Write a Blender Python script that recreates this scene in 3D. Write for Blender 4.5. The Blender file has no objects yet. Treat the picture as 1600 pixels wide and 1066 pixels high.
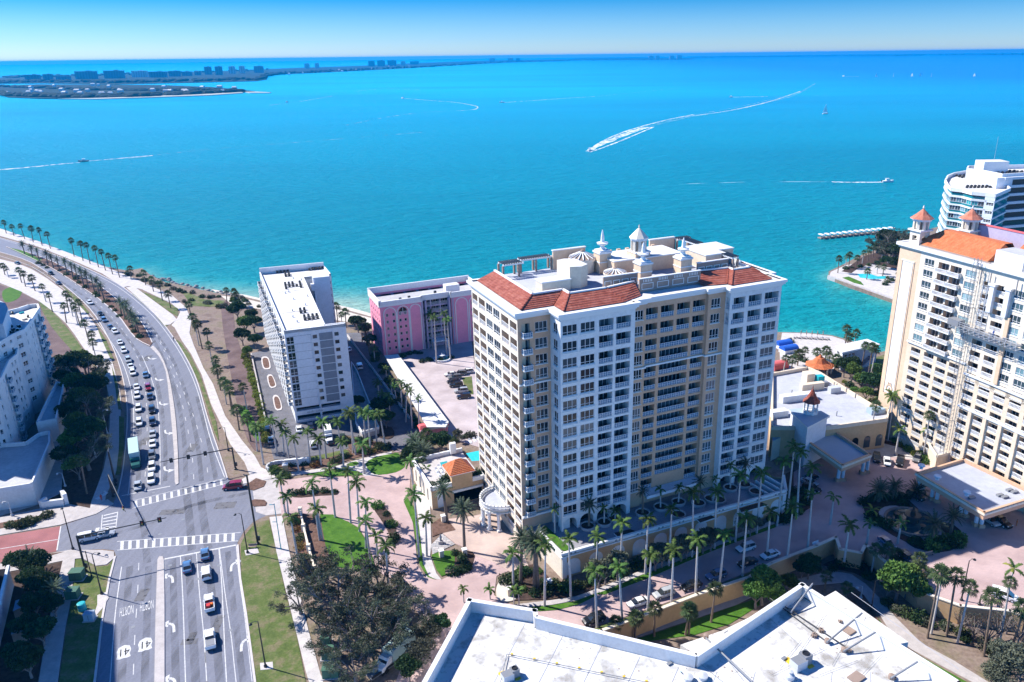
import bpy, math, random
from mathutils import Vector, Matrix, geometry
rnd = random.Random(11)
V = Vector
SC = bpy.context.scene
COL = SC.collection
R_ = math.radians

# ---------------------------------------------------------------- camera
H = 105.0; F_PX = 1223.0; CX, CY = 858.0, 533.0
PITCH = math.atan((CY - 86.5) / F_PX); ROLL = R_(0.68)
_fw = V((0, math.cos(PITCH), -math.sin(PITCH))); _rt = V((1, 0, 0)); _up = _rt.cross(_fw)
CR = _rt * math.cos(ROLL) - _up * math.sin(ROLL)
CU = _rt * math.sin(ROLL) + _up * math.cos(ROLL)
EYE = V((0, 0, H))

def at(x, y, z=0.0):
    d = _fw + CR * ((x - CX) / F_PX) - CU * ((y - CY) / F_PX)
    t = (z - H) / d.z
    return EYE + d * t

def proj(P):
    v = V(P) - EYE; w = v.dot(_fw)
    return CX + F_PX * v.dot(CR) / w, CY - F_PX * v.dot(CU) / w

def upto(b, yt):
    lo, hi = -5.0, 200.0
    for _ in range(40):
        m = (lo + hi) / 2
        if proj((b[0], b[1], m))[1] > yt: lo = m
        else: hi = m
    return lo

cd = bpy.data.cameras.new("camera"); cam = bpy.data.objects.new("camera", cd); COL.objects.link(cam)
cd.sensor_fit = 'HORIZONTAL'; cd.sensor_width = 36.0; cd.lens = F_PX / 1600 * 36
cd.shift_x = (800 - CX) / 1600; cd.clip_start = 1.0; cd.clip_end = 120000.0
cam.matrix_world = Matrix(((CR.x, CU.x, -_fw.x, 0), (CR.y, CU.y, -_fw.y, 0), (CR.z, CU.z, -_fw.z, H), (0, 0, 0, 1)))
SC.camera = cam

# ---------------------------------------------------------------- materials
class NT:
    def __init__(s, m): s.t = m.node_tree; s.b = s.t.nodes["Principled BSDF"]
    def n(s, typ, **kw):
        o = s.t.nodes.new(typ)
        for k, v in kw.items():
            if k.startswith('i_'): o.inputs[k[2:].replace('_', ' ')].default_value = v
            else: setattr(o, k, v)
        return o
    def l(s, a, b): s.t.links.new(a, b)
    def ramp(s, fac, stops):
        r = s.n('ShaderNodeValToRGB'); cr = r.color_ramp
        while len(cr.elements) < len(stops): cr.elements.new(0.5)
        for e, (p, c) in zip(cr.elements, stops): e.position = p; e.color = (*c, 1)
        s.l(fac, r.inputs[0]); return r.outputs[0]

def newmat(name, base=(.5, .5, .5), rough=.8, spec=.3, metal=0.0):
    m = bpy.data.materials.new(name); m.use_nodes = True
    b = m.node_tree.nodes["Principled BSDF"]
    b.inputs['Base Color'].default_value = (*base, 1); b.inputs['Roughness'].default_value = rough
    b.inputs['Specular IOR Level'].default_value = spec; b.inputs['Metallic'].default_value = metal
    return m

def noisy(name, stops, scale=1.0, detail=6, rough=.9, spec=.2, bump=0.0, stretch=(1, 1, 1), obj=False, rnd_amt=0.0, rough_n=.6, second=None):
    """noise-mottled colour; world coordinates, or object coordinates for copied things"""
    m = newmat(name, rough=rough, spec=spec); t = NT(m)
    if obj:
        co = t.n('ShaderNodeTexCoord').outputs['Object']
    else:
        co = t.n('ShaderNodeNewGeometry').outputs['Position']
    mp = t.n('ShaderNodeMapping'); mp.inputs['Scale'].default_value = stretch; t.l(co, mp.inputs[0])
    nz = t.n('ShaderNodeTexNoise', i_Scale=scale, i_Detail=detail, i_Roughness=rough_n); t.l(mp.outputs[0], nz.inputs['Vector'])
    col = t.ramp(nz.outputs['Fac'], stops)
    if second:
        sc2, st2, amt = second
        n2 = t.n('ShaderNodeTexNoise', i_Scale=sc2, i_Detail=4.0); t.l(co, n2.inputs['Vector'])
        c2 = t.ramp(n2.outputs['Fac'], st2)
        mx = t.n('ShaderNodeMix', data_type='RGBA', blend_type='MULTIPLY'); mx.inputs[0].default_value = amt
        t.l(col, mx.inputs[6]); t.l(c2, mx.inputs[7]); col = mx.outputs[2]
    if rnd_amt:
        oi = t.n('ShaderNodeObjectInfo')
        hs = t.n('ShaderNodeHueSaturation')
        mr = t.n('ShaderNodeMapRange'); mr.inputs[3].default_value = 1 - rnd_amt; mr.inputs[4].default_value = 1 + rnd_amt
        t.l(oi.outputs['Random'], mr.inputs[0]); t.l(mr.outputs[0], hs.inputs['Value'])
        mr2 = t.n('ShaderNodeMapRange'); mr2.inputs[3].default_value = .5 - rnd_amt * .08; mr2.inputs[4].default_value = .5 + rnd_amt * .08
        t.l(oi.outputs['Random'], mr2.inputs[0]); t.l(mr2.outputs[0], hs.inputs['Hue'])
        t.l(col, hs.inputs['Color']); col = hs.outputs[0]
    t.l(col, t.b.inputs['Base Color'])
    if bump:
        bp = t.n('ShaderNodeBump'); bp.inputs['Strength'].default_value = bump
        t.l(nz.outputs['Fac'], bp.inputs['Height']); t.l(bp.outputs[0], t.b.inputs['Normal'])
    return m

def two(c, k=.12):
    return [(.3, tuple(x * (1 - k) for x in c)), (.7, tuple(min(1, x * (1 + k)) for x in c))]

M = {}
def wallmat(key, c, k=.07, rough=.85):
    M[key] = noisy(key, two(c, k), scale=.35, detail=8, rough=rough, second=(1.7, [(.35, (.86, .85, .84)), (.6, (1, 1, 1))], .55))
wallmat('white_stucco', (.80, .79, .77)); wallmat('white_paint', (.83, .83, .83), .03)
wallmat('tan_stucco', (.68, .43, .28)); wallmat('cream_stucco', (.80, .66, .50)); wallmat('pale_cream', (.84, .74, .60))
wallmat('peach_stucco', (.80, .58, .40)); wallmat('ochre_stucco', (.66, .44, .24))
wallmat('pink_stucco', (.95, .36, .50), .05); wallmat('mauve_wall', (.50, .43, .56)); wallmat('cool_white', (.78, .80, .84), .04)
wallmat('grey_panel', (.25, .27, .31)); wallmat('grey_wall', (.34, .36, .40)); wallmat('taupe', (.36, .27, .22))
M['trim_white'] = newmat('trim_white', (.84, .83, .81), .6)
M['frame_white'] = newmat('frame_white', (.8, .8, .8), .5)
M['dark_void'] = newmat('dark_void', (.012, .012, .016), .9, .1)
M['dark_metal'] = newmat('dark_metal', (.02, .021, .024), .45, .5)
M['mid_metal'] = newmat('mid_metal', (.24, .25, .27), .5, .5)
M['light_metal'] = newmat('light_metal', (.55, .57, .6), .45, .5)
M['rubber'] = newmat('rubber', (.015, .015, .015), .8, .2)
M['green_box'] = noisy('green_box', two((.07, .16, .11), .15), 1.5, obj=True, rough=.6)
M['teal_paint'] = newmat('teal_paint', (.02, .42, .46), .5)
M['yellow'] = newmat('yellow', (.85, .55, .05), .6)
M['red_cloth'] = newmat('red_cloth', (.62, .05, .05), .8)
M['coral'] = newmat('coral', (.75, .16, .16), .7)
M['blue_cloth'] = newmat('blue_cloth', (.02, .12, .55), .8)
M['orange_vest'] = newmat('orange_vest', (.9, .2, .04), .8)
M['skin'] = newmat('skin', (.5, .3, .2), .7)
M['denim'] = newmat('denim', (.05, .07, .14), .9)
M['concrete'] = noisy('concrete', two((.52, .48, .465), .14), .6, rough=.9, second=(4.0, [(.3, (.8, .8, .8)), (.6, (1, 1, 1))], .6))
M['pale_concrete'] = noisy('pale_concrete', two((.60, .56, .54), .12), .5, rough=.9, second=(3.0, [(.3, (.8, .8, .8)), (.6, (1, 1, 1))], .6))
M['kerb_concrete'] = noisy('kerb_concrete', two((.60, .56, .55), .1), 1.2)
M['asphalt'] = noisy('asphalt', [(.25, (.185, .195, .24)), (.55, (.225, .235, .285)), (.8, (.265, .275, .33))], .22, 9, .85, .25, stretch=(3.2, .28, 1), second=(2.2, [(.3, (.78, .78, .8)), (.62, (1, 1, 1))], .75))
M['dark_asphalt'] = noisy('dark_asphalt', [(.3, (.13, .13, .15)), (.7, (.21, .205, .23))], .3, 8, .85, .2, second=(2.0, [(.3, (.7, .7, .7)), (.6, (1, 1, 1))], .7))
M['line_paint'] = noisy('line_paint', [(.25, (.40, .40, .42)), (.55, (.68, .68, .68))], 1.6, 8, .7)
def wear(key, c, lo, hi, st):
    m = newmat(key, c, .9, .2); t = NT(m); M[key] = m
    mp = t.n('ShaderNodeMapping'); mp.inputs['Scale'].default_value = st; t.l(t.n('ShaderNodeNewGeometry').outputs['Position'], mp.inputs[0])
    nz = t.n('ShaderNodeTexNoise', i_Scale=1.0, i_Detail=7.0); t.l(mp.outputs[0], nz.inputs['Vector'])
    rm = t.ramp(nz.outputs['Fac'], [(lo, (0, 0, 0)), (hi, (1, 1, 1))]); tr = t.n('ShaderNodeBsdfTransparent'); mx = t.n('ShaderNodeMixShader')
    t.l(rm, mx.inputs[0]); t.l(tr.outputs[0], mx.inputs[1]); t.l(t.b.outputs[0], mx.inputs[2]); t.l(mx.outputs[0], t.t.nodes['Material Output'].inputs[0])
wear('tyre_wear', (.16, .165, .19), .36, 1.15, (.5, .08, 1)); wear('roof_stain', (.40, .37, .33), .52, .9, (.3, .3, 1)); wear('old_patch', (.17, .17, .185), .2, .5, (.8, .8, 1))
M['mulch'] = noisy('mulch', [(.3, (.085, .048, .035)), (.7, (.22, .13, .10))], 1.2, 9)
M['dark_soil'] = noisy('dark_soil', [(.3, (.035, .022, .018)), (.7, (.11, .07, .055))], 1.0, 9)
M['earth'] = noisy('earth', [(.25, (.14, .095, .075)), (.5, (.30, .23, .19)), (.66, (.22, .19, .115)), (.85, (.36, .30, .25))], .14, 10, rough_n=.68, second=(1.5, [(.3, (.65, .62, .6)), (.65, (1, 1, 1))], .8))
M['dry_lawn'] = noisy('dry_lawn', [(.3, (.08, .12, .03)), (.48, (.13, .17, .05)), (.64, (.24, .20, .12)), (.75, (.11, .14, .045))], .28, 10, rough_n=.68, second=(2.5, [(.3, (.6, .65, .55)), (.65, (1, 1, 1))], .8))
M['lawn'] = noisy('lawn', [(.3, (.045, .125, .012)), (.55, (.08, .19, .02)), (.75, (.13, .23, .035))], .5, 9, second=(3.5, [(.3, (.6, .7, .6)), (.6, (1, 1, 1))], .7))
M['brown_lawn'] = noisy('brown_lawn', [(.3, (.12, .075, .075)), (.6, (.21, .145, .14)), (.8, (.26, .2, .17))], .12, 9, second=(2.0, [(.3, (.65, .65, .6)), (.65, (1, 1, 1))], .7))
M['sand'] = noisy('sand', two((.66, .60, .52), .1), .3)
M['rock'] = noisy('rock', two((.30, .28, .27), .35), 1.0, obj=True)

def pavermat(key, c1, c2, mortar, sc):
    m = newmat(key, rough=.85, spec=.2); t = NT(m); M[key] = m
    p = t.n('ShaderNodeNewGeometry').outputs['Position']
    br = t.n('ShaderNodeTexBrick'); br.inputs['Scale'].default_value = sc
    br.inputs['Color1'].default_value = (*c1, 1); br.inputs['Color2'].default_value = (*c2, 1); br.inputs['Mortar'].default_value = (*mortar, 1)
    br.inputs['Mortar Size'].default_value = .03; t.l(p, br.inputs['Vector'])
    nz = t.n('ShaderNodeTexNoise', i_Scale=.16, i_Detail=9.0); t.l(p, nz.inputs['Vector'])
    c = t.ramp(nz.outputs['Fac'], [(.3, (.72, .70, .70)), (.65, (1, 1, 1))])
    mx = t.n('ShaderNodeMix', data_type='RGBA', blend_type='MULTIPLY'); mx.inputs[0].default_value = 1.0
    t.l(br.outputs[0], mx.inputs[6]); t.l(c, mx.inputs[7]); t.l(mx.outputs[2], t.b.inputs['Base Color'])
pavermat('pink_pavers', (.66, .47, .44), (.58, .42, .40), (.45, .36, .36), .9)
pavermat('court_pavers', (.70, .53, .44), (.62, .47, .41), (.5, .42, .38), .7)
pavermat('brick_pavers', (.46, .17, .17), (.40, .15, .16), (.30, .16, .16), 1.1)
pavermat('lot_pavers', (.66, .57, .57), (.60, .52, .53), (.5, .44, .45), .7)
pavermat('terrace_pavers', (.40, .40, .43), (.34, .34, .38), (.3, .3, .33), .5)
pavermat('check_pavers', (.62, .58, .56), (.42, .41, .42), (.3, .3, .3), .35)

def roofmat(key, stops, tile=True):
    m = noisy(key, stops, .8, 9, .8, .2, second=(5.0, [(.3, (.6, .55, .55)), (.6, (1, 1, 1))], .6)); M[key] = m
    t = NT(m)
    p = t.n('ShaderNodeNewGeometry').outputs['Position']
    w = t.n('ShaderNodeTexWave', i_Scale=1.15); w.bands_direction = 'Z'; t.l(p, w.inputs['Vector'])
    w2 = t.n('ShaderNodeTexWave', i_Scale=1.0); w2.bands_direction = 'DIAGONAL'; t.l(p, w2.inputs['Vector'])
    ad = t.n('ShaderNodeMath', operation='ADD'); t.l(w.outputs['Fac'], ad.inputs[0]); t.l(w2.outputs['Fac'], ad.inputs[1])
    bp = t.n('ShaderNodeBump'); bp.inputs['Strength'].default_value = .7; bp.inputs['Distance'].default_value = .12
    t.l(ad.outputs[0], bp.inputs['Height']); t.l(bp.outputs[0], t.b.inputs['Normal'])
roofmat('red_tile', [(.3, (.25, .06, .04)), (.5, (.38, .11, .075)), (.7, (.48, .18, .13))])
roofmat('orange_tile', [(.3, (.60, .15, .055)), (.7, (.72, .25, .11))]); roofmat('coral_tile', [(.3, (.62, .20, .12)), (.7, (.74, .30, .20))])
M['white_roof'] = noisy('white_roof', [(.25, (.54, .52, .50)), (.42, (.70, .69, .67)), (.7, (.77, .77, .76))], .12, 10, rough_n=.72, second=(1.3, [(.29, (.55, .53, .5)), (.44, (1, 1, 1))], .7))
M['grey_roof'] = noisy('grey_roof', [(.3, (.46, .46, .48)), (.7, (.60, .60, .62))], .15, 9, second=(1.0, [(.3, (.75, .75, .75)), (.6, (1, 1, 1))], .6))
M['pale_roof'] = noisy('pale_roof', [(.3, (.44, .46, .53)), (.7, (.54, .56, .62))], .12, 9, second=(.8, [(.3, (.8, .8, .82)), (.6, (1, 1, 1))], .6))
M['shade_blue'] = noisy('shade_blue', [(.3, (.34, .43, .52)), (.7, (.43, .52, .60))], .2, 9)  # white roofing tinted blue: the colour of shade put into the base

def glassmat(key, stops, rough=.06, spec=.45):
    m = newmat(key, rough=rough, spec=spec); t = NT(m); M[key] = m
    oi = t.n('ShaderNodeObjectInfo'); t.l(t.ramp(oi.outputs['Random'], stops), t.b.inputs['Base Color'])
glassmat('dark_glass', [(.0, (.008, .010, .014)), (.45, (.02, .025, .03)), (.7, (.05, .062, .07)), (1, (.12, .14, .15))])
glassmat('teal_glass', [(0, (.01, .12, .15)), (.5, (.02, .22, .25)), (1, (.05, .34, .35))])
glassmat('sky_glass', [(0, (.03, .05, .06)), (.4, (.05, .09, .11)), (.6, (.16, .30, .34)), (1, (.30, .45, .48))])
glassmat('car_glass', [(0, (.01, .012, .015)), (1, (.03, .035, .04))], .05, .7)
M['rail_glass'] = newmat('rail_glass', (.13, .23, .34), .15, .5)

def paintmat():
    m = newmat('car_paint', rough=.28, spec=.5); t = NT(m); M['car_paint'] = m
    oi = t.n('ShaderNodeObjectInfo'); t.l(oi.outputs['Color'], t.b.inputs['Base Color'])
    t.b.inputs['Coat Weight'].default_value = .6; t.b.inputs['Coat Roughness'].default_value = .08
paintmat()
M['lamp_clear'] = newmat('lamp_clear', (.75, .76, .78), .2, .6)
M['lamp_red'] = newmat('lamp_red', (.4, .01, .01), .3, .6)
M['bark'] = noisy('bark', two((.24, .20, .185), .3), 3, obj=True)
M['grey_trunk'] = noisy('grey_trunk', two((.50, .47, .45), .16), 2.5, obj=True, stretch=(.4, .4, 12))
M['brown_trunk'] = noisy('brown_trunk', two((.20, .15, .115), .3), 2.5, obj=True, stretch=(.6, .6, 14))

def leafmat(key, stops, scale=.8, rnd_amt=.3):
    m = noisy(key, stops, scale, 5, .65, .25, obj=True, rnd_amt=rnd_amt); M[key] = m
    t = NT(m); b = t.b
    src = b.inputs['Base Color'].links[0].from_socket
    tr = t.n('ShaderNodeBsdfTranslucent'); t.l(src, tr.inputs[0])
    mx = t.n('ShaderNodeMixShader'); mx.inputs[0].default_value = .28
    out = t.t.nodes['Material Output']
    t.l(b.outputs[0], mx.inputs[1]); t.l(tr.outputs[0], mx.inputs[2]); t.l(mx.outputs[0], out.inputs[0])
leafmat('royal_leaf', [(.3, (.05, .105, .022)), (.55, (.11, .19, .04)), (.8, (.25, .32, .07))])
leafmat('yellow_leaf', [(.3, (.16, .2, .03)), (.7, (.42, .42, .08))])
leafmat('date_leaf', [(.3, (.05, .08, .05)), (.6, (.11, .15, .09)), (.85, (.22, .24, .14))])
leafmat('sabal_leaf', [(.3, (.04, .07, .03)), (.6, (.10, .14, .055)), (.85, (.21, .23, .10))])
leafmat('bright_leaf', [(.3, (.05, .11, .022)), (.6, (.13, .22, .045)), (.85, (.27, .36, .10))])
leafmat('dark_leaf', [(.3, (.015, .04, .015)), (.6, (.04, .085, .028)), (.85, (.09, .15, .045))])
leafmat('oak_leaf', [(.3, (.045, .06, .035)), (.6, (.12, .14, .09)), (.85, (.26, .26, .19))])
leafmat('grey_leaf', [(.3, (.07, .08, .06)), (.6, (.14, .15, .10)), (.85, (.24, .24, .17))])
leafmat('hedge_leaf', [(.3, (.10, .15, .02)), (.7, (.30, .33, .05))], .5)
leafmat('bloom_leaf', [(.3, (.06, .09, .03)), (.5, (.25, .16, .05)), (.75, (.5, .22, .06))], .9)
leafmat('shrub_leaf', [(.3, (.03, .05, .02)), (.55, (.075, .10, .035)), (.8, (.15, .16, .08))], .9)

# ---------------------------------------------------------------- mesh builder
class MB:
    def __init__(s): s.v = []; s.f = []; s.m = []; s.mats = []
    def mi(s, mat):
        if mat not in s.mats: s.mats.append(mat)
        return s.mats.index(mat)
    def face(s, pts, mat):
        n = len(s.v); s.v.extend([tuple(p) for p in pts]); s.f.append(tuple(range(n, n + len(pts)))); s.m.append(s.mi(mat))
    def box(s, c, size, mat, rz=0.0, top=None, tap=(1, 1)):
        """c = centre of the base"""
        cx, cy, cz = c; w, d, h = size; ca, sa = math.cos(rz), math.sin(rz)
        P = []
        for z, k in ((cz, (1, 1)), (cz + h, tap)):
            for sx, sy in ((-1, -1), (1, -1), (1, 1), (-1, 1)):
                x, y = sx * w / 2 * k[0], sy * d / 2 * k[1]
                P.append((cx + x * ca - y * sa, cy + x * sa + y * ca, z))
        n = len(s.v); s.v.extend(P); a = s.mi(mat); b = s.mi(top) if top else a
        for q, mm in (((0, 1, 5, 4), a), ((1, 2, 6, 5), a), ((2, 3, 7, 6), a), ((3, 0, 4, 7), a), ((4, 5, 6, 7), b), ((3, 2, 1, 0), a)):
            s.f.append(tuple(n + i for i in q)); s.m.append(mm)
    def poly(s, pts, z, mat, flip=False):
        P = [V((p[0], p[1], 0)) for p in pts]
        if len(P) == 4 and False: pass
        tris = geometry.tessellate_polygon([P])
        n = len(s.v); s.v.extend([(p[0], p[1], z if z is not None else p[2]) for p in pts]); a = s.mi(mat)
        for t in tris:
            A, B, C = (P[i] for i in t)
            up = (B - A).cross(C - A).z > 0
            t = tuple(n + i for i in t)
            if up == flip: t = t[::-1]
            s.f.append(t); s.m.append(a)
    def prism(s, pts, z0, z1, mat, top=None, bottom=False, notop=False):
        ar = sum(pts[i][0] * pts[(i + 1) % len(pts)][1] - pts[(i + 1) % len(pts)][0] * pts[i][1] for i in range(len(pts)))
        if ar < 0: pts = list(pts)[::-1]
        n = len(pts)
        for i in range(n):
            p, q = pts[i], pts[(i + 1) % n]
            s.face([(p[0], p[1], z0), (q[0], q[1], z0), (q[0], q[1], z1), (p[0], p[1], z1)], mat)
        if not notop: s.poly(pts, z1, top or mat)
        if bottom: s.poly(pts, z0, mat, True)
    def loft(s, rings, mat, cap=True, close=True):
        n = len(rings[0]); base = len(s.v); a = s.mi(mat)
        for r in rings: s.v.extend([tuple(p) for p in r])
        for k in range(len(rings) - 1):
            for i in range(n if close else n - 1):
                j = (i + 1) % n
                s.f.append((base + k * n + i, base + k * n + j, base + (k + 1) * n + j, base + (k + 1) * n + i)); s.m.append(a)
        if cap:
            s.f.append(tuple(base + i for i in range(n))[::-1]); s.m.append(a)
            s.f.append(tuple(base + (len(rings) - 1) * n + i for i in range(n))); s.m.append(a)
    def tube(s, pts, r, mat, n=6, cap=True):
        pts = [V(p) for p in pts]; rs = r if isinstance(r, (list, tuple)) else [r] * len(pts)
        rings = []; ref = None
        for i, p in enumerate(pts):
            t = (pts[min(i + 1, len(pts) - 1)] - pts[max(i - 1, 0)]).normalized()
            if ref is None or abs(ref.dot(t)) > .95: ref = V((1, 0, 0)) if abs(t.x) < .8 else V((0, 1, 0))
            a = t.cross(ref).normalized(); b = t.cross(a)
            rings.append([p + (a * math.cos(2 * math.pi * k / n) + b * math.sin(2 * math.pi * k / n)) * rs[i] for k in range(n)])
        s.loft([q[::-1] for q in rings], mat, cap)
    def lathe(s, c, prof, mat, n=12):
        s.loft([[(c[0] + r * math.cos(2 * math.pi * k / n), c[1] + r * math.sin(2 * math.pi * k / n), c[2] + z) for k in range(n)] for r, z in prof], mat)
    def add(s, o, T=Matrix()):
        n = len(s.v); s.v.extend([tuple(T @ V(p)) for p in o.v])
        mp = [s.mi(m) for m in o.mats]
        s.f.extend([tuple(n + i for i in f) for f in o.f]); s.m.extend([mp[i] for i in o.m])
    def mesh(s, name):
        me = bpy.data.meshes.new(name); me.from_pydata(s.v, [], s.f)
        for m in s.mats: me.materials.append(M[m] if isinstance(m, str) else m)
        me.polygons.foreach_set('material_index', s.m); me.update(); return me
    def build(s, name, parent=None, loc=(0, 0, 0), rz=0.0, **kw):
        return link(name, s.mesh(name), parent, loc, rz, **kw)

def link(name, data, parent=None, loc=(0, 0, 0), rz=0.0, label=None, cat=None, group=None, kind=None):
    o = bpy.data.objects.new(name, data); COL.objects.link(o)
    o.location = loc; o.rotation_euler = (0, 0, rz)
    if parent: o.parent = parent
    for k, v in (('label', label), ('category', cat), ('group', group), ('kind', kind)):
        if v: o[k] = v
    return o

def thing(name, label, cat, loc=(0, 0, 0), rz=0.0, group=None):
    return link(name, None, None, loc, rz, label, cat, group)

def copy_tree(src, loc=None, rz=None, label=None, group=None, color=None, scale=None):
    def cp(o, par):
        c = o.copy(); COL.objects.link(c); c.parent = par
        if color: c.color = (*color, 1)
        for ch in KIDS.get(o.name, ()): KIDS.setdefault(c.name, []).append(cp(ch, c))
        return c
    r = cp(src, None)
    if loc is not None: r.location = loc
    if rz is not None: r.rotation_euler = (0, 0, rz)
    if label: r['label'] = label
    if group: r['group'] = group
    if scale: r.scale = (scale,) * 3 if not isinstance(scale, tuple) else scale
    return r
KIDS = {}
def remember(root):
    def rec(o):
        ch = list(o.children)
        if ch: KIDS[o.name] = ch
        for c in ch: rec(c)
    rec(root); return root

ORD = "first second third fourth fifth sixth seventh eighth ninth tenth eleventh twelfth thirteenth fourteenth fifteenth sixteenth seventeenth eighteenth nineteenth twentieth".split()
ORD += ["twenty-" + w for w in ORD[:9]] + ["thirtieth"] + ["thirty-" + w for w in ORD[:9]] + ["fortieth"] + ["forty-" + w for w in ORD[:9]]

def smooth(pts, n=4, closed=False):
    P = [V((p[0], p[1])) for p in pts]; out = []; N = len(P)
    rng = range(N if closed else N - 1)
    for i in rng:
        g = (lambda k: P[k % N]) if closed else (lambda k: P[max(0, min(N - 1, k))])
        a, b, c, d = g(i - 1), g(i), g(i + 1), g(i + 2)
        for k in range(n):
            t = k / n
            out.append(tuple(.5 * ((2 * b) + (c - a) * t + (2 * a - 5 * b + 4 * c - d) * t * t + (3 * b - a - 3 * c + d) * t ** 3)))
    if not closed: out.append(tuple(P[-1]))
    return out

def gpts(pix, z=0.0): return [tuple(at(x, y, z)) for x, y in pix]

def sheet(name, pix, z, mat, skirt=0.0, sm=0, kind='structure', parent=None, **kw):
    pp = smooth(pix, sm, True) if sm else pix
    w = gpts(pp, z); b = MB()
    if skirt: b.prism(w, z - skirt, z, mat)
    else: b.poly(w, z, mat)
    return b.build(name, parent, kind=kind, **kw)

def ribbon(b, pts, width, z, mat, dash=None):
    """flat strip along world points; dash=(on, off) in metres"""
    P = [V((p[0], p[1], 0)) for p in pts]
    if dash:
        on, off = dash; acc = 0.0; seg = []
        L = [0.0]
        for i in range(1, len(P)): L.append(L[-1] + (P[i] - P[i - 1]).length)
        def pt(s):
            for i in range(1, len(P)):
                if s <= L[i] or i == len(P) - 1:
                    return P[i - 1].lerp(P[i], (s - L[i - 1]) / max(1e-6, L[i] - L[i - 1]))
        s0 = 0.0
        while s0 < L[-1]:
            e = min(L[-1], s0 + on); ribbon(b, [pt(s0), pt((s0 + e) / 2), pt(e)], width, z, mat); s0 += on + off
        return
    ln = []; rn = []
    for i, p in enumerate(P):
        t = (P[min(i + 1, len(P) - 1)] - P[max(0, i - 1)]).normalized(); n = V((-t.y, t.x, 0)) * width / 2
        ln.append(p + n); rn.append(p - n)
    for i in range(len(P) - 1):
        b.face([(rn[i].x, rn[i].y, z), (rn[i + 1].x, rn[i + 1].y, z), (ln[i + 1].x, ln[i + 1].y, z), (ln[i].x, ln[i].y, z)], mat)

def kerb(b, pts, width, z0, z1, mat):
    P = [V((p[0], p[1], 0)) for p in pts]; ln = []; rn = []
    for i, p in enumerate(P):
        t = (P[min(i + 1, len(P) - 1)] - P[max(0, i - 1)]).normalized(); n = V((-t.y, t.x, 0)) * width / 2
        ln.append(p + n); rn.append(p - n)
    for i in range(len(P) - 1):
        a, c, d, e = rn[i], rn[i + 1], ln[i + 1], ln[i]
        T = lambda p, z: (p.x, p.y, z)
        b.face([T(a, z1), T(c, z1), T(d, z1), T(e, z1)], mat)
        b.face([T(a, z0), T(c, z0), T(c, z1), T(a, z1)], mat); b.face([T(d, z0), T(e, z0), T(e, z1), T(d, z1)], mat)
    for a, e in ((rn[0], ln[0]), (ln[-1], rn[-1])):
        b.face([(e.x, e.y, z0), (a.x, a.y, z0), (a.x, a.y, z1), (e.x, e.y, z1)], mat)
def pool_mat(key, c1, c2):
    M[key] = noisy(key, [(.3, c1), (.7, c2)], 1.2, 4, .08, .5, bump=.05)
pool_mat('pool_water', (.03, .52, .58), (.06, .62, .68)); pool_mat('spa_water', (.03, .34, .34), (.06, .42, .42)); pool_mat('fountain_water', (.02, .05, .06), (.06, .12, .13))
# tunables
WATER_RAMP = [(0.0, (.0, .25, .265)), (.08, (.0, .25, .32)), (.3, (.0, .29, .43)), (.62, (.0, .42, .66)), (1.0, (.0, .41, .72))]
WATER_EAST = (.0, .19, .54)
WATER_SH0, WATER_SH1, WATER_SH2 = (.005, .28, .29), (.03, .40, .37), (.32, .50, .41)
SKY_AIR, SKY_DUST, SKY_OZ, SKY_SAT, SKY_STR = 1.0, .3, 3.0, 1.0, .05
SKY_RAMP = [(.0, (1.35, 1.85, 2.7)), (.02, (.85, 1.5, 2.6)), (.068, (.0, .78, 1.9)), (.15, (1.9, 4.2, 6.4)), (.34, (.9, 2.2, 3.8)), (.6, (.12, .55, 1.4)), (1.0, (.05, .38, 1.1))]
SUN_STR, EXPO = 5.0, .6
HAZE_D, HAZE_C = 7e-5, (.0, .44, 1.0)
# ================================================================ ground, water edge, roads
WZ = -1.6                      # water level
COAST = [(-260, 332), (-80, 350), (0, 364), (30, 372), (60, 382), (100, 397), (150, 414), (200, 423), (222, 419), (235, 430), (258, 441), (290, 447), (320, 454),
         (350, 460), (384, 464), (412, 471), (460, 476), (522, 479), (545, 485), (577, 494), (640, 505), (760, 512), (1000, 516), (1222, 519), (1262, 520),
         (1300, 524), (1330, 532), (1372, 551), (1400, 545), (1450, 522), (1470, 500), (1440, 484), (1396, 469), (1330, 446), (1295, 432), (1295, 424), (1318, 413),
         (1350, 396), (1380, 387), (1420, 368), (1480, 350), (1700, 335), (1900, 360)]
WALL_LINE = [(1900, 1080), (1700, 990), (1600, 967), (1577, 959), (1500, 951), (1436, 928), (1376, 876), (1352, 855), (1345, 868), (1312, 862), (1306, 843),
             (1275, 857), (1205, 884), (1170, 906), (1090, 933), (1005, 966), (940, 990), (860, 1030)]
outline = COAST + [(2300, 600), (2300, 1000)] + WALL_LINE + [(860, 1500), (300, 1500), (-700, 1500), (-900, 700)]
g = MB(); gw = gpts(outline, 0)
g.prism(gw, -5.0, 0.0, 'earth')
g.build('ground', kind='structure')
low = [(x, y) for x, y in WALL_LINE] + [(850, 1500), (1900, 1500)]
sheet('lower_ground', [(840, 1000), (1000, 930), (1300, 810), (1420, 850), (1600, 930), (2000, 1060), (2000, 1500), (700, 1500)], -3.6, 'earth')

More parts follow.
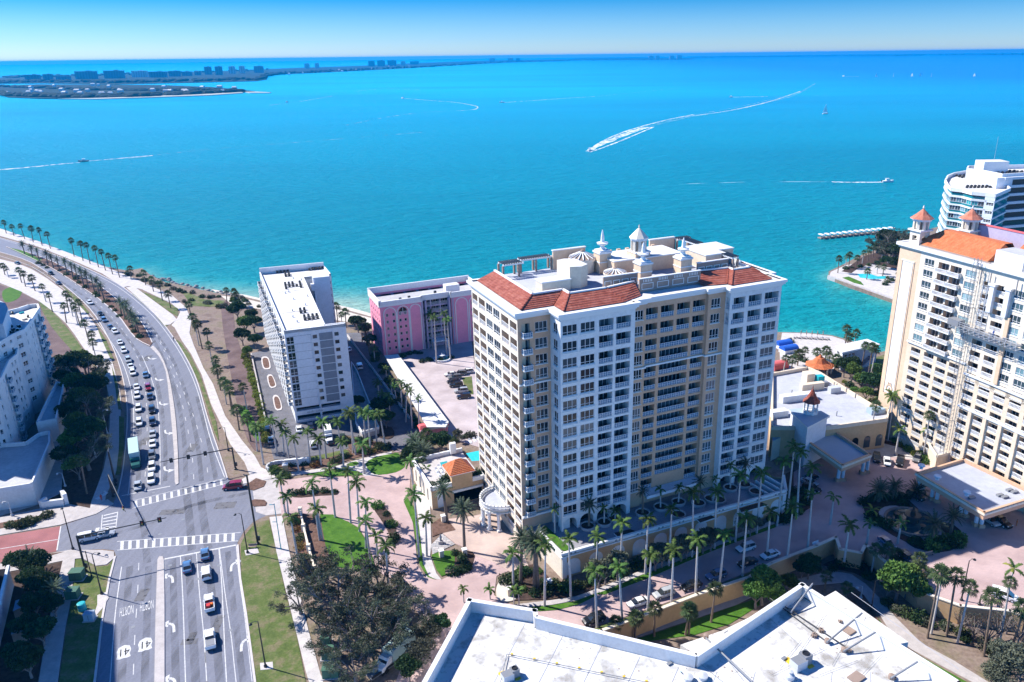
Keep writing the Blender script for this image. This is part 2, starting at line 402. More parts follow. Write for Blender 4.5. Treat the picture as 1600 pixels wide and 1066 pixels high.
# ---- carriageways
east_edge = [(-60, 357), (0, 372), (50, 386), (100, 404), (125, 415), (160, 431), (195, 451), (240, 489), (270, 526), (295, 567), (310, 602), (322, 645), (333, 680), (345, 715), (356, 750)]
west_edge = [(-60, 377), (0, 394), (50, 411), (100, 446), (140, 482), (165, 520), (183, 560), (195, 605), (199, 650), (196, 700), (191, 740), (184, 772)]
road = smooth(east_edge, 3) + [(372, 752), (395, 744), (415, 741), (433, 741), (438, 770), (440, 803), (415, 806), (395, 816), (380, 832), (371, 848)] + \
    [(375, 905), (384, 960), (398, 1066), (420, 1250)] + [(120, 1250), (148, 1066), (160, 967), (171, 905), (181, 868), (178, 860), (160, 858), (88, 862), (94, 822), (150, 804), (176, 788)] + smooth(west_edge, 3)[::-1]
sheet('road', road, .03, 'asphalt')
sheet('brick_road', [(-260, 905), (0, 879), (88, 861.5), (94, 822.5), (0, 838), (-260, 880)], .035, 'brick_pavers')
sheet('road_apron', [(392, 745), (415, 741.5), (433, 741.5), (438, 770), (440, 802.5), (416, 805.5), (400, 800), (396, 775)], .045, 'concrete')

# ---- pavements, paths, planted strips
_pn = [0]
def P(name, pix, mat, z=.13, sk=.13, sm=0):
    _pn[0] += 1; return sheet(name, pix, z + .0007 * _pn[0], mat, sk, sm)
P('plaza', [(-80, 400), (0, 405), (50, 421), (96, 452), (133, 487), (158, 522), (174, 560), (184, 600), (189, 622), (186, 690), (182, 735), (165, 775), (162, 795), (140, 797),
            (150, 765), (162, 732), (169, 690), (172, 640), (166, 600), (150, 570), (128, 540), (103, 505), (60, 470), (0, 442), (-80, 420)], 'pale_concrete', sm=2)
for nm, pix in (('verge', [(98, 447), (118, 463), (140, 489), (136, 489), (114, 467)]), ('verge', [(150, 508), (165, 530), (178, 562), (172, 560), (160, 533)]),
                ('verge', [(174, 570), (184, 600), (190, 640), (185, 640), (180, 605)]), ('verge', [(186, 650), (194, 652), (193, 700), (187, 740), (181, 742), (186, 700)])):
    P(nm, pix, 'dry_lawn', .16, .16)
P('seaside_path', [(-80, 338), (0, 357), (60, 377), (120, 400), (160, 415), (205, 433), (240, 449), (268, 461), (290, 480), (299, 500), (296, 520), (303, 540), (318, 575), (333, 600), (345, 632),
                   (352, 650), (378, 688), (398, 712), (408, 730), (424, 738), (423, 748), (402, 752), (374, 757), (372, 752), (390, 742), (382, 722), (360, 694), (342, 656), (330, 632), (315, 585),
                   (298, 552), (284, 532), (273, 512), (268, 508), (277, 497), (282, 487), (268, 474), (245, 463), (222, 452), (200, 447), (193, 449), (160, 427.5), (125, 411.5), (60, 385.5), (0, 368.5), (-80, 350)], 'pale_concrete')
P('inner_path', [(197, 449), (210, 448), (240, 470), (270, 492), (276, 499), (266, 507), (258, 508), (232, 480)], 'pale_concrete', .14, .14)
P('verge', [(203, 457), (215, 462), (245, 488), (262, 508), (258, 511), (238, 487)], 'dry_lawn')
P('verge', [(222, 456), (250, 466), (278, 482), (278, 494), (268, 489), (240, 469)], 'dry_lawn', .15, .15)
P('verge', [(281, 534), (296, 553), (312, 585), (328, 632), (338, 660), (342, 690), (334, 672), (325, 640), (312, 600), (297, 567), (274, 530)], 'dry_lawn')
P('grass_strip', [(281, 452), (320, 468), (352, 470), (352, 480), (320, 479), (300, 478)], 'dry_lawn', .08, .08)
P('sandy_path', [(345, 478), (362, 476), (368, 520), (385, 570), (400, 620), (412, 680), (404, 706), (388, 690), (372, 640), (356, 560)], 'brown_lawn', .08, .08, 2)
P('grass_patch', [(372, 640), (385, 636), (402, 668), (404, 690), (392, 676)], 'lawn', .12, .12, 2)
P('brown_field', [(-60, 430), (0, 445), (58, 470), (100, 505), (128, 545), (142, 570), (120, 600), (-60, 600)], 'brown_lawn', .05, .05, 2)
P('grass_patch', [(4, 455), (22, 448), (34, 456), (26, 468), (8, 472)], 'lawn', .09, .09, 3)
P('grass_strip', [(60, 470), (90, 495), (122, 535), (136, 562), (128, 566), (110, 545), (80, 510)], 'dry_lawn', .1, .1, 2)
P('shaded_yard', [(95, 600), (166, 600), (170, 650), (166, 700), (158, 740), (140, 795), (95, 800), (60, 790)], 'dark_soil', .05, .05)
P('forecourt_paving', [(-80, 790), (-80, 700), (0, 700), (70, 690), (95, 640), (108, 600), (118, 620), (100, 700), (96, 770), (60, 788), (0, 806), (-80, 816)], 'concrete', .1, .1)
P('pavement', [(-80, 822), (0, 808), (60, 795), (100, 786), (140, 794), (168, 780), (178, 787), (150, 803), (94, 820), (0, 836), (-80, 850)], 'concrete')
P('planting_strip', [(-60, 826), (0, 817), (60, 806), (80, 806), (60, 813), (0, 826), (-60, 836)], 'mulch', .17, .17)
# south-west corner
P('pavement', [(88, 863), (110, 859), (160, 859.5), (178, 862), (178, 872), (166, 882), (150, 884), (128, 872), (117, 873), (112, 930), (102, 980), (90, 1066), (76, 1250), (20, 1250), (60, 1066), (74, 980), (86, 930), (98, 876), (60, 884), (0, 896), (-80, 910), (-80, 897), (0, 881)], 'concrete')
P('verge', [(118, 874), (128, 873), (150, 885), (168, 884), (178, 873), (170, 905), (159, 967), (147, 1066), (118, 1250), (80, 1250), (92, 1066), (104, 980), (113, 930)], 'dry_lawn', .1, .1)
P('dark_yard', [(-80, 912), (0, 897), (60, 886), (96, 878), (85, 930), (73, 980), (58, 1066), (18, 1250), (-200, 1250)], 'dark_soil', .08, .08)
P('hedge_bed', [(18, 873), (58, 868), (100, 862), (62, 873), (22, 881)], 'mulch', .16, .16)
P('pole_pad', [(152, 930), (166, 925), (170, 934), (160, 950), (150, 962), (146, 962), (152, 945)], 'pale_concrete', .14, .14)
# east side of the avenue
P('verge', [(376, 850), (383, 836), (396, 820), (420, 812), (432, 862), (447, 930), (462, 985), (478, 1066), (500, 1250), (422, 1250), (399, 1066), (386, 960), (377, 905)], 'dry_lawn', .1, .1)
P('pavement', [(421, 808), (441, 806), (452, 862), (466, 920), (482, 985), (500, 1050), (515, 1100), (530, 1250), (508, 1250), (494, 1100), (478, 1050), (462, 985), (446, 920), (432, 862)], 'pale_concrete')
P('pole_pad', [(382, 860), (402, 856), (405, 864), (384, 868)], 'pale_concrete', .15, .15)
P('pole_pad', [(406, 1036), (426, 1034), (427, 1045), (407, 1047)], 'pale_concrete', .15, .15)
P('traffic_island', [(393, 782), (398, 780), (413, 781), (417, 785), (415, 790), (397, 791), (392, 788)], 'mulch', .17, .17)
P('planting_bed', [(378, 762), (400, 747), (416, 752), (412, 760), (396, 766)], 'mulch', .16, .16)
P('shrub_bed', [(454, 806), (470, 804), (500, 806), (508, 840), (516, 880), (500, 905), (470, 906), (462, 860)], 'mulch', .1, .1)
P('big_tree_bed', [(470, 908), (500, 906), (518, 885), (590, 900), (610, 925), (640, 945), (650, 985), (640, 1020), (600, 1066), (545, 1200), (512, 1200), (500, 1050), (486, 980)], 'earth', .06, .06)

# medians
med_l = [(10, 386), (35, 397), (82, 420), (120, 444), (155, 468), (185, 494), (200, 514), (215, 531), (234, 541)]
med_r = [(238, 536), (228, 515), (214, 495), (182, 468), (158, 449), (112, 424), (75, 406), (33, 391)]
P('planted_median', smooth(med_l, 3) + smooth(med_r, 3), 'mulch', .2, .2)
P('grass_strip', [(12, 386.5), (34, 397), (58, 408), (66, 406), (36, 392)], 'lawn', .22, .05)
P('median', smooth([(235, 543), (248, 556), (259, 580), (264, 620), (268, 660), (272, 710), (273, 752), (276, 757)], 2) + smooth([(279, 755), (278, 710), (275, 660), (270, 620), (262, 580), (250, 552), (239, 540)], 2), 'concrete', .2, .2)
P('median', [(246, 874), (249, 869), (254, 869), (256, 874), (257, 940), (257, 1066), (258, 1250), (237, 1250), (241, 1066), (243, 960)], 'concrete', .2, .2)
k = MB()
kerb(k, gpts(smooth(med_l, 3)), .35, .0, .26, 'kerb_concrete'); kerb(k, gpts(smooth(med_r, 3)), .35, .0, .26, 'kerb_concrete')
for ln in (east_edge, west_edge): kerb(k, gpts(smooth(ln, 3)), .3, .0, .18, 'kerb_concrete')
kerb(k, gpts([(371.5, 852), (375.5, 905), (384.5, 960), (398.5, 1066), (421, 1250)]), .4, 0, .18, 'kerb_concrete')
kerb(k, gpts([(120, 1250), (148, 1066), (160, 967), (171, 905), (180, 870)]), .4, 0, .18, 'kerb_concrete')
k.build('kerbs', kind='structure')

# ---- driveways and courts
P('driveway', [(434, 752), (446, 750), (470, 747), (485, 745), (520, 746), (567, 744), (590, 742), (612, 738), (630, 730), (638, 722), (641, 712), (630, 706), (615, 706), (640, 695), (658, 694), (662, 700), (655, 718), (642, 735), (640, 765), (632, 780),
               (645, 817), (650, 858), (652, 882), (664, 902), (690, 906), (705, 898), (722, 900), (738, 886), (742, 868), (730, 858), (712, 850), (690, 832), (690, 812), (740, 806), (770, 800), (800, 812), (812, 880), (795, 892), (776, 900), (772, 930), (786, 940),
               (841, 955), (930, 929), (1009, 903), (1114, 860), (1212, 824), (1236, 800), (1228, 745), (1290, 708), (1352, 690), (1385, 686), (1432, 700), (1470, 722), (1610, 790), (1760, 860), (1760, 985), (1600, 960), (1577, 953), (1500, 945), (1440, 923),
               (1380, 870), (1354, 850), (1343, 863), (1314, 857), (1306, 838), (1275, 852), (1239, 866), (1127, 910), (1035, 944), (946, 974), (877, 988), (760, 1100), (605, 1100), (628, 1040), (652, 1015), (672, 985), (655, 962), (642, 940), (618, 912), (592, 892), (586, 882), (575, 847), (560, 824), (545, 815), (500, 802.5), (470, 803), (452, 803), (440, 806), (437, 775)], 'pink_pavers', .08, .08)
P('arrival_court', [(692, 833), (690, 813), (742, 806.5), (770, 801), (812, 812), (820, 870), (842, 925), (800, 895), (775, 880), (744, 868), (731, 857), (712, 849)], 'court_pavers', .11, .11)
P('check_paving', [(673, 852), (691, 834), (711, 850), (690, 860), (676, 866)], 'check_pavers', .125, .125)
P('pavement', [(660, 756), (672, 790), (674, 850), (672, 868), (682, 896), (690, 906), (666, 902), (660, 880), (652, 800), (648, 770), (650, 760)], 'pale_concrete', .13, .13)
P('lawn', [(631, 784), (636, 777), (645, 790), (654, 818), (658, 850), (661, 880), (670, 900), (682, 906), (668, 901.5), (656, 882), (651, 858), (646, 818)], 'lawn', .15, .15)
P('lawn', [(500, 803.5), (520, 804), (545, 816), (560, 825), (575, 850), (584, 878), (589, 892), (575, 898), (550, 890), (520, 884), (508, 850)], 'lawn', .13, .13)
P('lawn', [(571, 725), (585, 715), (612, 709), (622, 708), (632, 722), (632, 730), (618, 738), (592, 742), (580, 738)], 'lawn', .13, .13, 2)
P('lawn', [(477, 741), (500, 738), (530, 733), (560, 737), (568, 741), (550, 742.5), (510, 744)], 'lawn', .13, .13)
P('lawn', [(545, 724), (556, 721), (561, 725), (552, 728), (546, 728)], 'lawn', .16, .16, 2)
P('garden_path', [(425, 742), (470, 736), (520, 730), (560, 718), (600, 708), (612, 705.5), (612, 709), (585, 714), (570, 725), (580, 739), (592, 742.5), (569, 743.5), (560, 736), (530, 732.5), (500, 737), (470, 741), (440, 748), (425, 748)], 'pale_concrete', .11, .11)
P('lawn', [(674, 867), (690, 861), (708, 860), (711, 872), (710, 886), (700, 897), (690, 900), (682, 890)], 'lawn', .15, .15)
P('planting_bed', [(711, 862), (722, 860), (738, 862), (742, 868), (737, 886), (722, 899), (706, 898), (700, 897), (710, 886)], 'dark_soil', .17, .17)
P('planting_bed', [(675, 818), (690, 808), (702, 815), (712, 828), (690, 833), (676, 838)], 'mulch', .16, .16)
P('planting_bed', [(582, 792), (586, 788), (596, 789), (608, 800), (616, 815), (619, 832), (617, 857), (612, 848), (606, 830), (594, 810)], 'dark_soil', .2, .2, 2)
P('planting_bed', [(455, 775), (470, 768), (500, 766), (522, 766), (529, 769), (524, 773), (500, 774), (470, 777)], 'dark_soil', .2, .2, 2)
P('planting_bed', [(540, 681), (560, 684), (600, 694), (606, 702), (590, 708), (560, 714), (545, 700)], 'mulch', .12, .12)
P('planting_bed', [(425, 720), (455, 718), (520, 709), (545, 702), (560, 714), (520, 727), (470, 733), (440, 733)], 'mulch', .1, .1)
P('grass_strip', [(470, 717), (500, 711), (540, 702), (546, 706), (510, 716), (474, 723)], 'dry_lawn', .13, .13)
P('planting_bed', [(775, 914), (786, 900), (810, 888), (838, 880), (860, 905), (878, 920), (930, 905), (940, 915), (900, 930), (860, 936), (800, 938), (780, 932)], 'dark_soil', .15, .15)
P('rock_border', [(775, 922), (780, 908), (792, 902), (800, 925), (806, 936), (790, 940), (778, 936)], 'sand', .19, .19, 2)
P('pavement', [(800, 945), (860, 938), (900, 932), (940, 917), (1010, 888), (1110, 850), (1210, 812), (1210, 818), (1112, 856), (1010, 895), (942, 924), (900, 938), (862, 945), (826, 948)], 'concrete', .14, .14)
P('lawn', [(826, 949), (862, 946), (900, 939), (928, 928), (930, 931), (905, 944), (870, 953), (842, 955)], 'lawn', .15, .15)
P('grass_strip', [(930, 928), (942, 924), (1010, 896), (1112, 857), (1210, 819), (1212, 823), (1112, 861), (1010, 904), (944, 929)], 'lawn', .16, .16)
P('grass_strip', [(946, 976), (1035, 946), (1127, 912), (1239, 868), (1275, 854), (1305, 841), (1306, 842.5), (1275, 856), (1205, 883), (1170, 905), (1090, 932), (1005, 965), (940, 989), (900, 1005), (890, 995)], 'dry_lawn', .14, .14)
P('lot_paving', [(604, 566), (622, 560), (650, 545), (737, 533), (745, 600), (752, 700), (720, 690), (700, 684), (693, 668), (650, 610), (628, 580)], 'lot_pavers', .06, .06)
P('grass_patch', [(722, 590), (737, 588), (740, 616), (736, 616), (726, 606)], 'dry_lawn', .12, .12)
P('parking_lot', [(392, 552), (424, 545), (545, 520), (562, 520), (600, 580), (632, 635), (656, 672), (655, 692), (640, 696), (614, 704), (600, 693), (560, 683), (540, 680), (545, 700), (520, 708), (455, 717), (428, 718), (414, 670)], 'dark_asphalt', .05, .05)
for pix in ([(408, 560), (414, 557), (420, 560), (423, 574), (418, 577), (411, 575)], [(417, 588), (423, 585), (427, 589), (432, 602), (427, 606), (421, 604)], [(426, 621), (431, 617), (437, 622), (441, 637), (437, 641), (430, 639)]):
    P('kerbed_island', pix, 'kerb_concrete', .2, .2, 2)
    cx = sum(p[0] for p in pix) / 6; cy = sum(p[1] for p in pix) / 6
    P('island_bed', [(cx + (x - cx) * .72, cy + (y - cy) * .8) for x, y in pix], 'mulch', .24, .24, 2)
P('ramp_wall_bed', [(584, 672), (590, 665), (612, 668), (616, 680), (606, 686), (590, 682)], 'dark_soil', .2, .2, 2)
# fountain island and car park in front of the hotel
P('fountain_island', [(1347, 788), (1352, 777), (1370, 774), (1400, 776), (1420, 782), (1440, 800), (1460, 812), (1490, 820), (1504, 835), (1503, 850), (1485, 860), (1460, 862), (1430, 856), (1415, 846), (1395, 836), (1378, 825), (1360, 812)], 'dark_soil', .16, .16, 2)
P('lawn', [(1424, 846), (1440, 842), (1470, 842), (1498, 838), (1502, 848), (1484, 857), (1460, 859), (1438, 855)], 'lawn', .2, .2)
P('fountain_rim', [(1373, 800), (1382, 792), (1400, 790), (1415, 796), (1440, 805), (1464, 818), (1472, 830), (1466, 842), (1448, 846), (1420, 838), (1396, 826), (1380, 814)], 'pale_concrete', .24, .24, 2)
P('parking_bay', [(1350, 704), (1378, 692), (1412, 697), (1440, 712), (1438, 720), (1405, 715), (1362, 712)], 'pale_concrete', .1, .1)
P('planting_bed', [(1340, 694), (1382, 688), (1400, 692), (1450, 714), (1446, 726), (1410, 700), (1378, 692)], 'dark_soil', .14, .14)
P('planting_bed', [(1232, 800), (1240, 770), (1262, 770), (1268, 792), (1240, 806), (1214, 820)], 'dark_soil', .14, .14, 2)
P('planting_bed', [(1228, 740), (1240, 735), (1240, 760), (1248, 790), (1234, 795), (1226, 770)], 'dark_soil', .14, .14)
P('pool_deck', [(1218, 545), (1222, 520), (1262, 521), (1300, 525.5), (1318, 531), (1328, 540), (1312, 556), (1300, 582), (1262, 590), (1220, 584)], 'pale_concrete', .1, .1)
P('grass_strip', [(1215, 586), (1240, 582), (1258, 586), (1240, 594), (1216, 597)], 'lawn', .14, .14)
P('grass_patch', [(1362, 560), (1390, 552), (1400, 556), (1390, 585), (1366, 578)], 'dry_lawn', .1, .1)
P('peninsula_deck', [(1296, 431), (1298, 425), (1320, 415), (1345, 410), (1395, 412), (1440, 420), (1440, 480), (1398, 468), (1332, 445)], 'pale_concrete', .06, .06)
P('planting_bed', [(1315, 424), (1330, 414), (1350, 400), (1380, 392), (1420, 380), (1450, 390), (1450, 425), (1400, 420), (1360, 412), (1340, 420), (1330, 427)], 'shaded_soil' if 'shaded_soil' in M else 'dark_soil', .1, .1)
P('grass_strip', [(1316, 434), (1326, 432), (1345, 440), (1350, 446), (1334, 442)], 'lawn', .1, .1)
# lower ground beside the foreground building
Q = lambda name, pix, mat, z: sheet(name, [proj(at(x, y, -3.6)) for x, y in pix], -3.6 + z, mat, z)
Q('pavement', [(860, 1002), (990, 975), (1080, 950), (1150, 925), (1190, 925), (1150, 945), (1060, 975), (960, 1008), (860, 1030)], 'concrete', .08)
Q('lawn', [(960, 1010), (1060, 977), (1150, 946), (1196, 930), (1192, 942), (1140, 975), (1085, 992), (1010, 1002)], 'lawn', .1)
Q('pavement', [(1245, 905), (1300, 892), (1330, 897), (1352, 912), (1375, 935), (1400, 965), (1440, 1005), (1490, 1032), (1545, 1066), (1600, 1120), (1560, 1120), (1520, 1066), (1475, 1042), (1420, 1012), (1390, 985), (1372, 956), (1345, 925), (1320, 910), (1260, 915)], 'concrete', .08)
Q('grass_strip', [(1368, 960), (1382, 980), (1415, 1012), (1470, 1043), (1515, 1068), (1555, 1125), (1480, 1090), (1440, 1050), (1400, 1012)], 'lawn', .1)
Q('planting_bed', [(1285, 882), (1320, 868), (1356, 880), (1372, 900), (1360, 908), (1335, 895), (1300, 888)], 'dark_soil', .1)
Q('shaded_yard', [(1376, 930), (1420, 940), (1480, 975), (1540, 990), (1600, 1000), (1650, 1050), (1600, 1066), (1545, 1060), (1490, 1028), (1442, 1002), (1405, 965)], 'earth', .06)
Q('planting_bed', [(1335, 918), (1350, 930), (1368, 958), (1380, 985), (1360, 975), (1330, 940), (1315, 918)], 'mulch', .12)

# ---- painted markings
mk = MB(); LZ = .05
def line(pix, w=.18, dash=None, sm=3, z=LZ): ribbon(mk, gpts(smooth(pix, sm) if sm else pix, 0), w, z, 'line_paint', dash)
line([(-20, 388), (0, 400), (50, 417), (100, 452), (140, 490), (170, 529), (190, 563), (204, 605), (209, 645), (208, 700), (203, 750), (200, 775)], .2)
line([(60, 402), (100, 431), (150, 472), (190, 513), (212, 552), (226, 600), (230, 660), (228, 720), (226, 757)], .15, (3, 7))
line([(222, 556), (236, 590), (246, 630), (250, 690), (250, 758)], .18)
line([(-10, 370), (50, 389), (100, 407.5), (160, 435), (195, 456), (238, 493), (268, 531), (291, 569), (307, 606), (318, 645), (330, 690), (351, 746)], .2)
line([(60, 397), (112, 418), (180, 457), (228, 501), (255, 545), (276, 600), (290, 655), (300, 710), (303, 752)], .15, (3, 7))
line([(244, 522), (266, 560), (284, 605), (304, 655), (320, 710), (326, 750)], .15, (3, 7))
for a, b_ in (((190, 775), (266, 760)), ((206, 795), (352, 756)), ((207, 783), (350, 748))): line([a, b_], .35 if a[1] == 775 else .18, sm=0)
for i in range(13):
    t = (i + .5) / 13; x0, y0 = 207 + (351 - 207) * t, 784 + (748.5 - 784) * t
    line([(x0, y0), (x0 + .6, y0 + 11 - 2.5 * t)], .6, sm=0, z=LZ + .004)
for i in range(5):
    t = i / 4; line([(160 + (2 - t * 3), 806 + t * 20), (183 - t * 2, 801 + t * 22)], .45, sm=0)
line([(160, 805), (158, 828)], .2, sm=0); line([(184, 800), (181, 826)], .2, sm=0)
line([(183, 846.5), (376, 832.5)], .2, sm=0); line([(183, 860), (372, 845.5)], .2, sm=0)
for i in range(15):
    t = (i + .4) / 15; x0, y0 = 186 + (372 - 186) * t, 846.5 + (832.8 - 846.5) * t
    line([(x0, y0), (x0 - .5, y0 + 12.8)], .7, sm=0, z=LZ + .004)
line([(257, 874), (369, 852)], .5, sm=0)
line([(-100, 876), (0, 858), (92, 843)], .2, sm=0); line([(95, 823), (89, 860)], .25, sm=0)
line([(190, 886), (181, 952), (176, 1010), (172, 1066), (160, 1200)], .18)
line([(217, 880), (215, 930), (211, 990), (208, 1066), (203, 1200)], .15, (3, 5.5))
line([(257, 875), (257.5, 950), (257, 1066), (257, 1200)], .2)
line([(282, 870), (286, 940), (290, 1066), (297, 1230)], .18)
line([(307, 865), (312, 930), (319, 1000), (325, 1100)], .16)
line([(320, 1020), (323, 1066), (330, 1150)], .15, (3, 5))
line([(342, 858), (347, 920), (354, 1066), (368, 1230)], .18)
line([(343, 858), (352, 930), (362, 1000), (369, 1066), (390, 1230)], .15)
line([(369, 852), (374, 905), (382, 960), (394, 1066)], .12)
for x, y in ((150, 834), (165, 832), (140, 845)): line([(x, y), (x + 3, y - 9)], .8, sm=0)
for i in range(5): line([(462 - 26 * 0 + i * 2, 668 + 0), (466 + i * 2, 680)], .1, sm=0, z=.07) if i < 2 else None
for (a, b_) in (((437, 651), (449, 648)), ((436, 616), (447, 614)), ((434, 622), (446, 620)), ((424, 582), (440, 578)), ((470, 682), (462, 666)), ((427, 592), (438, 590))): line([a, b_], .14, sm=0, z=.07)
def arrow(px, py, hook, s=1.0, head=None):
    """turn arrow on the road; drivers travel along `head`"""
    c = at(px, py); f = (at(*(head or (px, py - 14))) - c).normalized(); r = V((f.y, -f.x, 0)) * hook
    T = lambda a, q: (c.x + f.x * a * s + r.x * q * s, c.y + f.y * a * s + r.y * q * s, LZ + .004)
    def Fc(p):
        A, B, C = V(p[0]), V(p[1]), V(p[2])
        mk.face(p if (B - A).cross(C - A).z > 0 else p[::-1], 'line_paint')
    arc = [(-1.5, 0, .17), (-.5, .02, .17), (.05, .12, .18), (.42, .38, .2), (.58, .75, .2)]
    for (a0, q0, w0), (a1, q1, w1) in zip(arc, arc[1:]):
        d = V((a1 - a0, q1 - q0)).normalized(); n = V((-d.y, d.x)); Fc([T(a0 - n.x * w0, q0 - n.y * w0), T(a1 - n.x * w1, q1 - n.y * w1), T(a1 + n.x * w1, q1 + n.y * w1), T(a0 + n.x * w0, q0 + n.y * w0)])
    Fc([T(-.1, .72), T(1.3, .62), T(.68, 1.75)])
for x, y in ((270, 902), (272, 977), (274, 1063)): arrow(x, y, -1, 1.5)
for x, y in ((361, 884), (377, 1006)): arrow(x, y, 1, 1.5)
for x, y, hx, hy in ((233, 561, 228, 550), (244, 594, 240, 580), (250, 632, 248, 615), (258, 677, 258, 660), (257, 735, 257, 715)): arrow(x, y, -1, 1.5, (2 * x - hx, 2 * y - hy))
mk.build('road_markings', kind='structure')
tw = MB()
for pts, w in (([(294, 870), (300, 960), (306, 1066), (314, 1200)], 1.0), ([(325, 866), (333, 950), (344, 1066), (356, 1200)], 1.0), ([(270, 872), (272, 960), (275, 1066), (280, 1200)], .9), ([(356, 862), (364, 940), (380, 1066)], .8), ([(232, 885), (230, 960), (226, 1066), (222, 1200)], .9), ([(203, 885), (197, 960), (190, 1066), (184, 1200)], .9),
               ([(216, 755), (218, 660), (212, 590), (192, 540), (160, 500), (110, 455), (40, 412)], .8), ([(238, 755), (239, 680), (233, 600), (215, 552), (180, 508), (130, 462), (60, 420)], .8), ([(258, 752), (258, 690), (250, 620), (238, 570)], .7), ([(290, 752), (288, 690), (276, 620), (250, 550), (215, 500), (150, 446), (90, 412)], .8), ([(315, 752), (308, 690), (292, 620), (266, 555), (228, 500)], .8), ([(338, 752), (326, 690), (308, 620)], .8),
               ([(300, 860), (296, 810), (290, 760)], 1.2), ([(326, 858), (318, 810), (312, 760)], 1.2), ([(215, 800), (225, 825), (230, 880)], 1.0), ([(180, 835), (240, 815), (300, 790), (390, 770)], 1.0)):
    ribbon(tw, gpts(smooth(pts, 4)), w * 1.5, .042, 'tyre_wear')
for x, y, w, d in ((296, 1003, 3.0, 1.6), (300, 995, 1.4, 2.4), (352, 790, 5, 3), (270, 800, 6, 2.4), (300, 700, 2.2, 5), (226, 690, 2.2, 5), (222, 930, 2, 4), (340, 975, 1.6, 5), (230, 560, 2.5, 6), (180, 470, 3, 6)):
    p = at(x, y); tw.box((p.x, p.y, .036), (w, d, .004), 'old_patch', .1)
tw.build('tyre_marks', kind='structure')
for i, (x, y) in enumerate(((266, 884), (310, 905), (342, 884), (286, 812), (250, 835), (240, 770), (300, 740), (208, 980), (360, 985))):
    p = at(x, y); m_ = MB(); m_.lathe((0, 0, 0), [(.42, 0), (.42, .012), (.01, .014)], 'mid_metal', 14); m_.build('manhole_cover', None, (p.x, p.y, .044), kind='structure')
def road_text(name, txt, px, py, w, h, mat, head, z):
    cu = bpy.data.curves.new(name, 'FONT'); cu.body = txt; cu.align_x = 'CENTER'; cu.align_y = 'CENTER'; cu.size = 1.0
    o = bpy.data.objects.new(name, cu); COL.objects.link(o); bpy.context.view_layer.update()
    me = bpy.data.meshes.new_from_object(o); bpy.data.objects.remove(o)
    me.materials.clear(); me.materials.append(M[mat])
    xs = [v.co.x for v in me.vertices]; ys = [v.co.y for v in me.vertices]
    c = at(px, py); f = (at(*head) - c); a = math.atan2(f.y, f.x) - math.pi / 2
    for v in me.vertices: v.co.x *= w / (max(xs) - min(xs)); v.co.y *= h / (max(ys) - min(ys)); v.co.z = 0
    return link(name, me, None, (c.x, c.y, z), a, kind='structure')
road_text('road_lettering', 'NORTH', 198, 954, 2.5, 3.0, 'line_paint', (196.5, 985), .05)
road_text('road_lettering', 'NORTH', 229.5, 946, 2.5, 3.0, 'line_paint', (228.8, 975), .05)
for x, y, hx in ((193.5, 1019, 191.5), (227, 1007, 226)):
    c = at(x, y); f = (at(hx, y + 30) - c).normalized(); r = V((f.y, -f.x, 0)); b = MB()
    shp = [(-1.0, -1.5), (0, -2.0), (1.0, -1.5), (1.3, -.4), (1.12, .9), (1.28, 1.75), (.6, 1.95), (0, 1.8), (-.6, 1.95), (-1.28, 1.75), (-1.12, .9), (-1.3, -.4)]
    b.poly([(c.x + r.x * q * .95 + f.x * a, c.y + r.y * q * .95 + f.y * a) for q, a in shp], .05, 'line_paint')
    b.build('road_shield', kind='structure')
    road_text('road_lettering', '41', x, y, 1.6, 2.1, 'rubber', (hx, y + 30), .056)
# ================================================================ building kit
def win_mb(w, h, n=3, tr=.26, glass='dark_glass', fr='frame_white', t=.09, sill=False):
    """window unit: x along the wall, -y outwards, origin at bottom centre"""
    b = MB(); d = .07
    b.face([(-w / 2, .03, 0), (w / 2, .03, 0), (w / 2, .03, h), (-w / 2, .03, h)], glass)
    def bar(x0, x1, z0, z1): b.box(((x0 + x1) / 2, 0, z0), (x1 - x0, d, z1 - z0), fr)
    bar(-w / 2, w / 2, 0, t); bar(-w / 2, w / 2, h - t, h)
    for i in range(n + 1):
        x = -w / 2 + t / 2 + (w - t) * i / n; bar(x - t / 2, x + t / 2, t, h - t)
    if tr: bar(-w / 2 + t, w / 2 - t, h * tr, h * tr + t * .8)
    if sill: b.box((0, -.14, -.16), (w + .2, .24, .14), 'trim_white')
    return b

def rail_mb(w, h=1.1, style='picket', mat='frame_white', side=0.0):
    b = MB()
    b.box((0, 0, h - .07), (w, .10, .07), mat); b.box((0, 0, .06), (w, .07, .05), mat)
    n = max(2, round(w / 1.25))
    for i in range(n + 1):
        x = -w / 2 + .05 + (w - .1) * i / n; b.box((x, 0, 0), (.07, .08, h - .07), mat)
    if style == 'glass':
        b.face([(-w / 2, .03, .15), (w / 2, .03, .15), (w / 2, .03, h - .1), (-w / 2, .03, h - .1)], 'rail_glass')
        for i in range(n):
            x = -w / 2 + (i + .5) * w / n; b.box((x, 0, .15), (.05, .05, h - .24), mat); b.box((x, 0, h * .5), (w / n - .2, .04, .04), mat)
    elif style == 'picket':
        m = int(w / .2)
        for i in range(m):
            x = -w / 2 + (i + .5) * w / m; b.box((x, 0, .15), (.055, .045, h - .24), mat)
    elif style == 'baluster':
        m = int(w / .34)
        b.box((0, 0, h - .16), (w, .24, .16), mat); b.box((0, 0, 0), (w, .22, .14), mat)
        for i in range(m):
            x = -w / 2 + (i + .5) * w / m; b.box((x, 0, .14), (.15, .15, h - .3), mat)
    return b

def door_mb(w, h):
    return win_mb(w, h, max(2, round(w / 1.1)), 0, 'dark_glass', t=.07)

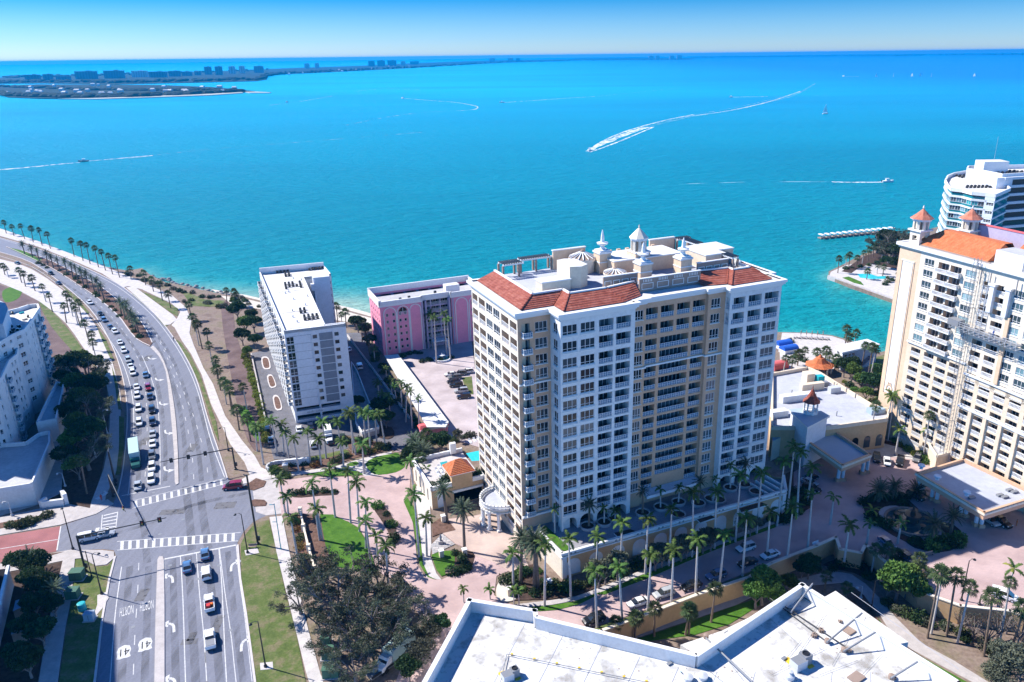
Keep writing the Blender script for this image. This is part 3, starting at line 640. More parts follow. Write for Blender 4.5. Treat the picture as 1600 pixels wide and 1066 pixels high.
SPLIT = {'arch_moulding', 'string_course', 'tiled_roof', 'roof_coping', 'roof_parapet', 'hip_ridge', 'cornice', 'stone_ledge', 'parapet', 'roof_unit', 'roof_vent', 'pilaster', 'cupola', 'roof_house', 'roof_dome', 'finial_pier', 'roof_urn', 'pergola', 'roof_air_conditioner', 'planting_bed', 'stair_wall', 'terrace_seat', 'outrigger', 'side_wing', 'link_wing', 'panel_wall', 'scupper', 'roof_seam'}
class Bld:
    def __init__(s, name, label, cat, o, ang=0.0):
        s.o = V(o); s.a = R_(ang); s.root = thing(name, label, cat, tuple(s.o), s.a)
        s.U = V((math.cos(s.a), math.sin(s.a))); s.W = V((-math.sin(s.a), math.cos(s.a)))
        s.mbs = {}; s.one = []; s.pl = {}; s.cache = {}
    def L(s, x, y, z):
        """photo point at world height z -> this building's own plan coordinates"""
        d = at(x, y, z) - s.o; d = V((d.x, d.y)); return (d.dot(s.U), d.dot(s.W))
    def mb(s, part):
        if part in SPLIT: s.one.append((part, MB())); return s.one[-1][1]
        return s.mbs.setdefault(part, MB())
    def world(s, u, v, z): q = s.U * u + s.W * v; return V((s.o.x + q.x, s.o.y + q.y, s.o.z + z))
    def put(s, part, key, fn, loc, rz): s.cache.setdefault(key, fn); s.pl.setdefault(part, []).append((key, loc, rz))
    def wall(s, p0, p1, z0, z1, ops, mat, part='wall'):
        """ops: (u0,u1,za,zb,depth,reveal,back)"""
        b = s.mb(part); p0 = V((p0[0], p0[1])); p1 = V((p1[0], p1[1])); d = p1 - p0; Ln = d.length; e = d / Ln; n = V((e.y, -e.x))
        Pt = lambda u, z, q=0.0: (p0.x + e.x * u - n.x * q, p0.y + e.y * u - n.y * q, z)
        us = sorted({0.0, Ln} | {o[0] for o in ops} | {o[1] for o in ops}); zs = sorted({z0, z1} | {o[2] for o in ops} | {o[3] for o in ops})
        for za, zb in zip(zs, zs[1:]):
            zm = (za + zb) / 2; act = [o for o in ops if o[2] < zm < o[3]]; run = None
            for ua, ub in zip(us, us[1:]):
                um = (ua + ub) / 2
                if any(o[0] < um < o[1] for o in act):
                    if run is not None: b.face([Pt(run, za), Pt(ua, za), Pt(ua, zb), Pt(run, zb)], mat); run = None
                elif run is None: run = ua
            if run is not None: b.face([Pt(run, za), Pt(Ln, za), Pt(Ln, zb), Pt(run, zb)], mat)
        for u0, u1, za, zb, dp, rv, bk in ops:
            rv = rv or mat
            b.face([Pt(u0, za), Pt(u1, za), Pt(u1, za, dp), Pt(u0, za, dp)], rv); b.face([Pt(u0, zb, dp), Pt(u1, zb, dp), Pt(u1, zb), Pt(u0, zb)], rv)
            b.face([Pt(u0, za), Pt(u0, za, dp), Pt(u0, zb, dp), Pt(u0, zb)], rv); b.face([Pt(u1, za, dp), Pt(u1, za), Pt(u1, zb), Pt(u1, zb, dp)], rv)
            if bk: b.face([Pt(u0, za, dp), Pt(u1, za, dp), Pt(u1, zb, dp), Pt(u0, zb, dp)], bk)
        return e, n, Pt, math.atan2(e.y, e.x)
    def facade(s, p0, p1, z0, z1, rows, cols, mat, part='wall', extra=()):
        """rows: (floor, sill, head); cols: (kind,u0,u1,opts) kind W window, B loggia, G projecting balcony"""
        ops = list(extra); jobs = []
        for r, (zf, zs, zh) in enumerate(rows):
            for c in cols:
                kind, u0, u1 = c[:3]; o = c[3] if len(c) > 3 else {}
                if 'rows' in o and r not in o['rows']: continue
                if kind == 'W': ops.append((u0, u1, o.get('sill', zs - zf) + zf, o.get('head', zh - zf) + zf, .22, o.get('rv'), None))
                else: ops.append((u0, u1, zf + .04, o.get('head', zh - zf) + zf, o.get('depth', 2.1), o.get('rv'), o.get('back', 'taupe')))  # loggia back wall coloured darker to deepen the shade of the recess
                jobs.append((kind, u0, u1, zf, zs, zh, o))
        e, n, Pt, rz = s.wall(p0, p1, z0, z1, ops, mat, part)
        for kind, u0, u1, zf, zs, zh, o in jobs:
            w = u1 - u0; um = (u0 + u1) / 2
            if kind == 'W':
                za, zb = o.get('sill', zs - zf) + zf, o.get('head', zh - zf) + zf; h = zb - za; q = (round(w, 2), round(h, 2), o.get('n', 3), o.get('glass', 'dark_glass'), o.get('tr', .26), o.get('sillbox', True))
                s.put('window', ('w',) + q, lambda q=q: win_mb(q[0], q[1], q[2], q[4], q[3], sill=q[5]), Pt(um, za, .12), rz)
            else:
                dp = o.get('depth', 2.1); hh = o.get('head', zh - zf) + zf
                dw = min(w * .92, 6.5); off = o.get('doff', (.03 if (int(zf * 7 + u0 * 3) % 3) else -.03)) * w
                q = (round(dw, 2), round(min(2.6, hh - zf - .15), 2))
                s.put('balcony_door', ('d',) + q, lambda q=q: door_mb(*q), Pt(um + off, zf + .06, dp - .06), rz)
                st = o.get('rail', 'glass'); rw = w - .02
                if kind == 'B':
                    q2 = (round(rw, 2), st); s.put('balcony_railing', ('r',) + q2, lambda q2=q2: rail_mb(q2[0], 1.1, q2[1]), Pt(um, zf + .05, .1), rz)
                else:
                    pr = o.get('proj', 1.2); q2 = (round(w + .3, 2), st, pr)
                    def mk_(q2=q2):
                        b = MB(); b.box((0, -q2[2] / 2 + .0, -.2), (q2[0], q2[2], .2), o.get('slab', 'trim_white'))
                        b.add(rail_mb(q2[0], 1.05, q2[1]), Matrix.Translation((0, -q2[2] + .1, 0)))
                        for sx in (-1, 1): b.add(rail_mb(q2[2] - .2, 1.05, q2[1]), Matrix.Translation((sx * (q2[0] / 2 - .06), -q2[2] / 2, 0)) @ Matrix.Rotation(math.pi / 2, 4, 'Z'))
                        return b
                    s.put('balcony', ('g',) + q2, mk_, Pt(um, zf + .02, -.0), rz)
        return Pt, rz
    def band(s, pts, z, h, out, mat, part, closed=False):
        """moulding that follows a run of plan points, standing `out` metres proud"""
        b = s.mb(part); n = len(pts); N = n if closed else n
        off = offset(pts, out, closed); inn = offset(pts, -.02, closed)
        m = n if closed else n - 1
        for i in range(m):
            j = (i + 1) % n; a, c, d, e = inn[i], inn[j], off[j], off[i]
            T = lambda p, zz: (p[0], p[1], zz)
            b.face([T(e, z), T(d, z), T(d, z + h), T(e, z + h)], mat); b.face([T(e, z + h), T(d, z + h), T(c, z + h), T(a, z + h)], mat)
            b.face([T(a, z), T(c, z), T(d, z), T(e, z)], mat)
        if not closed:
            for i in (0, n - 1):
                b.face([(inn[i][0], inn[i][1], z), (off[i][0], off[i][1], z), (off[i][0], off[i][1], z + h), (inn[i][0], inn[i][1], z + h)], mat)
    def arch(s, p0, p1, u0, u1, z1, rise, mat, q=0.0, part='wall', n=8):
        """fills the upper corners of an opening so that it reads as an arch"""
        b = s.mb(part); p0 = V((p0[0], p0[1])); d = V((p1[0], p1[1])) - p0; e = d.normalized(); nn = V((e.y, -e.x))
        Pt = lambda u, z, q=q: (p0.x + e.x * u - nn.x * q, p0.y + e.y * u - nn.y * q, z)
        um = (u0 + u1) / 2; r = (u1 - u0) / 2
        arc = [(um - r * math.cos(math.pi * k / n), z1 - rise + rise * math.sin(math.pi * k / n)) for k in range(n + 1)]
        for k in range(n):
            (ua, za), (ub, zb) = arc[k], arc[k + 1]
            b.face([Pt(ua, za), Pt(ub, zb), Pt(ub, z1), Pt(ua, z1)], mat)
            b.face([Pt(ua, za, q + .5), Pt(ub, zb, q + .5), Pt(ub, zb), Pt(ua, za)], mat)
    def finish(s, cap=96):
        for part, b in list(s.mbs.items()) + s.one:
            if b.f: b.build(part, s.root, kind=None)
        for part, L in s.pl.items():
            L.sort(key=lambda t: (s.world(t[1][0], t[1][1], t[1][2]) - EYE).length)
            ms = {}
            for i, (key, loc, rz) in enumerate(L[:cap]):
                if key not in ms: ms[key] = s.cache[key]().mesh(part)
                link(part, ms[key], s.root, loc, rz)
            if L[cap:]:
                b = MB(); mm = {}
                for key, loc, rz in L[cap:]:
                    if key not in mm: mm[key] = s.cache[key]()
                    b.add(mm[key], Matrix.Translation(loc) @ Matrix.Rotation(rz, 4, 'Z'))
                b.build(part, s.root, kind='stuff')

def offset(pts, d, closed=False):
    """offset a plan line to its right-hand side (outwards for walls listed anticlockwise)"""
    P = [V((p[0], p[1])) for p in pts]; n = len(P); out = []
    for i in range(n):
        a = P[i - 1] if (closed or i > 0) else None; c = P[(i + 1) % n] if (closed or i < n - 1) else None
        ns = []
        if a is not None: e = (P[i] - a).normalized(); ns.append(V((e.y, -e.x)))
        if c is not None: e = (c - P[i]).normalized(); ns.append(V((e.y, -e.x)))
        if len(ns) == 2:
            m = ns[0] + ns[1]
            m = m / max(.25, m.dot(ns[0])) if m.length > 1e-3 else ns[0]
        else: m = ns[0]
        q = P[i] + m * d; out.append((q.x, q.y))
    return out

# ================================================================ the tan and white residence tower
B = Bld('apartment_tower', 'tall tan and white apartment tower with red tiled mansard roof and rooftop cupola', 'apartment tower', tuple(at(877.8, 832, 5.0)), 25.2)
B.root.location.z = 0; B.o.z = 0
ZT = 55.4
rows = [(h - 2.6, h - 2.1, h + .08) for h in [11.31 + 3.18 * k for k in range(12)] + [49.9, 53.5]]
lrows = [(h - 2.6, h - 2.1, h + .08) for h in (1.77 + 3.0, 8.13)] + rows
w_, t_, c_ = 'white_stucco', 'tan_stucco', 'pale_cream'
A0, A1, A2, A3, A4 = (-7.4, 31.8), (-7.4, 4.8), (0, 4.8), (0, 0), (17.6, 0)
A5, A6, A7, A8, A9, A10, A11, A12 = (17.6, 1.6), (21.2, 1.6), (21.2, 2.1), (37.3, 2.1), (37.3, 1.3), (42, 1.3), (42, -.4), (56.5, -.4)
A13, A14, A15, A16 = (56.5, 5.5), (58.2, 5.5), (58.2, 31.8), (40, 31.8)
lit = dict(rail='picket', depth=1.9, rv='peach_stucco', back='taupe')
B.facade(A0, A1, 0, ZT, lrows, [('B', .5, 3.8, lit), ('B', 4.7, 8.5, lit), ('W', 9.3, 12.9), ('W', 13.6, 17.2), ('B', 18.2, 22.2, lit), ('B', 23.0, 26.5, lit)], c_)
B.facade(A1, A2, 0, ZT, rows, [('G', .9, 2.7, dict(rail='glass', depth=.7, proj=1.3)), ('W', 3.9, 6.7)], t_)
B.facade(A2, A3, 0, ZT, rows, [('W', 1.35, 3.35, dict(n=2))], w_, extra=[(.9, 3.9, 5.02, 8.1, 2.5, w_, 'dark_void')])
B.arch(A2, A3, .9, 3.9, 8.1, 1.5, w_)
ax = [(.45, 3.8), (4.6, 8.0), (8.9, 12.3), (13.0, 16.6)]
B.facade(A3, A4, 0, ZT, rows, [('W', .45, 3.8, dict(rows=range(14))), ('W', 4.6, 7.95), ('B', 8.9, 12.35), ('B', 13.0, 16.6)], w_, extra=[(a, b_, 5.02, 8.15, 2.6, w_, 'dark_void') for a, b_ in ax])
for a, b_ in ax: B.arch(A3, A4, a, b_, 8.15, 1.5, w_)
B.facade(A4, A5, 0, ZT, [], [], w_); B.facade(A5, A6, 0, ZT, rows, [('W', .95, 3.0)], t_); B.facade(A6, A7, 0, ZT, [], [], t_)
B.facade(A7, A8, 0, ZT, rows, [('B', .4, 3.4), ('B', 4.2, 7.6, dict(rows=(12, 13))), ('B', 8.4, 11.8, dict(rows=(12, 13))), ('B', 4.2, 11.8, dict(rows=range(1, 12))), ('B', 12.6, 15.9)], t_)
B.facade(A8, A9, 0, ZT, [], [], t_); B.facade(A9, A10, 0, ZT, rows, [('W', .85, 3.35)], t_)
B.facade(A10, A11, 0, ZT, rows, [('B', .25, 1.5, dict(rows=(12, 13), depth=1.2))], w_)
ax = [(.6, 4.2), (5.2, 8.9), (9.8, 13.8)]
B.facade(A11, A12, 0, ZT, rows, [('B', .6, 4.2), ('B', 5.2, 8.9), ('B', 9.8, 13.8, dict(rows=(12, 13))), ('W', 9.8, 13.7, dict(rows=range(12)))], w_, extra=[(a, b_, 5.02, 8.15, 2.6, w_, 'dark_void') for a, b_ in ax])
for a, b_ in ax: B.arch(A11, A12, a, b_, 8.15, 1.5, w_)
B.facade(A12, A13, 0, ZT, rows, [('W', 1.5, 4.2, dict(n=2))], t_); B.facade(A13, A14, 0, ZT, [], [], t_)
B.facade(A14, A15, 0, ZT, rows, [('W', 3, 6), ('B', 9, 13), ('W', 16, 19), ('B', 21, 25)], t_)
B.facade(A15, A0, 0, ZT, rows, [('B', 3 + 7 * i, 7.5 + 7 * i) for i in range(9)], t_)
outl = [A0, A1, A2, A3, A4, A5, A6, A7, A8, A9, A10, A11, A12, A13, A14, A15]
B.band(outl, ZT - .55, .3, .22, 'trim_white', 'cornice', True); B.band(outl, ZT - .2, .45, .55, 'trim_white', 'cornice', True); B.band(outl, ZT + .27, .6, .85, 'trim_white', 'cornice', True)
B.mb('roof_deck').poly(outl, ZT + .55, 'white_roof')
for seg in ([A1, A2], [A5, A6, A7, A8, A9, A10], [A12, A13, A14]): B.band(seg, 40.0, .35, .3, 'trim_white', 'string_course')
B.band([A1, A2], 8.0, .5, .5, 'trim_white', 'string_course')
# window heads on the white bays: thin ledges under each window
for z in [r[1] - .45 for r in rows]:
    for a, b_ in ((.45, 3.8), (4.6, 7.95)): B.mb('stone_ledge').box((a + (b_ - a) / 2, -.05, z - .05), (b_ - a + .25, .16, .22), 'trim_white')
# tiled mansard between the parapet and the roof deck
ez, rz_ = ZT + .75, ZT + 2.7
T0 = [(-7.4, 31.8), (-7.4, 4.8), (.0, 4.8), (.0, 0), (17.6, 0)]
loL = offset(T0, -1.4); loL[-1] = (15.6, 1.4); loL.append((21.4, 3.9))
hiL = [(-1.7, 31), (-1.7, 9.8), (5.4, 9.8), (5.4, 6.6), (14.2, 6.6), (22.0, 8.2)]
loR = [(37.2, 3.9), (43.2, 2.6), (43.4, 1.2), (54.8, 1.2), (54.8, 7.0), (56.4, 7.2), (56.4, 31)]
hiR = [(37.9, 9.3), (47.6, 8.0), (47.6, 6.2), (52.2, 6.2), (52.2, 10.8), (53.6, 11.2), (53.6, 31)]
B.mb('roof_terrace').poly(hiL + [(22.4, 6.6), (38.0, 6.4)] + hiR, ZT + 1.5, 'pale_roof')
for lo_, hi_ in ((loL, hiL), (loR, hiR)):
    tr_ = B.mb('tiled_roof')
    for i in range(len(lo_) - 1):
        tr_.face([(*lo_[i], ez), (*lo_[i + 1], ez), (*hi_[i + 1], rz_), (*hi_[i], rz_)], 'red_tile')
    b = B.mb('roof_coping')
    for i in range(len(hi_) - 1):
        p, q = V(hi_[i]), V(hi_[i + 1]); e = (q - p).normalized(); m = (p + q) / 2
        b.box((m.x, m.y, rz_ - .35), ((q - p).length + .3, .5, .55), 'trim_white', math.atan2(e.y, e.x))
    for i in range(1, len(hi_) - 1):
        B.mb('hip_ridge').tube([(*lo_[i], ez + .06), (*hi_[i], rz_ + .02)], .16, 'red_tile', 5)
    b = B.mb('roof_parapet')
    for i in range(len(hi_) - 1):
        p, q = V(hi_[i]), V(hi_[i + 1]); e = (q - p).normalized(); n_ = V((-e.y, e.x)) * .3
        b.face([(q.x + n_.x, q.y + n_.y, ZT + 1.4), (p.x + n_.x, p.y + n_.y, ZT + 1.4), (p.x + n_.x, p.y + n_.y, rz_), (q.x + n_.x, q.y + n_.y, rz_)], 'white_paint')
# balustrade walls with panels in the middle of the roofline
def panel_wall(p, q, z0, z1, n, balus=True, mat='taupe'):
    b = B.mb('panel_wall'); p = V(p); q = V(q); e = (q - p).normalized(); m = (p + q) / 2; L = (q - p).length; a = math.atan2(e.y, e.x); nn = V((e.y, -e.x))
    b.box((m.x, m.y, z0), (L, .4, z1 - z0), mat, a); b.box((m.x, m.y, z1), (L + .2, .55, .18), 'trim_white', a)
    for i in range(n):
        c = p + e * (L * (i + .5) / n) + nn * .23; w = L / n * .72; h = (z1 - z0) * .42; z = z0 + (z1 - z0) * .2
        for dx, dz, ww, hh in ((0, 0, w, .12), (0, h, w, .12), (-w / 2, 0, .12, h + .12), (w / 2, 0, .12, h + .12)):
            x = c + e * dx; b.box((x.x, x.y, z + dz), (ww, .1, hh), 'trim_white', a)
        if balus:
            for k in range(6):
                x = p + e * (L * (i + .5) / n + (k - 2.5) * w / 7) + nn * .21; b.box((x.x, x.y, z1 - .75), (.16, .06, .6), 'trim_white', a)
panel_wall((22.2, 6.2), (38.2, 6.1), ZT + .6, ZT + 3.6, 4)
panel_wall((15.0, 9.4), (23.6, 9.3), ZT + 1.5, ZT + 4.2, 4, False); panel_wall((39.8, 9.6), (48.6, 9.7), ZT + 1.5, ZT + 4.3, 4, False)
def Rf(u0, u1, v0, v1, h, mat='peach_stucco', top='white_roof', part='roof_house', cap=.25):
    B.mb(part).box(((u0 + u1) / 2, (v0 + v1) / 2, ZT + .56), (u1 - u0, v1 - v0, h - .56), mat)
    B.mb(part).box(((u0 + u1) / 2, (v0 + v1) / 2, ZT + h), (u1 - u0 + .3, v1 - v0 + .3, cap), 'trim_white', 0, top)
B.mb('roof_house').prism([(8.8, 13.2), (11.2, 12.4), (13.4, 13.6), (13.2, 19.4), (11, 20.4), (9, 20)], ZT + .56, ZT + 6.4, 'cream_stucco', 'white_roof')
Rf(1.8, 8.6, 12.4, 15.8, 3.8, 'cream_stucco'); Rf(22.5, 41, 17.6, 26.2, 4.8); Rf(44.4, 50, 12.6, 22.5, 4.8, 'cream_stucco'); Rf(50.05, 54.6, 15.5, 22.5, 4.9, 'peach_stucco')
Rf(12.6, 21.2, 29.4, 29.9, 6.0); Rf(41.2, 48.6, 32.0, 32.5, 5.0)
B.mb('roof_balustrade').box((33, 29.5, ZT + .56), (16, .4, 3.4), 'peach_stucco')
for i in range(7): B.mb('roof_balustrade').box((25.5 + i * 2.5, 29.5, ZT + 3.96), (.9, .6, .6), 'peach_stucco')
# ribbed conical domes over the round light wells
for c, r, h in (((18.2, 25.2), 3.0, 4.6), ((21.2, 15.0), 2.4, 2.9)):
    b = B.mb('roof_dome'); z = ZT + .56
    b.lathe((*c, z), [(r, 0), (r, h * .8), (r + .3, h * .8), (r + .3, h * .92)], 'pale_cream', 20)
    b.lathe((*c, z), [(r + .25, h * .92), (.5, h * 1.18), (.4, h * 1.3), (.05, h * 1.34)], 'taupe', 20)
    for k in range(16):
        a = 2 * math.pi * k / 16; b.tube([(c[0] + (r + .2) * math.cos(a), c[1] + (r + .2) * math.sin(a), z + h * .96), (c[0] + .5 * math.cos(a), c[1] + .5 * math.sin(a), z + h * 1.21)], .14, 'trim_white', 4)
# obelisk finials on square piers
for c, hb, hf in (((22.0, 22.4), 5.6, 4.6), ((26.8, 12.2), 4.7, 4.1), ((37.4, 11.9), 4.7, 4.1)):
    b = B.mb('finial_pier'); z = ZT + .55
    b.box((*c, z), (3.0, 3.0, hb), 'peach_stucco'); b.box((*c, z + hb * .62), (3.2, 3.2, .25), 'trim_white'); b.box((*c, z + hb), (3.4, 3.4, .4), 'trim_white'); b.box((*c, z + hb + .4), (2.7, 2.7, .35), 'trim_white')
    f = MB(); f.lathe((*c, z + hb + .75), [(1.0, 0), (.55, .35), (.45, .9), (1.25, 1.25), (1.35, 1.6), (.5, 1.75), (.42, 2.2), (.36, 3.2), (.08, hf)], 'trim_white', 10); f.build('finial', B.root)
# octagonal lantern
c = (30.4, 20.0); b = B.mb('cupola')
b.box((*c, ZT + 5.1), (4.0, 4.0, .9), 'peach_stucco'); b.box((*c, ZT + 6.0), (4.3, 4.3, .25), 'trim_white')
for k in range(8):
    a = 2 * math.pi * (k + .5) / 8; b.box((c[0] + 1.6 * math.cos(a), c[1] + 1.6 * math.sin(a), ZT + 6.25), (.5, .65, 2.5), 'pale_cream', a)
b.lathe((*c, ZT + 8.75), [(2.05, 0), (2.05, .35), (2.3, .4), (2.3, .6)], 'trim_white', 8); b.lathe((*c, ZT + 6.25), [(.9, 0), (.9, 2.5)], 'peach_stucco', 8)
r = MB(); r.lathe((*c, ZT + 9.35), [(2.3, 0), (.3, 2.1), (.1, 2.25), (.22, 2.5), (.05, 3.0)], 'pale_cream', 8); r.build('cupola_roof', B.root)
# pergolas along the seaward corners of the roof
def pergola(pts, z, w=2.4):
    b = B.mb('pergola')
    for i in range(len(pts) - 1):
        p, q = V(pts[i]), V(pts[i + 1]); e = (q - p).normalized(); nn = V((-e.y, e.x)); L = (q - p).length; a = math.atan2(e.y, e.x)
        for k in (0, w):
            m = (p + q) / 2 + nn * k; b.box((m.x, m.y, z + 2.9), (L, .35, .4), 'trim_white', a)
        for k in range(int(L / .6)):
            x = p + e * (k * .6 + .3) + nn * w / 2; b.box((x.x, x.y, z + 3.3), (.22, w + .8, .22), 'dark_metal', a)
        for k in range(int(L / 4) + 1):
            for s_ in (0, w):
                x = p + e * min(L, k * 4) + nn * s_; b.box((x.x, x.y, z), (.42, .42, 2.9), 'taupe', a)
pergola([(-1.0, 27.6), (4.2, 27.8)], ZT + 1.5, 2.6); pergola([(4.4, 30.0), (12.6, 30.2)], ZT + 1.5, 1.6); pergola([(51.6, 24.0), (51.6, 31.0)], ZT + 1.5, 1.6); pergola([(50.6, 8.6), (50.6, 14.6)], ZT + 1.5, 1.4); pergola([(48.8, 31), (53, 31)], ZT + 1.5, 1.2)
for i in range(14):
    u, v_ = rnd.uniform(8, 50), rnd.uniform(9, 28); B.mb('roof_vent').lathe((u, v_, ZT + .55), [(.14, 0), (.14, .9), (.22, .9), (.0, 1.05)], 'mid_metal', 8)
for u, v_ in ((13.5, 19), (15.8, 19.6), (14.8, 22), (24.5, 17.0), (47, 11.6), (44, 11.0)): B.mb('roof_unit').box((u, v_, ZT + .55), (1.7, 1.3, 1.4), 'light_metal')
# round entrance portico on the sunny side
cen = (-7.4, 17.6)
R0 = 5.0; b = B.mb('portico')
arc = [(cen[0] - R0 * math.sin(math.pi * k / 18), cen[1] + R0 * math.cos(math.pi * k / 18)) for k in range(19)]
b.prism([(-7.42, cen[1] + R0)] + arc[1:-1] + [(-7.42, cen[1] - R0)], 4.9, 5.9, 'pale_cream', 'pale_roof', True)
for i in range(18):
    p, q = V(arc[i]), V(arc[i + 1]); e = (q - p).normalized(); m = (p + q) / 2; a = math.atan2(e.y, e.x)
    b.box((m.x, m.y, 5.9), (1.1, .3, .25), 'trim_white', a); b.box((m.x, m.y, 6.75), (1.12, .35, .2), 'trim_white', a); b.box((m.x, m.y, 5.05), (1.14, .5, .2), 'trim_white', a)
    for k in (-.3, 0, .3): x = m + e * k; b.box((x.x, x.y, 6.15), (.14, .14, .6), 'trim_white', a)
for k in (3, 6, 9, 12, 15):
    p = arc[k]; x, y = cen[0] + (p[0] - cen[0]) * .93, cen[1] + (p[1] - cen[1]) * .93
    cm = MB(); cm.box((x, y, .1), (1.1, 1.1, .5), 'trim_white'); cm.lathe((x, y, .6), [(.42, 0), (.38, 3.6), (.46, 3.7), (.58, 4.0), (.58, 4.3)], 'trim_white', 12); cm.build('column', B.root)
B.finish()
TB = B

# ================================================================ terrace podium at the tower's foot
D = Bld('terrace_podium', 'ochre terrace podium with blind white arches and palms in round planters along its deck', 'terrace', (TB.o.x, TB.o.y, 0), 25.2)
zp = 6.4
F0, F1, F2 = D.L(843, 830, zp), D.L(877.5, 865, zp), D.L(1229, 765, zp)
F3 = D.L(1225, 742, zp)
D.wall((F0[0] - .0, F0[1]), F1, 0, 5.6, [], 'pale_cream'); D.wall(F1, F2, 0, 5.6, [], 'ochre_stucco'); D.wall(F2, F3, 0, 5.6, [], 'ochre_stucco'); D.wall(F3, (56.6, F3[1] + 2), 0, 5.6, [], 'ochre_stucco')
poly = [F0, F1, F2, F3, (56.6, F3[1] + 2), (56.6, 3), (50, 3), (-7.2, 5.2)]
D.mb('deck').poly(poly, 5.05, 'terrace_pavers')
D.band([F0, F1, F2, F3], 5.2, .28, .22, 'trim_white', 'parapet'); D.band([F0, F1, F2, F3], 6.15, .25, .22, 'trim_white', 'parapet')
for a, c in ((F0, F1), (F1, F2), (F2, F3)):
    p, q = V(a), V(c); e = (q - p).normalized(); nn = V((-e.y, e.x)); m = (p + q) / 2 + nn * .22
    D.mb('parapet').box((m.x, m.y, 5.45), ((q - p).length, .42, .92), 'white_stucco', math.atan2(e.y, e.x))
    n = int((q - p).length / 5.2)
    for i in range(n):
        x = p + e * (i + .5) * (q - p).length / n - nn * .06
        for dx in (-.5, .5): y = x + e * dx; D.mb('scupper').box((y.x, y.y, 5.6), (.35, .12, .45), 'mid_metal', math.atan2(e.y, e.x))
# blind arches on the street wall
p, q = V(F1), V(F2); e = (q - p).normalized(); nn = V((e.y, -e.x)); L = (q - p).length
n = 11
for i in range(n):
    um = (i + .5) * L / n; w = 3.4; pts = [(um - w / 2, .5), (um + w / 2, .5)] + [(um + w / 2 * math.cos(math.pi * k / 8), 2.9 + 1.5 * math.sin(math.pi * k / 8)) for k in range(9)]
    f = MB(); f.face([(p.x + e.x * u + nn.x * .05, p.y + e.y * u + nn.y * .05, z) for u, z in pts], 'white_stucco'); f.build('arched_panel', D.root)
for u in (0.6, L - .6):
    x = p + e * u + nn * .1; D.mb('pilaster').box((x.x, x.y, 0), (1.0, .3, 5.2), 'white_stucco', math.atan2(e.y, e.x))
# planters, beds and steps on the deck
PLANT = [(918, 824), (944, 818), (961, 812), (1004, 803), (1032, 794), (1060, 786), (1060, 806), (1091, 788), (1111, 781), (1123, 783), (1141, 764), (1163, 759), (1181, 770)]
for i, (x, y) in enumerate(PLANT):
    u, v_ = D.L(x, y, 5.2); pm = MB(); pm.lathe((u, v_, 5.06), [(1.6, 0), (1.75, .75), (1.5, .75), (1.45, .5), (0.01, .5)], 'concrete', 16); pm.lathe((u, v_, 5.58), [(1.44, 0), (.01, .06)], 'dark_soil', 12); pm.build('planter', D.root)
for pix in ([(959, 834), (985, 828), (1000, 834), (968, 842)], [(1088, 812), (1110, 806), (1118, 810), (1094, 818)], [(1155, 796), (1190, 786), (1200, 790), (1158, 802)]):
    D.mb('planting_bed').prism([D.L(x, y, 5.2) for x, y in pix], 5.06, 5.4, 'white_stucco', 'dark_soil')
D.mb('planting_bed').prism([D.L(x, y, 5.1) for x, y in ((845, 828), (852, 822), (878, 846), (892, 858), (884, 862), (878, 860))], 5.06, 5.3, 'lawn', 'lawn')
D.mb('canopy').box((29.2, .6, 8.4), (15.4, 3.0, .35), 'cool_white'); D.mb('canopy').box((29.2, -.95, 8.2), (15.4, .2, .7), 'cool_white')
for i in range(4): D.mb('stair_wall').box((50.5 + i * 1.9, -6.0 + i * .4, 5.06), (.3, 6.5, 1.0), 'white_stucco', .1)
D.finish()
# ================================================================ white apartment slab
B = Bld('apartment_slab', 'plain white ten storey apartment slab with flat white roof of dark air conditioners', 'apartment block', tuple(at(463, 662)), 20.5)
ZW = 30.0
fl, fr = B.L(445.6, 516, ZW), B.L(540, 506, ZW); fi = B.L(509, 510, ZW); bi = B.L(474, 431, ZW); bl_ = B.L(405, 425, ZW); br_ = B.L(504, 410, ZW); rr = B.L(517, 428, ZW)
fl = (0.0, 0.0); fr = (fr[0], 0.0); fi = (fi[0], 1.6); br_ = (br_[0], bl_[1] + .5); bi = (bi[0], rr[1] - 1.0)
rows = [(7.2 + 2.5 * k - 1.6, 7.2 + 2.5 * k - .75, 7.2 + 2.5 * k + .55) for k in range(9)]
W_ = fr[0]
B.facade(fl, fr, 0, ZW, rows, [('W', .35, 2.45, dict(sill=.05, head=2.3, n=2, tr=.35, sillbox=False)), ('W', W_ * .44, W_ * .44 + 1.4, dict(n=1, tr=0, sillbox=False)), ('W', W_ * .795, W_ * .795 + 1.4, dict(n=1, tr=0, sillbox=False))], 'cool_white',
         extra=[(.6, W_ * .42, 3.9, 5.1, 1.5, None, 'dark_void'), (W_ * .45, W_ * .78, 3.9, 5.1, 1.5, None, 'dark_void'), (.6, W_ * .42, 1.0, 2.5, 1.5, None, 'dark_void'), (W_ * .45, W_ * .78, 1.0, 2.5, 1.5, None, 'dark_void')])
for k in range(9): B.mb('grey_panels').box((W_ * .66, -.03, 5.75 + 2.5 * k), (W_ * .22, .1, 2.25), 'grey_panel')
for u in (W_ * .44, W_ * .79): B.mb('facade_ribs').box((u - .3, -.05, 3.6), (.14, .16, ZW - 3.6), 'cool_white')
for k in range(1, 11): B.mb('facade_ribs').box((W_ * .24, -.02, 5.45 + 2.5 * k), (W_ * .36, .05, .06), 'grey_panel')
B.facade(fr, (fr[0], 1.6), 0, ZW, [], [], 'cool_white'); B.facade((fr[0], 1.6), fi, 0, ZW, [], [], 'cool_white'); B.facade(fi, bi, 0, ZW, rows, [('W', 4 + 6 * i, 6 + 6 * i, dict(n=2, tr=0)) for i in range(max(1, int((bi[1] - fi[1] - 6) / 6)))], 'cool_white')
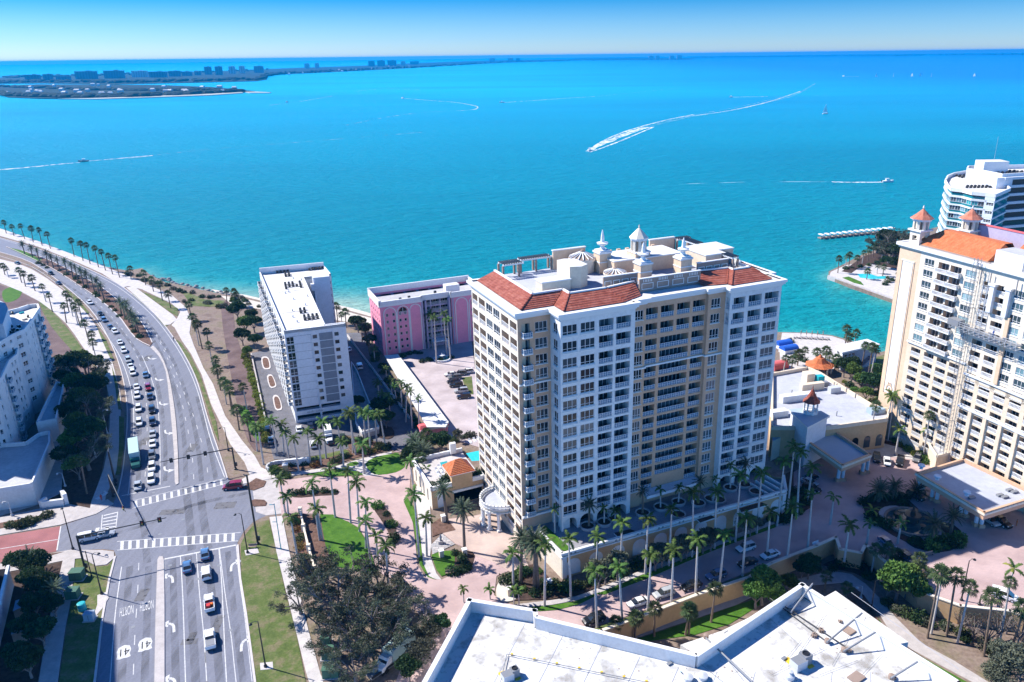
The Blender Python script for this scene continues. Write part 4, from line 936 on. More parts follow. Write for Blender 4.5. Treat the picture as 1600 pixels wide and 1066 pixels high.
B.facade(bi, rr, 0, ZW, rows, [('W', 1, 2.2, dict(n=2))] if False else [], 'cool_white')
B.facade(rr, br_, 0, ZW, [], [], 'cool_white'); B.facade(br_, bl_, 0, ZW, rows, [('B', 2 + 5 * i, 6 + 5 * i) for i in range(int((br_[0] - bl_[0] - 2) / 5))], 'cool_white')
LL = bl_[1]; nb = 10
B.facade(bl_, fl, 0, ZW, rows, [('G', LL * (i + .18) / nb, LL * (i + .82) / nb, dict(depth=1.0, proj=1.3, rail='glass', back='grey_wall')) for i in range(nb)], 'white_paint')
# lettering band of the garage (illegible at this distance): a line of small dark strokes
b = MB()
for i in range(14):
    if i in (6, 7): continue
    x = W_ * .2 + i * .34; b.box((x, -.03, 2.95), (.05, .05, .3 + .25 * ((i * 7) % 3) / 2), 'dark_metal'); b.box((x + .12, -.03, 2.95), (.14, .05, .06), 'dark_metal')
b.build('wall_lettering', B.root)
outl = [fl, fr, (fr[0], 1.6), fi, bi, rr, br_, bl_]
B.mb('roof').poly(outl, ZW - .9, 'white_roof')
for i in range(8):
    p, q = V(outl[i]), V(outl[(i + 1) % 8]); e = (q - p).normalized(); nn = V((-e.y, e.x)); m = (p + q) / 2 + nn * .2
    B.mb('parapet').box((m.x, m.y, ZW - .9), ((q - p).length, .4, .95), 'white_paint', math.atan2(e.y, e.x))
B.mb('parapet').box(((bl_[0] + br_[0]) / 2, bl_[1] - .4, ZW), (br_[0] - bl_[0] - .3, .5, 1.5), 'white_paint')
B.mb('roof_seam').box((fi[0] / 2, LL * .28, ZW - .9), (fi[0] - 1, .12, .08), 'concrete'); B.mb('roof_seam').box((fi[0] / 2, LL * .62, ZW - .9), (fi[0] - 1, .12, .08), 'concrete')
# stair and lift tower beside the slab
tl, tr2 = B.L(485, 437, ZW + 1.2), B.L(511, 434, ZW + 1.2)
tw = abs(tr2[0] - tl[0]); B.mb('lift_tower').box((fi[0] + 1.0 + tw / 2, bi[1] - 4.5, 0), (tw, 5.5, ZW + 1.3), 'cool_white', 0, 'white_roof')
B.mb('lift_tower').box((fi[0] + .5, bi[1] - 8, ZW - 3), (1.2, 1.6, 2.4), 'cool_white')
for k in range(9): B.put('window', ('w', 1.0, 1.3, 1, 'dark_glass', 0), lambda: win_mb(1.0, 1.3, 1, 0), (rr[0] - .9, bi[1] - .05, 6.4 + 2.5 * k), 0)
def ac_grid(cu, cv, nu, nv, du, dv, z, bl=None):
    for i in range(nu):
        for j in range(nv):
            if rnd.random() < .12: continue
            u, v_ = cu + (i - (nu - 1) / 2) * du, cv + (j - (nv - 1) / 2) * dv
            k_ = (bl or B).mb('roof_air_conditioner'); k_.box((u, v_, z), (.75, .75, .85), 'dark_metal', 0, 'mid_metal')
            k_.lathe((u, v_, z + .86), [(.3, 0), (.28, .05), (.01, .05)], 'rubber', 8)
zr = ZW - .88
for (x, y), nu, nv in (((413, 428), 4, 2), ((449, 430.5), 2, 3), ((494, 421), 5, 2), ((458, 447), 5, 4), ((473, 487), 2, 3), ((486, 497), 4, 3)):
    u, v_ = B.L(x, y, ZW - .9); u = max(u, 3.4); ac_grid(u, v_, nu, nv, 1.25, 2.1 if nv == 4 else 1.6, zr)
for i in range(10): B.mb('roof_vent').lathe((rnd.uniform(2, fi[0] - 2), rnd.uniform(5, LL - 3), zr), [(.2, 0), (.2, .6), (.3, .6), (.01, .8)], 'light_metal', 8)
B.finish(80)
# low ramp block beside the slab
B = Bld('parking_ramp', 'low blue-shaded concrete parking ramp beside the white apartment slab', 'ramp', (*at(553, 640).xy, 0), 20.5)
q = [B.L(x, y, 2.2) for x, y in ((549, 566), (558, 580), (592, 668), (566, 676), (556, 660))]
B.mb('wall').prism(q, 0, 1.6, 'concrete', 'concrete')
for i in range(5):
    p, r = V(q[i]), V(q[(i + 1) % 5]); e = (r - p).normalized(); m = (p + r) / 2; B.mb('parapet').box((m.x, m.y, 1.6), ((r - p).length, .25, .9), 'white_paint', math.atan2(e.y, e.x))
B.finish()

# ================================================================ pink apartment building
B = Bld('pink_apartment_building', 'pink apartment building with white arched mouldings and white parapet roof', 'apartment block', tuple(at(600, 556)), 25.0)
ZP = 19.6
W_ = B.L(737, 448, ZP)[0] + 1.5; DP = 17.0
rows = [(1.0 + 2.6 * k, 1.9 + 2.6 * k, 3.1 + 2.6 * k) for k in range(7)]
sx = W_ / 100.0
wn = lambda u, rr=range(6): ('W', u * sx, u * sx + .95, dict(n=1, tr=0, sillbox=False, rows=rr))
c1, c2 = 39 * sx, 68 * sx
B.facade((0, 0), (c1, 0), 0, ZP, rows, [wn(5), wn(11), wn(17, range(6)), wn(22, range(6))], 'pink_stucco')
B.facade((c1, 0), (c1, 1.4), 0, ZP, [], [], 'mauve_wall')
lw = (c2 - c1 - 1.6) / 3
B.facade((c1, 1.4), (c2, 1.4), 0, ZP, rows, [('B', .4 + i * (lw + .4), .4 + i * (lw + .4) + lw, dict(rail='picket', depth=2.0, back='dark_void', rv='mauve_wall')) for i in range(3)], 'mauve_wall')
B.facade((c2, 1.4), (c2, 0), 0, ZP, [], [], 'mauve_wall')
B.facade((c2, 0), (W_, 0), 0, ZP, rows, [('W', (W_ - c2) * .62, (W_ - c2) * .62 + .95, dict(n=1, tr=0, sillbox=False, rows=range(6))), ('W', (W_ - c2) * .82, (W_ - c2) * .82 + .95, dict(n=1, tr=0, sillbox=False, rows=range(6)))], 'pink_stucco')
B.facade((W_, 0), (W_, DP), 0, ZP, rows, [('W', 3, 4.2, dict(n=1)), ('W', 9, 10.2, dict(n=1))], 'pink_stucco'); B.facade((W_, DP), (0, DP), 0, ZP, rows, [('B', 2 + 5 * i, 6 + 5 * i) for i in range(int(W_ / 5) - 1)], 'pink_stucco')
B.facade((0, DP), (0, 0), 0, ZP, rows, [('W', 2.5 + 3 * i, 3.5 + 3 * i, dict(n=1, tr=0, sillbox=False)) for i in range(5)], 'pink_stucco')
def arch_mould(u0, u1, z0, z1, y=-.06, t=.35):
    b = B.mb('arch_moulding'); r = (u1 - u0) / 2; um = (u0 + u1) / 2
    b.box((u0, y, z0), (t, .16, z1 - r - z0), 'trim_white'); b.box((u1, y, z0), (t, .16, z1 - r - z0), 'trim_white')
    for k in range(8):
        a0, a1 = math.pi * k / 8, math.pi * (k + 1) / 8
        P0 = lambda a, rr: (um - rr * math.cos(a), y - .08, z1 - r + rr * math.sin(a))
        b.face([P0(a0, r - t / 2), P0(a1, r - t / 2), P0(a1, r + t / 2), P0(a0, r + t / 2)][::-1], 'trim_white')
for u0, u1 in ((3, 14.5), (15.5, 26.5), (27.5, 38)): arch_mould(u0 * sx, u1 * sx, 0.2, ZP - 1.2)
L2 = W_ - c2
for u0, u1 in ((.12, .5), (.55, .97)): arch_mould(c2 + u0 * L2, c2 + u1 * L2, .2, ZP - 1.2)
for um, w in ((21 * sx, 3.1), (c2 + .76 * L2, 3.3)):
    f = MB(); f.face([(um + w / 2 * math.cos(math.pi * k / 8), -.08, ZP - 3.4 + 1.7 * math.sin(math.pi * k / 8)) for k in range(9)], 'dark_glass')
    f.box((um, -.1, ZP - 3.5), (w, .12, .12), 'trim_white'); f.box((um, -.1, ZP - 3.4), (.12, .1, 1.6), 'trim_white'); f.build('arched_window', B.root)
    B.put('balcony_railing', ('r', round(w, 2), 'picket'), lambda w=w: rail_mb(w, 1.0, 'picket'), (um, -.25, ZP - 4.3), 0)
for u in (39.5 * sx, 43 * sx, 66 * sx, 69.5 * sx): B.mb('pilaster').box((u, .5 if 40 < u / sx < 68 else -.1, 0), (.6, 1.6 if 40 < u / sx < 68 else .25, ZP - .6), 'mauve_wall')
outl = [(0, 0), (c1, 0), (c1, 1.4), (c2, 1.4), (c2, 0), (W_, 0), (W_, DP), (0, DP)]
B.band(outl, ZP - .7, .7, .35, 'trim_white', 'cornice', True)
B.mb('roof').poly(outl, ZP - .9, 'grey_roof')
op = offset(outl, .35, True)
for i in range(8):
    p, q = V(op[i]), V(op[(i + 1) % 8]); e = (q - p).normalized(); nn = V((-e.y, e.x)); m = (p + q) / 2 + nn * .3
    h = 2.3 if i in (6,) else (1.9 if i in (5, 7) else 1.4)
    B.mb('parapet').box((m.x, m.y, ZP), ((q - p).length, .6, h), 'white_paint', math.atan2(e.y, e.x))
B.mb('roof_house').box((W_ * .74, 6.5, ZP - .9), (5.5, 3.6, 3.6), 'white_paint', 0, 'white_roof')
for u in (.22, .31, .58): B.mb('roof_unit').box((u * W_, 4 + 8 * (u - .2), ZP - .9), (.9, .9, 1.6), 'dark_metal')
for u in (.85, .89): B.mb('roof_unit').box((u * W_, 4.5, ZP - .9), (1.2, 1.0, .9), 'mid_metal')
B.mb('entry').box(((c1 + c2) / 2, -1.2, 3.0), (6, 3.2, .4), 'cool_white')
for s_ in (-2.6, 2.6): B.mb('entry').box(((c1 + c2) / 2 + s_, -2.5, 0), (.4, .4, 3), 'cool_white')
B.finish(80)

# carport canopy between the slab and the pink building
B = Bld('carport', 'long white flat carport roof between palms and the paved parking court', 'carport', (*at(640, 615).xy, 0), 0)
q = [B.L(x, y, 3.4) for x, y in ((601, 556), (622, 554), (701, 660), (696, 668), (668, 668))]
B.mb('roof').prism(q[:3] + q[3:], 3.1, 3.55, 'white_paint', 'white_roof', True)
p0, p1 = V(q[1]), V(q[2])
for i in range(9):
    x = p0.lerp(p1, (i + .3) / 9.3); B.mb('post').box((x.x - .5, x.y, 0), (.25, .25, 3.1), 'white_paint')
B.mb('fascia').tube([(q[1][0] + .1, q[1][1], 3.3), (q[2][0] + .1, q[2][1], 3.3)], .16, 'dark_metal', 4)
B.finish()
B = Bld('entrance_kiosk', 'small coral red tiled kiosk roof at the end of the carport', 'kiosk', (*at(678, 676).xy, 0), 22)
B.mb('wall').box((0, 0, 0), (8, 2.6, 2.4), 'pink_stucco'); B.mb('roof').box((0, 0, 2.4), (9, 3.4, .9), 'coral', 0, None, (.9, .45)); B.mb('band').box((0, -1.75, 1.9), (8.2, .12, .4), 'white_paint'); B.finish()

# ================================================================ pool house with garage
B = Bld('pool_house', 'ochre garage building with terracotta hipped roof pavilion and rooftop pool terrace', 'pool house', (TB.o.x, TB.o.y, 0), 25.2)
zt = 6.2
g0, g1 = B.L(673, 762, zt), B.L(760, 742, zt); g2 = B.L(672, 718, zt)
g0 = (g1[0] - (g1[0] - g0[0]), g1[1]); gb = B.L(675, 711, zt)[1]; g0 = (g0[0], g1[1] - .0)
xr = -7.5
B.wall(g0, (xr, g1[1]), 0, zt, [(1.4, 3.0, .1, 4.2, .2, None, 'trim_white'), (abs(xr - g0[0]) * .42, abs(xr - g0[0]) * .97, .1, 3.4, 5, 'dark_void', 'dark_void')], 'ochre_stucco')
B.wall((g0[0], gb), g0, 0, zt, [(2 + 3.4 * i, 3.2 + 3.4 * i, .8, 4.2, .25, None, 'trim_white') for i in range(int((gb - g0[1] - 2) / 3.4))], 'pale_cream')
B.wall((xr, gb), (g0[0], gb), 0, zt, [], 'pale_cream')
B.mb('deck').poly([g0, (xr, g0[1]), (xr, gb), (g0[0], gb)], zt - .9, 'pale_concrete')
for p, q in ((g0, (xr, g0[1])), ((g0[0], gb), g0), ((xr, gb), (g0[0], gb))):
    p, q = V(p), V(q); e = (q - p).normalized(); nn = V((-e.y, e.x)); m = (p + q) / 2 + nn * .1
    B.mb('parapet').box((m.x, m.y, zt - .9), ((q - p).length + .3, .5, 1.1), 'trim_white', math.atan2(e.y, e.x))
B.mb('garage_lintel').box((g0[0] + abs(xr - g0[0]) * .69, g0[1] - .1, 3.4), (abs(xr - g0[0]) * .6, .4, .6), 'trim_white')
pl = [B.L(x, y, zt) for x, y in ((728, 704), (762, 697), (770, 714), (737, 716))]
B.mb('pool').poly(pl, zt - .85, 'pool_water'); pl = [B.L(x, y, zt) for x, y in ((687, 718), (698, 716), (700, 721), (689, 724))]; B.mb('pool').poly(pl, zt - .85, 'spa_water')
h0, h1 = B.L(703, 745, zt + 2.4), B.L(742, 735, zt + 2.4); hw = h1[0] - h0[0]; hd = 6.4; hc = (h0[0] + hw / 2, h0[1] + hd / 2)
B.mb('pavilion').box((*hc, zt - .9), (hw - 1.2, hd - 1.2, 3.4), 'ochre_stucco')
r = B.mb('roof'); x0, x1, y0, y1 = hc[0] - hw / 2, hc[0] + hw / 2, hc[1] - hd / 2, hc[1] + hd / 2; z0, z1 = zt + 2.45, zt + 5.0; a, c = (hc[0] - .7, hc[1], z1), (hc[0] + .7, hc[1], z1)
r.face([(x0, y0, z0), (x1, y0, z0), c, a], 'orange_tile'); r.face([(x1, y0, z0), (x1, y1, z0), c], 'red_tile'); r.face([(x1, y1, z0), (x0, y1, z0), a, c], 'orange_tile'); r.face([(x0, y1, z0), (x0, y0, z0), a], 'orange_tile')
r.box((*hc, zt + 2.3), (hw, hd, .15), 'trim_white')
B.mb('pier').box((B.L(705, 702, zt)[0], gb - .6, zt - .5), (1.6, 1.0, 3.0), 'trim_white')
B.finish()
M_cush = []
for i, (x, y) in enumerate(((687, 733), (690, 738), (694, 744), (683, 738), (686, 744), (690, 750), (735, 692), (742, 690), (748, 688), (755, 686))):
    p = at(x, y, zt - .9); t = MB(); t.box((0, 0, .22), (.65, 1.9, .08), 'trim_white'); t.box((0, 0, .3), (.6, 1.3, .1), 'cool_white')
    t.face([(-.3, .6, .36), (.3, .6, .36), (.3, 1.1, .8), (-.3, 1.1, .8)], 'cool_white')
    for sx_ in (-.28, .28):
        for sy in (-.8, .8): t.box((sx_, sy, 0), (.06, .06, .22), 'trim_white')
    o = t.build('sun_lounger', None, (p.x, p.y, zt - .85), R_(25), label=f'white sun lounger, {ORD[i % 6]} in the group beside the ' + ('small spa' if i < 6 else 'rooftop pool behind the tiled pavilion'), cat='sun lounger', group='loungers on the pool terrace')

# ================================================================ curved white condominium at the picture's edge
B = Bld('curved_condominium', 'white condominium with curved balconies and roof terraces beside the shaded trees', 'condominium', (*at(86, 583).xy, 0), 60)
ZL = 27.0
def cpoly(pix, z): return [B.L(x, y, z) for x, y in pix]
up = cpoly([(-90, 548), (-10, 540), (20, 523), (38, 515), (44, 507), (61.5, 481), (59, 475), (45, 476.5), (28, 482), (12, 486), (-60, 500)], ZL)
rows = [(ZL - 3.0 - 2.95 * k - .6, ZL - 2.4 - 2.95 * k + .3, ZL - 2.4 - 2.95 * k + 1.75) for k in range(8)][::-1]
def edge_cols(i):
    if i == 1: return [('W', 2.5, 4.4, dict(n=2))]
    return []
n = len(up); B.up = up
def poly_face(poly, z0, z1, spec, mat='white_stucco'):
    for i in range(len(poly)):
        p, q = poly[i], poly[(i + 1) % len(poly)]; L = (V(q) - V(p)).length
        B.facade(p, q, z0, z1, rows, [c for c in spec(i, L)], mat)
def sp(i, L):
    if i == 1: return [('W', L * .35, L * .35 + 1.8, dict(n=2, tr=.4)), ('W', L * .8, L * .8 + .8, dict(n=1))]
    if i == 2: return [('W', L * .25, L * .25 + 1.9, dict(n=2, tr=.4))]
    if i == 3: return [('W', .5, min(1.3, L - .2), dict(n=1))]
    if i == 4: return [('W', L * .08, L * .08 + .9, dict(n=1)), ('G', L * .42, L * .42 + 2.6, dict(rail='glass', depth=1.0, proj=1.2)), ('W', L * .24, L * .24 + .7, dict(n=1)), ('G', L * .76, L * .76 + 2.2, dict(rail='glass', depth=1.0, proj=1.2))]
    return []
poly_face(up, 0, ZL, sp)
B.mb('roof').poly(up, ZL - 1.1, 'white_roof')
for i in range(n):
    p, q = V(up[i]), V(up[(i + 1) % n]); e = (q - p).normalized(); nn = V((-e.y, e.x)); m = (p + q) / 2 + nn * .15
    B.mb('parapet').box((m.x, m.y, ZL - 1.1), ((q - p).length + .15, .55, 1.3), 'white_paint', math.atan2(e.y, e.x))
ZM = 22.5
lowp = cpoly([(-100, 640), (-10, 604), (2, 590), (14, 564), (26, 554), (27.5, 545), (22, 542), (6, 544), (-20, 552), (-100, 575)], ZM)
rows_hi = rows; rows = [(ZM - 3.0 - 2.95 * k - .6, ZM - 2.4 - 2.95 * k + .3, ZM - 2.4 - 2.95 * k + 1.75) for k in range(7)][::-1]
def sp2(i, L):
    if i == 1: return [('W', L * .3, L * .3 + 1.0, dict(n=1))]
    if i == 2: return [('G', L * .3, L * .3 + 2.8, dict(rail='glass', depth=1.0, proj=1.2)), ('W', L * .1, L * .1 + .7, dict(n=1))]
    if i == 3: return [('W', L * .2, L * .2 + .9, dict(n=1)), ('W', L * .6, L * .6 + .8, dict(n=1))]
    if i == 0: return [('W', L * .8, L * .8 + .9, dict(n=1)), ('W', L * .9, L * .9 + .9, dict(n=1)), ('W', L * .72, L * .72 + .7, dict(n=1))]
    return []
poly_face(lowp, 0, ZM, sp2)
B.mb('roof').poly(lowp, ZM - 1.0, 'white_roof')
n2 = len(lowp)
for i in range(n2):
    p, q = V(lowp[i]), V(lowp[(i + 1) % n2]); e = (q - p).normalized(); nn = V((-e.y, e.x)); m = (p + q) / 2 + nn * .15
    B.mb('parapet').box((m.x, m.y, ZM - 1.0), ((q - p).length + .15, .5, 1.2), 'white_paint', math.atan2(e.y, e.x))
# podium with terraces
def podium(pix, z, par=1.1):
    q = cpoly(pix, z); B.mb('podium').prism(q, 0, z - par, 'white_stucco', 'grey_roof')
    for i in range(len(q)):
        p, r = V(q[i]), V(q[(i + 1) % len(q)]); e = (r - p).normalized(); nn = V((-e.y, e.x)); m = (p + r) / 2
        ar = sum(q[k][0] * q[(k + 1) % len(q)][1] - q[(k + 1) % len(q)][0] * q[k][1] for k in range(len(q)))
        m = m + nn * (.2 if ar > 0 else -.2); B.mb('podium_parapet').box((m.x, m.y, z - par), ((r - p).length, .4, par), 'white_paint', math.atan2(e.y, e.x))
podium([(-90, 775), (0, 763), (50, 755), (59, 735), (78, 690), (78, 672), (60, 676), (40, 690), (-90, 700)], 6.2)
podium([(56, 660), (88, 654), (91, 640), (98, 612), (100, 598), (88, 596), (70, 630)], 7.2)
pent = cpoly([(-60, 512), (-20, 506), (4, 504), (12, 480), (8, 472), (-5, 466), (-60, 470)], ZL + 5.0)
B.mb('penthouse').prism(pent, ZL - 1.1, ZL + 4.6, 'cool_white', 'shade_blue')
for i in range(26):
    x, y = rnd.uniform(-6, 33), rnd.uniform(509, 523)
    if y > 526 - (x - 5) * .42 + 4: continue
    u, v_ = B.L(x, y, ZL - 1.1); B.mb('roof_air_conditioner').box((u, v_, ZL - 1.08), (.8, .8, .9), 'dark_metal', 0, 'light_metal')
for x, y in ((20, 491), (10, 493), (44, 496)):
    u, v_ = B.L(x, y, ZL - 1.1); B.mb('roof_vent').lathe((u, v_, ZL - 1.08), [(.35, 0), (.35, .7), (.5, .7), (.02, 1.0)], 'dark_metal', 8)
for x, y, c in ((34, 490, 'teal_paint'), (39, 500, 'sand'), (15, 544, 'grey_roof')):
    u, v_ = B.L(x, y, ZL - 1.1)
    if c != 'grey_roof': B.mb('terrace_seat').box((u, v_, ZL - 1.08), (1.4, .6, .5), c)
# unseen tall block, inferred from the road shadow and added to cast it
def shade_block(B, pts, h, back):
    q = [at(x, y) - V((.943, -.335, 0)) * h * 1.036 - B.o for x, y in pts]; q = [(p.dot(B.U.to_3d()), p.dot(B.W.to_3d())) for p in q]
    c = [(at(x, y) - V((.943, -.335, 0)) * h * 1.036 - V((back, -back * .2, 0)) - B.o) for x, y in pts[::-1]]; q += [(p.dot(B.U.to_3d()), p.dot(B.W.to_3d())) for p in c]
    B.mb('unseen_shade_block').prism(q, 0, h, 'white_stucco', 'white_roof')
shade_block(B, [(206, 796), (206, 640)], 62, 24)
B.finish(96)
# drop-off canopy sculpture by its entrance
B = Bld('entrance_sign_wall', 'white curved sign wall with low planting near the brick street', 'sign wall', (*at(84, 792).xy, 0), 15)
B.mb('wall').box((0, 0, 0), (5.0, .7, 1.9), 'white_paint'); B.mb('wall').box((2.4, 1.2, 0), (.9, 2.6, 3.1), 'white_paint', .5); B.mb('cap').box((-2.3, .8, 0), (.8, 2.0, 2.2), 'white_paint', -.4); B.finish()
B = Bld('wall_fragment', 'flat dark roofed low building with grey-blue parapet wall in tree shade', 'building', (*at(0, 960).xy, 0), 0)
q = [B.L(x, y, 4.5) for x, y in ((-120, 905), (14, 888), (0, 945), (-30, 1060), (-160, 1100))]
B.mb('wall').prism(q, 0, 4.5, 'cool_white', 'dark_void'); p, r = V(q[1]), V(q[2]); e = (r - p).normalized(); m = (p + r) / 2; B.mb('parapet').box((m.x, m.y, 4.5), ((r - p).length, .5, .8), 'cool_white', math.atan2(e.y, e.x)); shade_block(B, [(186, 1180), (181, 976)], 62, 30); B.finish()  # also adds an unseen tall block that casts the corner's shadow
for lbl, pix in (('dark skylit flat roof of a shed standing under the palms', [(22, 968), (40, 962), (38, 985), (17, 990)]), ('blue-grey flat roof of a shed at the foot of the shaded palms', [(24, 938), (42, 932), (38, 946), (20, 954)])):
    B = Bld('shed', lbl, 'shed', (*at(pix[0][0], pix[0][1]).xy, 0), 0); q = [B.L(x, y, 2.6) for x, y in pix]; B.mb('wall').prism(q, 0, 2.5, 'taupe', 'shade_blue'); B.mb('roof_edge').prism([(p[0] * 1.04, p[1] * 1.04) for p in q], 2.5, 2.62, 'taupe', 'shade_blue'); B.finish()



# ================================================================ cream hotel tower
P0 = at(1407.5, 381, 56.0)
B = Bld('hotel_tower', 'cream hotel tower with rust orange tiled roof, twin cupolas and a mast climbing scaffold', 'hotel', (P0.x, P0.y, 0), -67.7)
ZH = 56.0; LH = 62.0; DH = 24.0
hi_ = [(h - 2.45, h - 1.9, h) for h in [54.0 - 2.98 * k for k in range(8)]]
lo_ = [(h - 2.3, h - 1.8, h) for h in [29.3 - 2.78 * k for k in range(10)]]
hr = [(h - 2.45, h - 1.9, h) for h in [52.4 - 2.98 * k for k in range(9)]]
lr = [(h - 2.3, h - 1.8, h) for h in [26.6 - 2.78 * k for k in range(9)]]
nr = (0, 26.0)
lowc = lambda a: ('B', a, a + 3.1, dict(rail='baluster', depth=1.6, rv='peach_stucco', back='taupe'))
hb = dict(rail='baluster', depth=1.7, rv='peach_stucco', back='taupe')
gl = dict(glass='sky_glass')
# one wall built in three bays so that floor levels can differ
B.facade((0, 0), (7.2, 0), 0, ZH, [], [], 'peach_stucco')
B.facade((7.2, 0), (26.0, 0), 0, 31.0, lo_, [lowc(1.5), lowc(5.9), lowc(10.1), lowc(14.0)], 'cream_stucco')
B.facade((7.2, 0), (26.0, 0), 31.0, ZH, hi_, [('W', 1.5, 4.5, gl), ('G', 5.9, 9.2, dict(hb, proj=1.0, depth=1.4, slab='peach_stucco')), ('G', 9.6, 12.9, dict(hb, proj=1.0, depth=1.4, slab='peach_stucco')), ('W', 14.2, 17.3, gl)], 'pale_cream')
B.facade((26.0, 0), (LH, 0), 0, 28.4, lr, [lowc(.4 + 4.3 * i) for i in range(8)], 'cream_stucco')
B.facade((26.0, 0), (LH, 0), 28.4, ZH, hr, [('B', .5, 3.4, hb), ('B', 4.5, 7.6, hb), ('W', 9.0, 12.0, gl), ('W', 13.3, 16.3, gl), ('B', 17.5, 20.6, hb), ('B', 21.5, 24.6, hb), ('W', 26, 29, gl), ('W', 30.5, 33.5, gl)], 'pale_cream')
B.facade((LH, 0), (LH, DH), 0, ZH, [], [], 'cream_stucco'); B.facade((LH, DH), (0, DH), 0, ZH, hi_ + lo_, [('B', 3 + 6 * i, 6.4 + 6 * i, hb) for i in range(9)], 'cream_stucco'); B.facade((0, DH), (0, 0), 0, ZH, [], [], 'peach_stucco')
B.mb('end_panel').box((3.4, -.04, 13.2), (3.4, .14, 38.6), 'trim_white'); B.mb('end_panel').box((3.4, -.1, 51.8), (4.4, .22, .4), 'pale_cream')
for u in (1.35, 5.45): B.mb('end_panel').box((u, -.05, 13.0), (.3, .2, 38.8), 'peach_stucco')
# crest at the foot of the end panel: a ring under a small crown with a line of lettering strokes
b = MB()
for k in range(16):
    a0 = 2 * math.pi * k / 16; b.box((3.4 + 1.0 * math.cos(a0), -.18, 14.6 + 1.0 * math.sin(a0)), (.42, .16, .3), 'peach_stucco')
b.box((3.4, -.18, 15.7), (1.5, .16, .3), 'peach_stucco')
for k in range(3): b.box((2.9 + .5 * k, -.18, 16.0), (.22, .16, .55), 'peach_stucco')
b.box((3.4, -.18, 14.1), (.5, .16, 1.0), 'peach_stucco')
for k in range(9): b.box((1.9 + .37 * k, -.18, 12.4), (.1, .14, .5), 'peach_stucco')
b.build('wall_crest', B.root)
for pts, z in (([(7.2, 0), (26, 0)], 30.3), ([(26.1, 0), (LH, 0)], 27.8), ([(26.1, 0), (LH, 0)], 18.9)): B.band(pts, z, .45, .4, 'cool_white', 'string_course')
outl = [(0, DH), (0, 0), (LH, 0), (LH, DH)]
B.band(outl, ZH - .7, .5, .35, 'pale_cream', 'cornice', True); B.band(outl, ZH - .2, .8, .8, 'trim_white', 'cornice', True)
for u in (30.0, 34.2): B.mb('pilaster').box((u - .1, -.5, 45.5), (1.2, 1.0, 6.8), 'cool_white'); B.mb('pilaster').box((u - .1, -.6, 52.0), (1.9, 1.2, .6), 'trim_white')
for i in range(9): B.mb('pilaster').box((30.0 + 4.3 * i - .05, -.22, 0), (1.0, .5, 18.8), 'cream_stucco')
for u in (34.9,): B.mb('pilaster').box((u + .2, -.25, 28.5), (1.0, .5, 17), 'peach_stucco')
B.mb('roof_deck').poly(outl, ZH + .5, 'grey_roof')
rf = B.mb('tiled_roof'); z0, z1 = ZH + .75, ZH + 4.6
F_ = lambda pts: rf.face(pts, 'orange_tile')
F_([(2.2, 1.4, z0), (25.6, 1.4, z0), (25.6, 6.4, z1), (7.5, 6.4, z1)]); F_([(2.2, 12.5, z0), (2.2, 1.4, z0), (7.5, 6.4, z1), (7.5, 9, z1)]); F_([(25.6, 1.4, z0), (25.6, 12, z0), (25.6, 6.4, z1)])
F_([(25.6, 12.5, z0), (2.2, 12.5, z0), (7.5, 9, z1), (25.6, 9, z1)]); F_([(7.5, 6.4, z1), (25.6, 6.4, z1), (25.6, 9, z1), (7.5, 9, z1)])
F_([(27, 9, z0 + 2), (LH - 2, 9, z0 + 2), (LH - 6, 13, z1 + 1.2), (27, 13, z1 + 1.2)])
rf.box((14.5, 1.35, ZH + .5), (24, .2, .3), 'taupe')
B.mb('roof_screen').box((34, 15.5, ZH + .5), (50, .5, 5.4), 'mauve_wall'); B.mb('roof_screen').box((34, 15.5, ZH + 5.9), (50, .8, .3), 'coral')

B.mb('roof_house').box((31, 4.6, ZH + .5), (7.5, 6.0, 3.6), 'cool_white', 0, 'grey_roof'); B.mb('roof_house').box((41, 4.5, ZH + .5), (10, 5.5, 1.7), 'cool_white', 0, 'grey_roof')
for i in range(9): B.mb('roof_unit').box((27.6 + i * 2.2, 8.0 + (i % 2), ZH + .5), (1.5, 1.2, 1.6), 'mid_metal')
